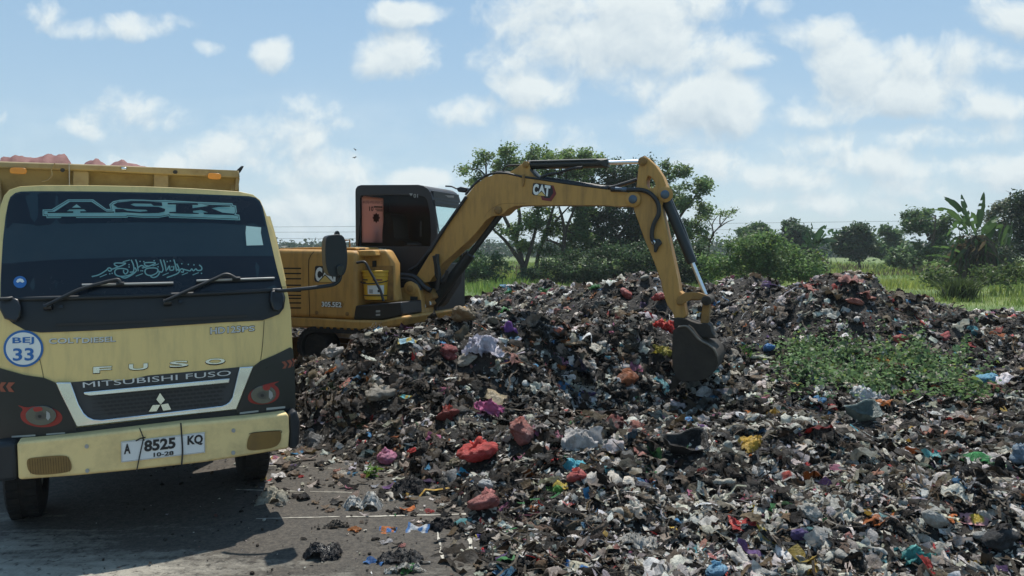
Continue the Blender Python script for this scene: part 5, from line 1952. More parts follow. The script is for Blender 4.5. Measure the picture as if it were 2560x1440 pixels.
PAL = [
    (.32, (.008, .008, .008)), (.12, (.026, .020, .016)), (.13, (.15, .118, .085)), (.12, (.36, .32, .265)), (.15, (.70, .66, .60)),
    (.07, (.14, .095, .055)), (.012, (.36, .03, .03)), (.016, (.36, .16, .13)), (.007, (.42, .15, .24)), (.010, (.06, .20, .36)), (.008, (.11, .32, .36)),
    (.008, (.05, .17, .06)), (.008, (.42, .29, .06)), (.005, (.14, .08, .20)), (.03, (.36, .36, .38)), (.010, (.40, .13, .04)),
]
PW = np.array([p[0] for p in PAL])
PW = PW / PW.sum()
PC = np.array([p[1] for p in PAL])


def pick_cols(n, r):
    c = PC[r.choice(len(PAL), n, p=PW)]
    return np.clip(c * r.uniform(.65, 1.35, (n, 1)) * r.uniform(.92, 1.08, (n, 3)), .004, .85)


def p_film(r, n=7, amp=.3):
    """a crumpled sheet of film"""
    g = np.linspace(-.5, .5, n)
    X, Y = np.meshgrid(g, g)
    asp = r.uniform(.5, 1.0)
    rad = np.hypot(X, Y)
    ang = np.arctan2(Y, X)
    edge = 1 + .12 * np.sin(ang * 3 + r.uniform(0, 6)) + .10 * np.sin(ang * 5 + r.uniform(0, 6))
    X2, Y2 = X * edge, Y * asp * edge
    Z = np.zeros_like(X)
    for _ in range(4):
        a = r.uniform(0, math.pi)
        f = r.uniform(2, 7)
        Z += np.abs(np.sin((X * math.cos(a) + Y * math.sin(a)) * f + r.uniform(0, 6))) * r.uniform(.3, 1) * amp * .5
    Z += r.normal(0, .045, X.shape)
    Z -= Z.mean()
    Z -= (rad ** 2) * r.uniform(-.2, 1.0)
    V = np.stack([X2 + r.normal(0, .02, X.shape), Y2 + r.normal(0, .02, X.shape), Z], -1).reshape(-1, 3)
    i = np.arange(n - 1)[:, None] * n + np.arange(n - 1)[None]
    q = np.stack([i, i + 1, i + n + 1, i + n], -1).reshape(-1, 4)
    return V, q


def p_quad(r, nx=4, ny=3, curl=.5):
    X, Y = np.meshgrid(np.linspace(-.5, .5, nx), np.linspace(-.35, .35, ny))
    Z = curl * (X ** 2) * r.uniform(-1, 1) * 1.4 + r.normal(0, .05, X.shape) + curl * X * Y * r.uniform(-1, 1)
    V = np.stack([X, Y * r.uniform(.4, 1.1), Z], -1).reshape(-1, 3)
    i = np.arange(ny - 1)[:, None] * nx + np.arange(nx - 1)[None]
    return V, np.stack([i, i + 1, i + nx + 1, i + nx], -1).reshape(-1, 4)


def ico(sub):
    bm = bmesh.new()
    bmesh.ops.create_icosphere(bm, subdivisions=sub, radius=.5)
    V = np.array([v.co for v in bm.verts])
    T = np.array([[v.index for v in f.verts] for f in bm.faces])
    bm.free()
    return V, T


ICO = {k: ico(k) for k in (1, 2, 3, 4)}


def p_bag(r, sub=2, rough=.16, flat=.65):
    """a knotted, stuffed carrier bag: lumpy, sharply creased body gathered at the top"""
    V, T = ICO[sub]
    n = V / np.linalg.norm(V, axis=1, keepdims=True) if False else V / np.linalg.norm(V, axis=1)[:, None]
    d = np.ones(len(V))
    for _ in range(6):
        a = r.normal(0, 1, 3)
        a /= np.linalg.norm(a)
        d += rough * .75 * np.sin((n @ a) * r.uniform(2, 5) + r.uniform(0, 6)) * r.uniform(.3, 1)
    wob = n + .18 * np.sin(n[:, [1, 2, 0]] * 4 + r.uniform(0, 6, 3)) + .09 * np.sin(n[:, [2, 0, 1]] * 9 + r.uniform(0, 6, 3))
    for k in range(9):
        a = r.normal(0, 1, 3)
        a /= np.linalg.norm(a)
        f = r.uniform(3, 7) if k < 4 else r.uniform(8, 15)
        d -= rough * (.75 if k < 4 else .34) * (1 - np.abs(np.sin((wob @ a) * f + r.uniform(0, 6)))) ** 2 * r.uniform(.3, 1)
    ang = np.arctan2(n[:, 1], n[:, 0])
    up = np.clip((n[:, 2] - .2) / .8, 0, 1)
    d -= .16 * up * np.abs(np.sin(ang * r.integers(4, 8) + r.uniform(0, 6) + up * 1.5))
    d += .10 * np.clip((n[:, 2] - .86) / .14, 0, 1)
    d += r.normal(0, rough * .16, len(V))
    V = V * d[:, None]
    sc = np.array([r.uniform(.85, 1.2), r.uniform(.65, 1.0), flat * r.uniform(.8, 1.2)])
    V = V * sc + np.array([1, 0, 0]) * (V[:, 2:3] * r.normal(0, .3)) + np.array([0, 1, 0]) * (V[:, 2:3] * r.normal(0, .3))
    V[:, 2] -= V[:, 2].min() * .75
    return V, T


def p_clod(r):
    V, T = ICO[1]
    V = V * (1 + r.normal(0, .16, (len(V), 1))) * np.array([1, r.uniform(.6, 1), r.uniform(.35, .75)])
    return V, T


def p_strip(r, n=7):
    x = np.linspace(-.5, .5, n)
    y = np.cumsum(r.normal(0, .06, n))
    z = np.cumsum(r.normal(0, .05, n))
    z -= z.mean()
    w = r.uniform(.012, .03)
    V = np.concatenate([np.stack([x, y - w, z], -1), np.stack([x, y + w, z + r.uniform(-.02, .02)], -1)])
    i = np.arange(n - 1)
    return V, np.stack([i, i + 1, i + n + 1, i + n], -1)


def rand_rot(n, r, tilt):
    """random spin about z then a random tilt (radians, gaussian)"""
    a = r.uniform(0, 2 * math.pi, n)
    t = np.abs(r.normal(0, tilt, n))
    b = r.uniform(0, 2 * math.pi, n)
    ca, sa = np.cos(a), np.sin(a)
    Rz = np.zeros((n, 3, 3))
    Rz[:, 0, 0], Rz[:, 0, 1], Rz[:, 1, 0], Rz[:, 1, 1], Rz[:, 2, 2] = ca, -sa, sa, ca, 1
    ux, uy = np.cos(b), np.sin(b)
    c, s = np.cos(t), np.sin(t)
    Rt = np.zeros((n, 3, 3))
    Rt[:, 0, 0] = c + ux * ux * (1 - c)
    Rt[:, 0, 1] = ux * uy * (1 - c)
    Rt[:, 0, 2] = uy * s
    Rt[:, 1, 0] = ux * uy * (1 - c)
    Rt[:, 1, 1] = c + uy * uy * (1 - c)
    Rt[:, 1, 2] = -ux * s
    Rt[:, 2, 0] = -uy * s
    Rt[:, 2, 1] = ux * s
    Rt[:, 2, 2] = c
    return Rt @ Rz


def normals_at(x, y):
    e = .12
    zx = (heap(x + e, y, False)[0] - heap(x - e, y, False)[0]) / (2 * e)
    zy = (heap(x, y + e, False)[0] - heap(x, y - e, False)[0]) / (2 * e)
    n = np.stack([-zx, -zy, np.ones_like(x)], -1)
    return n / np.linalg.norm(n, axis=1, keepdims=True)


def align(n):
    """rotation taking z to n"""
    z = n
    x = np.cross(np.broadcast_to([0., 1., 0.], n.shape), z)
    x /= np.linalg.norm(x, axis=1, keepdims=True)
    y = np.cross(z, x)
    return np.stack([x, y, z], -1)


def sample_pts(n, r, ymin=2.6, ymax=29, p=1.0, xmin=-99):
    out = []
    tot = 0
    while tot < n:
        k = n * 2
        y = np.exp(r.uniform(math.log(ymin), math.log(ymax), k)) if p == 1 else (ymin ** (1 - p) + r.uniform(0, 1, k) * (ymax ** (1 - p) - ymin ** (1 - p))) ** (1 / (1 - p))
        a = r.uniform(-.62, .86, k)
        x = a * (y + .4)
        h, m = heap(x, y)
        ok = (m > r.uniform(.02, .8, k)) & (x > xmin + vnoise(x, y, 1.2, 77) * 1.5)
        out.append(np.stack([x[ok], y[ok], h[ok]], -1))
        tot += ok.sum()
    return np.concatenate(out)[:n]


def clear_of_heroes(P, r, f=.62):
    """leave room round the single pieces so that nothing buries them"""
    cp, sp = math.cos(PITCH), math.sin(PITCH)
    dz = P[:, 2] + .05 - CAMH
    fw = P[:, 1] * cp - dz * sp
    u = 1280 + F * P[:, 0] / fw
    v = 720 - F * (P[:, 1] * sp + dz * cp) / fw
    ok = np.ones(len(P), bool)
    for h in HERO:
        w = h[3]
        ok &= ((u - h[1]) / (f * w)) ** 2 + ((v - h[2] + .12 * w) / (f * .85 * w)) ** 2 > 1
    return ok


class Bulk:
    def __init__(s):
        s.v, s.l, s.s, s.c, s.o = [], [], [], [], 0

    def put(s, proto, pos, rot, scale, cols, cj=.0, r=None):
        V, T = proto
        n = len(pos)
        W = np.einsum('nij,kj->nki', rot, V) * scale[:, None, None] + pos[:, None, :]
        k = len(V)
        idx = (T[None] + (np.arange(n) * k)[:, None, None]) + s.o
        s.v.append(W.reshape(-1, 3))
        s.l.append(idx.reshape(-1))
        s.s.append(np.full(n * len(T), T.shape[1]))
        s.c.append(np.repeat(cols, k, 0))
        s.o += n * k

    def build(s, name, mat, smooth=True):
        return mesh_np(name, np.concatenate(s.v), np.concatenate(s.l), np.concatenate(s.s), mat, np.concatenate(s.c), smooth)


def litter():
    r = np.random.default_rng(21)
    B = Bulk()

    def cls(n, protos, smin, smax, tilt, lift, cols=None, p=1.0, al=.8, sd=.45, ymin=2.6, ymax=29, xmin=-99):
        P = sample_pts(n, r, ymin=ymin, p=p, ymax=ymax, xmin=xmin)
        if smax > .12:
            P = P[clear_of_heroes(P, r)]
            n = len(P)
        nn = normals_at(P[:, 0], P[:, 1])
        nn[:, :2] *= al
        nn /= np.linalg.norm(nn, axis=1, keepdims=True)
        Rm = align(nn) @ rand_rot(n, r, tilt)
        sc = np.clip(np.exp(r.normal(math.log((smin * smax) ** .5), sd, n)), smin, smax)
        sc *= np.clip(.85 + P[:, 1] * .018, .9, 1.35)
        P = P + nn * (lift * sc)[:, None]
        C = pick_cols(n, r) if cols is None else cols(n)
        which = r.integers(0, len(protos), n)
        for k, pr in enumerate(protos):
            w = which == k
            if w.any():
                B.put(pr, P[w], Rm[w], sc[w], C[w])

    mud = lambda n: np.array([.022, .018, .015]) * r.uniform(.4, 2.4, (n, 1))
    films = [p_film(r, 9, r.uniform(.25, .6)) for _ in range(30)]
    cls(14000, films, .035, .19, .60, .10, sd=.5)
    cls(7000, films, .08, .28, .55, .10, p=0, ymin=9, ymax=24)
    long = []
    for _ in range(20):
        V, T = p_film(r, 11, r.uniform(.2, .4))
        V = V * np.array([1.5, r.uniform(.3, .6), .7])
        long.append((V, T))
    cls(5000, long, .06, .22, .45, .08, sd=.5)
    pale = lambda n: np.array([.66, .63, .565]) * r.uniform(.5, 1.15, (n, 1)) * r.uniform(.94, 1.06, (n, 3))
    cls(4800, films, .04, .20, .6, .12, pale, ymin=2.8, ymax=10, xmin=.4, sd=.5)
    cls(8000, [p_quad(r, 3, 2, 1.0) for _ in range(8)], .02, .08, .7, .18, pale, ymin=2.8, ymax=12)
    dark = lambda n: pick_cols(n, r) * np.where(r.uniform(0, 1, (n, 1)) < .68, .22, .85)
    cls(6500, films, .06, .24, .6, .12, dark, p=0, ymin=5.6, ymax=10.5)
    cls(300, [p_bag(r, 3, .24, r.uniform(.3, .5)) for _ in range(30)], .10, .26, .5, -.08, p=0, ymin=5.6, ymax=11, cols=dark)
    cls(350, [p_bag(r, 3, .26, r.uniform(.3, .5)) for _ in range(30)], .06, .15, .5, -.08)
    cls(14000, [p_quad(r, 4, 3, .8) for _ in range(16)], .03, .15, .65, .12)
    cls(52000, [p_quad(r, 3, 2, 1.0) for _ in range(12)], .015, .07, .75, .15)
    cls(6000, [p_clod(r) for _ in range(10)], .015, .06, .4, .1, mud)
    cls(20000, [p_strip(r) for _ in range(18)], .08, .45, .35, .07, lambda n: np.where(r.uniform(0, 1, (n, 1)) < .75, np.array([.10, .082, .062]) * r.uniform(.15, 1.6, (n, 1)), pick_cols(n, r)))
    # crumbs and scraps trodden into the yard
    n = 4200
    x = r.uniform(-3.4, .6, n)
    y = r.uniform(3.4, 8.0, n)
    h, m = heap(x, y)
    dens = np.clip((y - 3.9) * .22 + (x + 2.6) * .22, .03, .8)
    ok = (m < .3) & (r.uniform(0, 1, n) < dens)
    P = np.stack([x, y, np.full(n, .012)], -1)[ok]
    n = len(P)
    C = np.where(r.uniform(0, 1, (n, 1)) < .7, np.array([.035, .029, .023]) * r.uniform(.5, 2.2, (n, 1)), pick_cols(n, r))
    which = r.integers(0, 6, n)
    sc = np.exp(r.normal(math.log(.0115), .65, n))
    pr = [p_clod(r) for _ in range(2)] + [p_quad(r, 3, 2, .8) for _ in range(4)]
    for k in range(6):
        w = which == k
        B.put(pr[k], P[w], rand_rot(int(w.sum()), r, .3), sc[w], C[w])
    n = 1800
    x = r.uniform(-2.6, .3, n)
    y = r.uniform(4.3, 7.4, n)
    h, m = heap(x, y)
    e = y - np.interp(x, FX, FY)
    ok = (m < .2) & (e > -1.3) & (r.uniform(0, 1, n) < np.exp(-np.clip(-e, 0, 2) / .6))
    P = np.stack([x, y, np.full(n, .015)], -1)[ok]
    n = len(P)
    which = r.integers(0, 6, n)
    sc = np.exp(r.normal(math.log(.055), .6, n))
    C = pick_cols(n, r)
    for k in range(6):
        w = which == k
        B.put(films[k] if k < 3 else p_quad(r, 4, 3, .8), P[w], rand_rot(int(w.sum()), r, .2), sc[w], C[w])
    o = B.build("litter", M['trash'], False)
    tag(o, kind="stuff", label="mixed soiled plastic film, wrappers and muck covering the mound", cat="litter")


litter()
# ------------------------------------------------------------------ single pieces one can point to
def piece(name, V, T, col, mat, loc, rz, s, label, cat, group=None, tilt=0.0, cols=None, flat=True):
    me_cols = np.tile(np.array(col, float), (len(V), 1)) if cols is None else cols
    o = mesh_np(name, V * s, T.ravel(), np.full(len(T), T.shape[1]), mat, me_cols, not flat)
    o.location = loc
    o.rotation_euler = (tilt, 0, rz)
    tag(o, label, cat, group)
    return o


def heroes():
    r = np.random.default_rng(5)
    for kind, u, v, w, col, label, name, cat in HERO:
        p = hit(u, v)
        if p is None:
            continue
        s = w * (p - CAMP).dot(Vector((0, 1, 0))) / F
        up = Vector((0, 0, 0))
        rz = r.uniform(-.5, .5)
        if kind == 'bagflat':
            V, T = p_film(r, 25, .42)
            V[:, 2] = V[:, 2] * .75 + np.interp(np.hypot(V[:, 0], V[:, 1]), [0, .35, .6], [.16, .09, -.04])
            V[:, 1] *= .75
            V[:, 2] -= np.percentile(V[:, 2], 12)
            cols = np.tile(np.array(col), (len(V), 1))
            piece(name, V, T, col, M['bag'], p, rz, s, label, cat, cols=cols, flat=False)
        elif kind == 'bag':
            V, T = p_bag(r, 4 if w > 40 else 3, .17, .72 if kind == 'bag' else .2)
            k = 1.0 / (V[:, 0].max() - V[:, 0].min())
            V = V * k
            cols = np.tile(np.array(col) * .82 + .03, (len(V), 1)) * r.uniform(.85, 1.15, (len(V), 1))
            V[:, 2] -= V[:, 2].min() * .7
            o = piece(name, V, T, col, M['bag'], p, rz, s, label, cat, cols=cols, flat=False)
            if kind == 'bag' and w > 50 and 'lump' not in name and 'clod' not in name:
                # the tied neck with its two ears
                K, KT = p_film(r, 7, .9)
                K = K * np.array([.36, .22, .30]) + np.array([0, 0, V[:, 2].max() + .03])
                q = mesh_np("knot", K * s, KT.ravel(), np.full(len(KT), 4), M['bag'], np.tile(np.array(col), (len(K), 1)), parent=o)
        elif kind == 'film':
            V, T = p_film(r, 19, .45)
            V[:, 2] += np.interp(np.hypot(V[:, 0], V[:, 1]), [0, .5], [.22, -.02])
            cols = np.tile(np.array(col), (len(V), 1))
            piece(name, V, T, col, M['bag'], p + Vector((0, -.1 * s, .10 * s)), rz, s, label, cat, tilt=.5, cols=cols)
        elif kind == 'wrap':
            V, T = p_quad(r, 15, 9, .35)
            x, y = V[:, 0], V[:, 1]
            V[:, 2] = .10 * np.sin(x * 7 + r.uniform(0, 6)) * r.uniform(.3, 1) + .06 * np.sin(y * 13 + x * 5) + r.normal(0, .010, len(V)) + .05
            cols = np.tile(np.array(col, float), (len(V), 1))
            # printed panels
            alt = np.array([(.7, .68, .62), (.55, .08, .06), (.62, .45, .06), (.05, .2, .5)][r.integers(0, 4)])
            st = (np.abs(x) > .38) | ((np.abs(x - .1) < .13) & (np.abs(y) < .12))
            if name not in ('woven_bundle', 'crate_shard'):
                cols[st] = alt
            piece(name, V, T, col, M['bag'], p + Vector((0, 0, .03 * s)), rz, s, label, cat, tilt=.38, cols=cols)
        elif kind == 'tray':
            # open shallow box with flared, bent rim
            n = 28
            a = np.linspace(0, 2 * math.pi, n, endpoint=False)
            rr = 1 / np.maximum(np.abs(np.cos(a)), np.abs(np.sin(a)) * 1.7) * .5
            rr = np.minimum(rr, .56)
            V, cols = [], []
            for k_, (f, h) in enumerate(((.72, .0), (.80, .04), (.95, .24), (1.06, .27), (1.0, .255), (.9, .22), (.74, .03))):
                wob = 1 + .05 * np.sin(a * 3 + 1) + .03 * np.sin(a * 7)
                V.append(np.stack([np.cos(a) * rr * f * wob, np.sin(a) * rr * f * wob, h * (1 + .35 * np.sin(a * 2 + .5)) * np.ones(n)], -1))
                cols.append(np.tile(np.array(col) if k_ not in (2, 3) else np.array(col) * 2 + .06, (n, 1)))
            V = np.concatenate(V)
            cols = np.concatenate(cols)
            m = 7
            T = []
            for i in range(m - 1):
                for k_ in range(n):
                    T.append((i * n + k_, i * n + (k_ + 1) % n, (i + 1) * n + (k_ + 1) % n, (i + 1) * n + k_))
            c0 = len(V)
            V = np.concatenate([V, [[0, 0, .03]]])
            cols = np.concatenate([cols, [col]])
            for k_ in range(n):
                T.append(((m - 1) * n + k_, (m - 1) * n + (k_ + 1) % n, c0, c0))
            T = np.array(T)
            T3 = [t for t in T]
            loops, sizes = [], []
            for t in T3:
                q = list(t[:3]) if t[2] == t[3] else list(t)
                loops += q
                sizes.append(len(q))
            o = mesh_np(name, V * s, loops, sizes, M['bag'], cols)
            o.location = p + Vector((0, 0, .02))
            o.rotation_euler = (.45, 0, rz)
            tag(o, label, cat)


heroes()


def crowd():
    """countable middling pieces, alike by kind"""
    r = np.random.default_rng(77)
    kinds = [
        (46, 'bag', "plastic_bag", "soiled grey white carrier bag crumpled among the refuse", "bag", "soiled grey white carrier bags", (.40, .385, .35), (.07, .17)),
        (34, 'film', "plastic_bag", "muddy black bin bag half buried in the refuse", "bag", "muddy black bin bags", (.016, .016, .018), (.09, .22)),
        (26, 'film', "plastic_sheet", "stiff sheet of dirty beige film curling off the mound", "sheet", "dirty beige film sheets", (.30, .265, .21), (.10, .22)),
        (20, 'wrap', "wrapper", "small torn snack wrapper in red and white", "wrapper", "torn red and white snack wrappers", (.50, .10, .09), (.08, .15)),
        (16, 'wrap', "wrapper", "small blue and white sachet lying on the refuse", "wrapper", "small blue and white sachets", (.08, .26, .50), (.07, .14)),
    ]
    for n, kind, name, label, cat, group, col, (s0, s1) in kinds:
        P = sample_pts(n * 2, r, 3.9, 15, p=1.6)
        P = P[clear_of_heroes(P, r)][:n]
        protos = []
        for _ in range(5):
            if kind == 'bag':
                protos.append(p_bag(r, 3, .2, r.uniform(.45, .75)))
            elif kind == 'film':
                protos.append(p_film(r, 13, .45))
            else:
                V, T = p_quad(r, 9, 6, .7)
                protos.append((V, T))
        me_cache = {}
        for i, p in enumerate(P):
            k = int(r.integers(0, 5))
            if k not in me_cache:
                V, T = protos[k]
                c = np.tile(np.array(col), (len(V), 1)) * r.uniform(.9, 1.1, (len(V), 1))
                if kind == 'wrap':
                    c[(np.abs(V[:, 0]) > .3)] = (.62, .61, .58)
                o = mesh_np(name, V, T.ravel(), np.full(len(T), T.shape[1]), M['bag'], c, False)
                me_cache[k] = o
            else:
                o = me_cache[k].copy()
                COL.objects.link(o)
            s = float(r.uniform(s0, s1))
            o.scale = (s, s, s)
            o.location = (p[0], p[1], p[2] + (.0 if kind == 'bag' else .1 * s))
            o.rotation_euler = (float(r.normal(.25, .3)), float(r.normal(0, .25)), float(r.uniform(0, 6.28)))
            tag(o, label, cat, group)


crowd()


# ------------------------------------------------------------------ weeds creeping over the refuse
def leaf_cloud(name, P, S, col, mat, r, up=.6, asp=.5, parent=None, cj=.35, fold=.15):
    """one small pointed blade per point"""
    n = len(P)
    d = r.normal(0, 1, (n, 3))
    d[:, 2] *= (1 - up)
    d /= np.linalg.norm(d, axis=1, keepdims=True)
    nrm = r.normal(0, 1, (n, 3)) * (1 - up) + np.array([0, 0, up * 1.3])
    s = np.cross(d, nrm)
    s /= np.linalg.norm(s, axis=1, keepdims=True) + 1e-9
    nn = np.cross(s, d)
    S = np.asarray(S).reshape(-1, 1) * np.ones((n, 1))
    a = P - d * S * .5
    b = P + d * S * .5 - nn * S * fold
    c1 = P + s * S * asp * .5 + nn * S * fold * .5
    c2 = P - s * S * asp * .5 + nn * S * fold * .5
    V = np.stack([a, c1, b, c2], 1).reshape(-1, 3)
    L = np.arange(4 * n)
    C = np.asarray(col) * (1 + r.uniform(-cj, cj, (n, 1)))
    yel = r.uniform(0, 1, (n, 1)) < .08
    C = np.where(yel, C * np.array([1.5, 1.2, .8]), C)
    return mesh_np(name, V, L, np.full(n, 4), mat, np.repeat(np.clip(C, .003, .6), 4, 0), False, parent)


def weeds():
    r = np.random.default_rng(31)
    P, S = [], []
    pts = [(1960, 905, 60, 26), (2020, 900, 70, 34), (2100, 900, 90, 36), (2190, 905, 90, 36), (2280, 900, 90, 30), (2350, 915, 80, 34), (2120, 940, 120, 30), (2240, 945, 130, 32), (2380, 955, 80, 30), (2440, 975, 60, 22), (2010, 935, 60, 18), (1990, 880, 40, 12), (2180, 965, 80, 18)]
    while sum(len(q) for q in P) < 5600:
        u0, v0, a, b = pts[r.integers(0, len(pts))]
        u, v = 2215 + (u0 - 2215) * .86 + r.normal(0, a * .32), v0 + r.normal(0, b * .36) + 16
        p = hit(u, v)
        if p is None or p.y > 13 or p.y < 6:
            continue
        k = int(r.integers(8, 24))
        h = abs(r.normal(0, .045)) + .02
        q = np.array(p) + r.normal(0, 1, (k, 3)) * np.array([.16, .16, .07]) + np.array([0, 0, h])
        P.append(q)
    for _ in range(70):
        p = hit(r.uniform(1880, 2500), r.uniform(865, 1010))
        if p is not None and p.y < 13:
            P.append(np.array(p) + r.normal(0, 1, (10, 3)) * np.array([.07, .07, .05]) + np.array([0, 0, .08]))
    for _ in range(60):
        p = hit(r.uniform(1970, 2420), r.uniform(880, 950))
        if p is not None and p.y < 13:
            k = 16
            P.append(np.array(p) + r.normal(0, 1, (k, 3)) * np.array([.035, .035, .01]) + np.stack([np.zeros(k), np.zeros(k), np.linspace(.1, r.uniform(.25, .5), k)], -1))
    P = np.concatenate(P)
    hgt, _ = heap(P[:, 0], P[:, 1])
    P[:, 2] = np.maximum(P[:, 2], np.maximum(hgt, 0) + .02)
    S = r.uniform(.03, .09, len(P))
    o = leaf_cloud("weeds", P, S, (.12, .195, .08), M['leaf'], r, .5, .6, cj=.55)
    tag(o, "dark green leafy weeds creeping over the refuse", "weeds", kind="stuff")
    # two small tufts nearer the bucket
    for u, v, n, lab in ((1858, 890, 70, "small bright green seedling right of the bucket"), (930, 1192, 22, "tiny tuft of grass on the yard beside the pink bag")):
        p = hit(u, v)
        q = np.array(p) + r.normal(0, 1, (n, 3)) * np.array([.07, .07, .04]) * (n / 70) ** .5 + np.array([0, 0, .06])
        o = leaf_cloud("seedling", q - np.array(p), r.uniform(.06, .13, n), (.09, .17, .04), M['leaf'], r, .2, .3)
        o.location = p
        tag(o, lab, "plant")


weeds()


# ------------------------------------------------------------------ grass
def grass_mesh(name, x, y, h, col, r, w=.02, lean=.35, z0=None):
    n = len(x)
    a = r.uniform(0, 2 * math.pi, n)
    ln = np.abs(r.normal(0, lean, n)) * h
    dx, dy = np.cos(a), np.sin(a)
    b = r.uniform(0, 2 * math.pi, n)
    wx, wy = np.cos(b) * w * h, np.sin(b) * w * h
    z = np.zeros(n) if z0 is None else z0
    p0 = np.stack([x - wx, y - wy, z], -1)
    p1 = np.stack([x + wx, y + wy, z], -1)
    p2 = np.stack([x + wx * .8 + dx * ln * .35, y + wy * .8 + dy * ln * .35, z + h * .55], -1)
    p3 = np.stack([x - wx * .8 + dx * ln * .35, y - wy * .8 + dy * ln * .35, z + h * .55], -1)
    p4 = np.stack([x + dx * ln, y + dy * ln, z + h * .95], -1)
    V = np.stack([p0, p1, p2, p3, p4], 1).reshape(-1, 3)
    o = (np.arange(n) * 5)[:, None]
    L = np.concatenate([o + np.array([[0, 1, 2, 3]]), o + np.array([[3, 2, 4]])], 1).ravel()
    S = np.tile([4, 3], n)
    return mesh_np(name, V, L, S, M['grass'], np.repeat(col, 5, 0), False)


def grass():
    r = np.random.default_rng(12)
    n = 150000
    y = np.exp(r.uniform(math.log(21.5), math.log(110), n))
    x = r.uniform(-.5, .85, n) * (y + 4)
    back = np.interp(x, BX, BYY)
    dens = .55 + .9 * vnoise(x, y, 5, 3) + .5 * vnoise(x, y, 1.2, 8)
    ok = (y > back - .8 + vnoise(x, y, .8, 4) * 1.6) & (r.uniform(0, 1, n) < dens)
    x, y = x[ok], y[ok]
    n = len(x)
    tall = smooth01((vnoise(x, y, 3.2, 14) + .12) * 3)
    near = smooth01((y - np.interp(x, BX, BYY)) / 5)
    h = (.10 + .38 * near * (.35 + .65 * tall)) * r.uniform(.6, 1.25, n) * np.where(y > 50, 1.15, 1)
    t = np.clip(.5 + vnoise(x, y, 6, 5) + r.normal(0, .2, n), 0, 1)[:, None]
    col = np.array([.16, .26, .055]) * (1 - t) + np.array([.33, .36, .09]) * t
    brown = (vnoise(x, y * 4, 9, 6) > .26) & (y > 48)
    col = np.where(brown[:, None], np.array([.13, .10, .055]), col) * r.uniform(.7, 1.25, (n, 1))
    w = .045 + .05 * smooth01((y - 24) / 40)
    a = grass_mesh("grass", x, y, h, col, r, w, .45)
    tag(a, "tall bright green grass on the field beyond the refuse", "grass", kind="stuff")
    # darker broad tussock on the right
    for (u, v, lab) in ((2400, 752, "dark arching tussock of long grass on the right of the field"),):
        p = ground_pt(u, v)
        k = 900
        a_ = r.uniform(0, 6.28, k)
        rr = np.abs(r.normal(0, .3, k))
        o = grass_mesh("grass_tussock", rr * np.cos(a_), rr * np.sin(a_), r.uniform(.5, 1.05, k), np.array([.07, .10, .03]) * r.uniform(.5, 1.3, (k, 1)), r, .03, .7)
        o.location = p
        tag(o, lab, "grass tussock")


grass()


# ------------------------------------------------------------------ trees and bushes
def branch(mb, a, b, r0, r1, r, k=6, sag=.12):
    a, b = Vector(a), Vector(b)
    L = (b - a).length
    j = Vector(r.normal(0, 1, 3)) * L * sag
    m = (a + b) / 2 + j + Vector((0, 0, L * .06))
    pts = spline([a, m, b], k)
    mb.tube(pts, [r0 + (r1 - r0) * i / (len(pts) - 1) for i in range(len(pts))], 7, caps=False)
    return pts


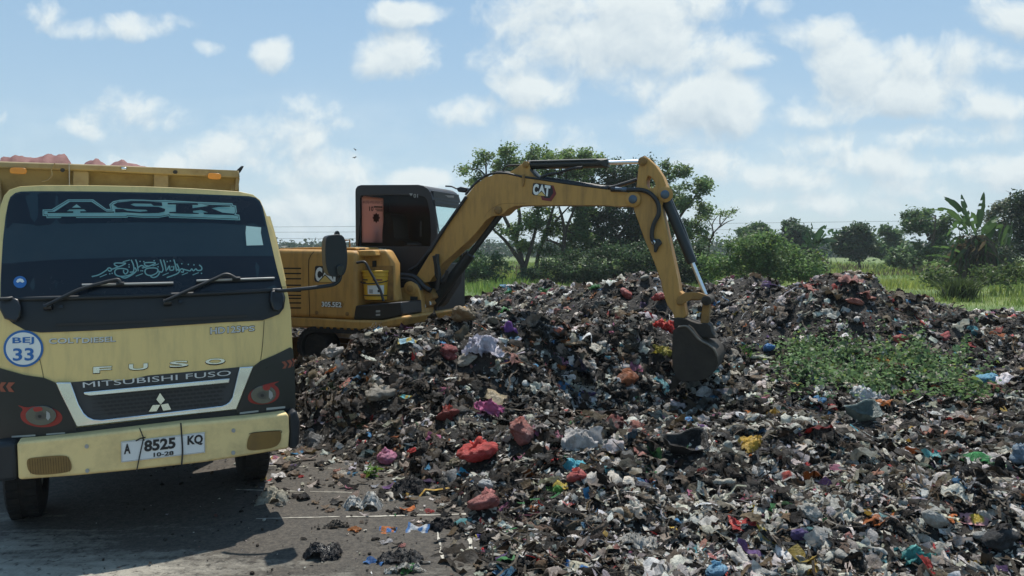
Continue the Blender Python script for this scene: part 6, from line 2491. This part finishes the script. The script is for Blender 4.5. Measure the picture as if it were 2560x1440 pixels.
def tree(name, label, cat, base, Y, stems, clusters, col, seed, leaf=.2, per=300, group=None, trunk_r=.16, depth=1.0, asp=.45, clump=.45, up=.35, twigs=3, bare=False, shell=True):
    """stems: pixel polylines of trunk and limbs; clusters: (u, v, ru, rv, weight) at distance Y"""
    r = np.random.default_rng(seed)
    B = at(*base, Y)
    B.z = min(B.z, 0.0) if abs(B.z) < .6 else 0.0
    root = empty(name, B, 0, label=label, cat=cat, group=group)
    mb = MB()
    tips = []
    px = F / Y

    def loc(u, v, dy=0.0):
        p = at(u, v, Y)
        return Vector((p.x - B.x, dy, p.z))

    for st in stems:
        n = len(st)
        dy = np.cumsum(r.normal(0, .25 * depth, n))
        dy[0] = 0
        P = [loc(u, v, dy[i]) for i, (u, v) in enumerate(st)]
        P[0].z = max(P[0].z, -.1) if st is not stems[0] else 0
        P = spline(P, 4) if n > 2 else P
        w = st is stems[0]
        mb.tube(P, [trunk_r * (1 - .75 * i / (len(P) - 1)) * (1 if w else .75) for i in range(len(P))], 8, caps=False)
        tips += P[len(P) // 2:]
    if not tips:
        tips = [Vector((0, 0, .2))]
    LP = []
    for (u, v, ru, rv, wgt) in clusters:
        c = loc(u, v, r.normal(0, .35 * depth))
        RX, RZ = ru / px, rv / px
        RY = min(max(RX, RZ), 1.6 * min(RX, RZ)) * depth
        near = sorted(tips, key=lambda t: (t - c).length)[:1]
        if twigs:
            for t in near:
                pts = branch(mb, t, c, trunk_r * .32, trunk_r * .10, r)
                for _ in range(twigs):
                    q = pts[int(r.integers(2, len(pts)))]
                    e = c + Vector((r.normal(0, .55) * RX, r.normal(0, .5) * RY, r.normal(0, .5) * RZ))
                    branch(mb, q, e, trunk_r * .14, trunk_r * .04, r, 4)
        k = max(4, int(wgt * RX * RZ / (clump * clump) * 2.6))
        d = r.normal(0, 1, (k, 3))
        d /= np.linalg.norm(d, axis=1, keepdims=True)
        rad = r.uniform(0.35, 1, (k, 1)) ** (.45 if shell else .8)
        cc = np.array(c) + d * rad * np.array([RX, RY, RZ])
        m = per
        for q in cc:
            f = r.uniform(.6, 1.25)
            o_ = r.normal(0, 1, (int(m * f * f), 3)) * np.array([clump * .55, clump * .55, clump * .44]) * f
            LP.append(q + o_)
    if mb.v:
        mb.build("trunk", M['bark'], root, 60, recalc=False)
    if LP and not bare:
        P = np.concatenate(LP)
        P[:, 2] = np.maximum(P[:, 2], .05)
        cl = np.repeat(r.uniform(.75, 1.25, len(LP)), [len(q) for q in LP])[:, None]
        leaf_cloud("crown", P, leaf * r.uniform(.7, 1.3, len(P)), np.asarray(col) * cl, M['leaf'], r, up, asp, root, .3)
    return root


G1, G2, G3, G4 = (.10, .165, .06), (.05, .09, .04), (.14, .21, .07), (.09, .155, .062)
YA = 46
tree("tall_tree", "tall open tree leaning left with feathery crown left of the boom's top", "tree", (1312, 697), YA,
     [[(1312, 700), (1306, 660), (1290, 600), (1262, 545), (1240, 490), (1215, 440)], [(1309, 680), (1326, 620), (1340, 570), (1345, 510), (1330, 450)], [(1308, 665), (1270, 610), (1240, 580), (1215, 560)], [(1290, 600), (1300, 540), (1285, 480), (1290, 420)]],
     [(1180, 425, 26, 20, .7), (1212, 392, 24, 14, .8), (1240, 425, 26, 14, .6), (1195, 455, 22, 12, .5), (1280, 392, 34, 22, 1.0), (1325, 385, 30, 16, .9), (1265, 412, 26, 14, .8), (1300, 425, 40, 16, .7), (1310, 560, 40, 26, .7), (1345, 540, 40, 24, .7), (1292, 590, 28, 22, .8), (1240, 575, 30, 20, .2), (1330, 610, 30, 22, .8), (1320, 450, 46, 20, .9), (1270, 460, 30, 18, .7), (1330, 495, 40, 22, .6)],
     (.14, .21, .075), 1, .24, 100, "trees behind the mound", .20, twigs=4, clump=.42)
tree("tall_tree", "spreading tree with bright crown directly above the boom cylinder", "tree", (1338, 690), YA + 2,
     [[(1338, 692), (1345, 640), (1362, 590), (1376, 540), (1390, 490), (1400, 440)], [(1360, 600), (1385, 560), (1410, 530), (1440, 500)]],
     [(1370, 388, 34, 18, 1.0), (1412, 382, 34, 16, 1.0), (1442, 392, 26, 14, .9), (1390, 412, 46, 16, .9), (1350, 420, 30, 14, .6), (1430, 425, 40, 18, .8), (1375, 540, 36, 26, .7), (1400, 580, 30, 24, .8), (1365, 590, 26, 20, .7), (1395, 450, 50, 24, 1.0), (1450, 440, 34, 24, .9), (1480, 405, 30, 14, .8), (1360, 455, 34, 20, .8)],
     (.15, .23, .075), 2, .24, 100, "trees behind the mound", .15, twigs=4, clump=.42)
tree("tall_tree", "forked tree with bare lower limbs right of the leaning tree", "tree", (1407, 690), YA + 1,
     [[(1405, 690), (1408, 630), (1412, 585), (1420, 560), (1432, 530), (1445, 500)], [(1412, 585), (1404, 545), (1396, 520), (1392, 490)], [(1410, 620), (1385, 605), (1360, 600)]],
     [(1430, 470, 40, 26, .8), (1395, 490, 30, 20, .7), (1460, 520, 34, 22, .8), (1440, 560, 26, 18, .8), (1420, 600, 30, 24, .7), (1385, 625, 30, 22, .7), (1450, 590, 34, 26, .8)],
     G1, 3, .24, 100, "trees behind the mound", .17, twigs=5, clump=.42)
tree("dense_tree", "dense dark tree behind the boom and left of the stick", "tree", (1525, 690), YA + 4,
     [[(1525, 695), (1522, 640), (1530, 560), (1520, 480)], [(1525, 640), (1490, 560), (1470, 500)], [(1526, 630), (1570, 550), (1590, 480)]],
     [(1500, 440, 60, 34, 1.0), (1560, 430, 60, 32, 1.0), (1600, 470, 44, 44, 1.0), (1470, 480, 40, 30, .9), (1540, 520, 80, 44, 1.3), (1480, 560, 50, 40, 1.1), (1590, 560, 50, 44, 1.2), (1540, 600, 80, 40, 1.4), (1450, 610, 40, 34, 1.0), (1610, 620, 44, 40, 1.3), (1620, 430, 30, 24, .9)],
     G2, 4, .26, 130, "trees behind the mound", .22, clump=.5)
tree("feathery_tree", "tree with airy feathery branches right of the stick", "tree", (1690, 690), YA + 1,
     [[(1690, 695), (1680, 640), (1668, 570), (1672, 500), (1660, 440)], [(1675, 600), (1700, 540), (1730, 500), (1745, 470)], [(1678, 620), (1715, 580), (1755, 550)]],
     [(1665, 435, 34, 22, .9), (1700, 432, 18, 12, .8), (1690, 475, 36, 22, .8), (1740, 465, 32, 16, .9), (1762, 462, 14, 10, .9), (1720, 495, 34, 18, .7), (1695, 525, 36, 26, .8), (1765, 522, 26, 14, .9), (1740, 548, 34, 18, .7), (1700, 570, 40, 26, .8), (1760, 570, 24, 20, .35), (1735, 590, 40, 24, .6), (1650, 500, 30, 30, .9)],
     (.14, .215, .085), 5, .24, 105, "trees behind the mound", .16, twigs=4, clump=.38)
tree("bare_tree", "thin nearly leafless sapling with a fan of twigs beyond the stick", "tree", (1778, 660), YA - 2,
     [[(1778, 665), (1780, 620), (1784, 585), (1796, 570), (1815, 550), (1835, 532), (1846, 522)], [(1784, 585), (1786, 560), (1800, 540), (1812, 528)], [(1784, 590), (1774, 565), (1762, 545)], [(1796, 570), (1820, 555), (1842, 548)], [(1800, 560), (1806, 540), (1822, 528)], [(1781, 610), (1765, 595), (1750, 590)]],
     [(1808, 530, 16, 6, .12), (1838, 526, 12, 6, .12), (1765, 548, 12, 8, .3), (1770, 600, 14, 10, .2)], G3, 6, .16, 30, None, .06, twigs=3, clump=.3)
BUSH = [
    ("dark rounded bush right of the excavator's cab", (1215, 700), 44, [(1210, 655, 44, 34, 1.3), (1190, 690, 30, 20, 1.2), (1235, 685, 34, 26, 1.2), (1255, 655, 24, 18, .8), (1170, 670, 30, 30, 1)], G4),
    ("wide dark thicket filling the gap under the boom", (1520, 706), 43, [(1380, 680, 60, 26, 1.3), (1450, 670, 60, 36, 1.4), (1530, 660, 70, 46, 1.5), (1600, 660, 60, 46, 1.5), (1340, 690, 40, 18, 1.1), (1480, 695, 120, 22, 1.4)], G2),
    ("leafy thicket behind the stick's lower end", (1680, 706), 42, [(1650, 650, 46, 50, 1.4), (1710, 650, 50, 46, 1.3), (1690, 690, 70, 22, 1.3), (1750, 660, 40, 40, 1.2), (1720, 615, 34, 28, 1.0)], G2),
    ("broad mid green bush right of the bucket cylinder", (1910, 710), 36, [(1800, 655, 44, 34, 1.2), (1850, 630, 44, 32, 1.2), (1900, 625, 50, 36, 1.3), (1960, 640, 50, 36, 1.3), (2010, 662, 44, 30, 1.2), (1880, 670, 80, 34, 1.4), (1980, 680, 60, 24, 1.3), (2040, 685, 34, 16, 1.0), (1815, 690, 50, 20, 1.2), (1930, 605, 24, 14, .8)], (.12, .20, .065)),
    ("black-green undergrowth at the foot of the ragged banana clump", (2430, 705), 43.5, [(2430, 650, 50, 36, 1.2), (2390, 660, 34, 26, 1.1), (2480, 660, 36, 30, 1.1), (2440, 600, 26, 30, .8), (2520, 650, 40, 40, 1.1)], (.028, .048, .022)),
    ("low pale bush in front of the banana plant on the right", (2440, 716), 33, [(2330, 690, 40, 18, 1.1), (2400, 695, 50, 18, 1.2), (2470, 690, 50, 22, 1.2), (2530, 680, 40, 26, 1.2)], (.075, .115, .036)),
    ("small round bush in the middle of the terraces", (2230, 668), 62, [(2235, 645, 22, 18, 1.3), (2255, 655, 18, 10, 1.0)], G4),
]
for i, (lab, base, Y, cl, col) in enumerate(BUSH):
    tree("bush", lab, "bush", base, Y, [], cl, col, 40 + i, .17 if Y < 50 else .3, 130, "bushes around the field", .06, clump=.42, twigs=1, up=.4, asp=.5)
FAR = [
    ("small_tree", "low tree with flat crown on a pale trunk beyond the broad bush", (1872, 655), 82, [[(1872, 655), (1874, 625), (1884, 600)], [(1873, 630), (1862, 605)]], [(1885, 572, 38, 16, 1.2), (1860, 590, 26, 14, 1.0), (1905, 585, 24, 14, 1.0), (1890, 595, 24, 10, .8)], G4, .40),
    ("small_tree", "dark tree behind the banana plant in the middle distance", (1985, 655), 84, [[(1985, 655), (1985, 600)]], [(1985, 578, 30, 20, 1.2), (1965, 600, 24, 18, 1.1), (2010, 585, 24, 16, 1.0), (1978, 562, 12, 10, .6), (2000, 620, 40, 22, 1.1)], G2, .40),
    ("round_tree", "full round-crowned tree at the far edge of the field", (2150, 655), 76, [[(2150, 656), (2152, 620)]], [(2150, 590, 40, 26, 1.4), (2120, 610, 30, 26, 1.3), (2180, 612, 30, 28, 1.3), (2150, 625, 56, 24, 1.4), (2160, 570, 24, 10, 1.0)], G2, .36),
    ("small_tree", "slim dark tree close to the right of the round tree", (2222, 655), 82, [[(2222, 655), (2224, 600)]], [(2222, 588, 18, 14, 1.1), (2235, 605, 26, 20, 1.2), (2215, 620, 26, 22, 1.2), (2245, 625, 22, 18, 1.1), (2212, 575, 8, 10, .7)], G4, .40),
    ("tiered_tree", "tall tree with flat tiered branches left of the banana clump", (2318, 665), 60, [[(2318, 668), (2322, 620), (2318, 570), (2325, 540)], [(2320, 590), (2300, 560), (2285, 548)], [(2319, 600), (2345, 570)]], [(2300, 540, 32, 8, 1.2), (2335, 536, 36, 9, 1.2), (2285, 556, 24, 6, 1.1), (2325, 556, 44, 10, 1.2), (2280, 572, 18, 5, .9), (2330, 580, 44, 16, 1.2), (2345, 610, 36, 20, 1.2), (2310, 620, 30, 22, 1.1), (2365, 560, 24, 16, 1.0)], G4, .28),
    ("sparse_tree", "pale thin-crowned tree behind the banana clump", (2510, 660), 62, [[(2510, 660), (2512, 600), (2505, 560), (2500, 530)], [(2511, 600), (2528, 560), (2535, 530)]], [(2505, 512, 24, 10, .5), (2525, 530, 22, 14, .5), (2488, 530, 18, 12, .45), (2510, 550, 26, 14, .5), (2535, 560, 20, 14, .6), (2500, 600, 40, 24, 1.0)], (.085, .105, .055), .26),
    ("dense_tree", "tall black-green tree cut by the right edge of the view", (2562, 680), 48, [[(2562, 684), (2562, 600), (2560, 520)]], [(2562, 495, 24, 24, 1.4), (2556, 530, 28, 30, 1.5), (2566, 570, 30, 34, 1.5), (2545, 610, 26, 26, 1.2), (2580, 540, 30, 50, 1.4)], (.022, .042, .020), .24),
    ("small_tree", "low hedge-like tree in front of the terraces", (2285, 668), 66, [[(2285, 668), (2286, 650)]], [(2275, 640, 30, 16, 1.2), (2310, 645, 34, 16, 1.2), (2250, 650, 20, 10, 1.0)], G4, .32),
]
for i, (nm, lab, base, Y, st, cl, col, lf) in enumerate(FAR):
    tree(nm, lab, "tree", base, Y, st, cl, col, 80 + i, lf, 110, "trees across the field", .16, clump=.5, twigs=2, up=.4, asp=.55)


def banana(label, base, Y, leaves, stems, col, seed, dead=0):
    r = np.random.default_rng(seed)
    B = at(*base, Y)
    B.z = 0
    root = empty("banana_plant", B, 0, label=label, cat="banana plant")
    mb = MB()

    def loc(u, v, dy=0.0):
        p = at(u, v, Y)
        return Vector((p.x - B.x, dy, p.z))

    for st in stems:
        P = [loc(u, v, 0) for u, v in st]
        P[0].z = 0
        mb.tube(P, [.16 * (1 - .5 * i / (len(P) - 1)) for i in range(len(P))], 9, caps=False)
    mb.build("trunk", M['bark'], root, 60, recalc=False)
    V, L, S, C = [], [], [], []
    o = 0

    def blade(P, w, c):
        nonlocal o
        P = spline(P, 7)
        n = len(P)
        side0 = Vector((r.normal(0, .5), r.normal(0, .5), r.normal(0, .5)))
        for i, p in enumerate(P):
            t = (P[min(i + 1, n - 1)] - P[max(i - 1, 0)]).normalized()
            vw = Vector((0, -1, 0)) * .8 + side0
            s = t.cross(vw).normalized()
            k = i / (n - 1)
            ww = w * (math.sin(math.pi * min(1, k * .92 + .08)) ** .6) * (.75 + .25 * r.uniform()) * (0.12 if k < .16 else 1)
            dr = vw.normalized() * ww * .22
            V.extend([p + s * ww - dr, p, p - s * ww - dr])
            C.extend([c, np.asarray(c) * 1.4, c])
        for i in range(n - 1):
            for j in (0, 1):
                a = o + i * 3 + j
                if r.uniform() < .16 and i > 2:
                    continue
                L.extend([a, a + 1, a + 4, a + 3])
                S.append(4)
        o += n * 3

    for (p0, p1, p2, w) in leaves:
        d = r.normal(0, .5)
        c = np.array(col) * r.uniform(.7, 1.4)
        blade([loc(*p0, 0), loc(*p1, d * .5), loc(*p2, d)], w * .72, c)
    for _ in range(dead):
        st = stems[int(r.integers(0, len(stems)))]
        u, v = st[-1]
        u0, v0 = u + r.normal(0, 12), v + abs(r.normal(0, 25))
        u1 = u0 + r.normal(0, 26)
        blade([loc(u, v, 0), loc((u0 + u1) / 2, v0 + 4, r.normal(0, .5)), loc(u1, v0 + r.uniform(30, 80), r.normal(0, .7))], r.uniform(.05, .13), np.array([.07, .055, .032]) * r.uniform(.4, 1.4) if r.uniform() < .55 else np.array(col) * r.uniform(.5, 1.2))
    V = np.array([tuple(q) for q in V])
    mesh_np("crown", V, L, S, M['leaf'], np.array(C), True, root)




banana("tall ragged banana clump with torn upright leaves on the right", (2425, 700), 42,
       [((2435, 590), (2412, 520), (2384, 488), .30), ((2438, 590), (2420, 520), (2414, 484), .42), ((2440, 590), (2455, 530), (2468, 478), .30), ((2436, 590), (2380, 530), (2325, 522), .20),
        ((2440, 600), (2480, 560), (2455, 640), .34), ((2445, 600), (2500, 570), (2478, 650), .40), ((2490, 640), (2525, 570), (2520, 620), .38), ((2500, 650), (2535, 560), (2530, 610), .40), ((2480, 650), (2505, 590), (2490, 560), .38),
        ((2430, 600), (2400, 560), (2372, 590), .30), ((2425, 610), (2385, 600), (2360, 640), .28), ((2420, 640), (2370, 620), (2320, 616), .14), ((2420, 660), (2370, 640), (2330, 640), .12), ((2420, 680), (2360, 655), (2315, 660), .14), ((2420, 690), (2370, 668), (2330, 676), .12),
        ((2440, 610), (2400, 570), (2410, 640), .36), ((2440, 600), (2430, 540), (2400, 560), .34), ((2450, 600), (2465, 550), (2440, 560), .36), ((2480, 650), (2470, 600), (2500, 640), .34)],
       [[(2430, 700), (2434, 650), (2437, 590)], [(2405, 700), (2415, 660), (2422, 615)], [(2460, 700), (2452, 650), (2446, 600)], [(2490, 695), (2490, 660), (2490, 640)]], (.060, .105, .030), 3, 260)
banana("dark banana plant with arching fronds beyond the broad bush", (2030, 665), 56,
       [((2035, 620), (2028, 585), (2023, 556), .22), ((2036, 620), (2045, 585), (2058, 562), .40), ((2036, 620), (2060, 585), (2090, 578), .42), ((2037, 622), (2065, 600), (2090, 602), .36), ((2034, 622), (2010, 598), (1992, 596), .30), ((2034, 622), (2012, 580), (2002, 590), .30), ((2035, 620), (2030, 590), (2012, 610), .34), ((2036, 622), (2050, 600), (2070, 625), .36), ((2035, 622), (2020, 610), (2000, 625), .34), ((2036, 620), (2052, 590), (2048, 610), .34)],
       [[(2032, 665), (2034, 640), (2035, 618)], [(2050, 668), (2046, 645), (2040, 622)]], (.030, .060, .026), 9, 26)


# far belt of trees on the horizon
def belt():
    r = np.random.default_rng(55)
    P = []
    for _ in range(900):
        u = r.uniform(560, 2700)
        Y = r.uniform(190, 300)
        top = 612 + 10 * float(vnoise(u, 0, 60, 3)) + 8 * float(vnoise(u, 0, 17, 4)) + (4 if u < 1000 else 0)
        p = at(u, r.uniform(top, 640), Y)
        k = 40
        P.append(np.array(p) + r.normal(0, 1, (k, 3)) * np.array([2.2, 2.2, .9]))
    P = np.concatenate(P)
    P[:, 2] = np.maximum(P[:, 2], .2)
    o = leaf_cloud("treeline", P, r.uniform(.8, 1.8, len(P)), (.035, .062, .034), M['leaf'], r, .4, .6)
    tag(o, "low far belt of trees along the horizon", "treeline", kind="stuff")


belt()


# power lines far behind
def wires():
    labs = ["highest of the three thin power cables across the sky", "middle one of the three thin power cables", "lowest of the three thin power cables, nearest the treetops"]
    m = paint("cable_grey", (.30, .33, .36), .6, dirt=.1)
    for k, (vl, vm, vr) in enumerate(((569, 560, 541), (581, 577, 560), (597, 594, 577))):
        pts = []
        for u in range(200, 3000, 100):
            t = (u - 200) / 2800
            v = vl + (vr - vl) * t + 22 * t * (1 - t) * (1 if k else 1)
            pts.append(at(u, v, 150))
        o = MB().tube(pts, .045, 5, caps=False).build("power_cable", m, None, 60, recalc=False)
        tag(o, labs[k], "cable", "power cables")


wires()


# two white scraps and birds over the field
def birds():
    m = paint("bird_dark", (.04, .04, .045), .8, dirt=0)
    for (u, v, lab, rot) in ((887.5, 374, "upper of two tiny dark birds in the sky above the machine", .6), (887.5, 394, "lower of two tiny dark birds in the sky above the machine", -.4)):
        p = at(u, v, 70)
        mb = MB()
        mb.tube([(-.16, 0, 0), (-.08, 0, .01), (.05, 0, .01), (.13, 0, .02), (.2, 0, .02)], [.01, .035, .045, .03, .006], 8)
        mb.add([(-.04, 0, .02), (.06, 0, .02), (.02, -.16, .09), (-.05, -.30, .04)], [(0, 1, 2, 3)])
        mb.add([(-.04, 0, .02), (.06, 0, .02), (.02, .16, .09), (-.05, .30, .04)], [(3, 2, 1, 0)])
        o = mb.build("bird", m, None, 60)
        o.location = p
        o.rotation_euler = (.3, rot, rot * 2)
        tag(o, lab, "bird")


birds()
# ------------------------------------------------------------------ thin haze
def haze():
    m = bpy.data.materials.new("haze")
    m.use_nodes = True
    nt = m.node_tree
    nt.nodes.clear()
    out = nt.nodes.new("ShaderNodeOutputMaterial")
    v = nt.nodes.new("ShaderNodeVolumePrincipled")
    v.inputs["Color"].default_value = (.80, .90, .95, 1)
    v.inputs["Density"].default_value = 0.00052
    v.inputs["Anisotropy"].default_value = 0.2
    nt.links.new(v.outputs[0], out.inputs["Volume"])
    o = MB().box(-1400, 1400, -400, 1800, -1.0, 26).build("haze", m, None, 0)
    tag(o, kind="stuff", label="thin pale daylight haze over the field", cat="haze")


haze()
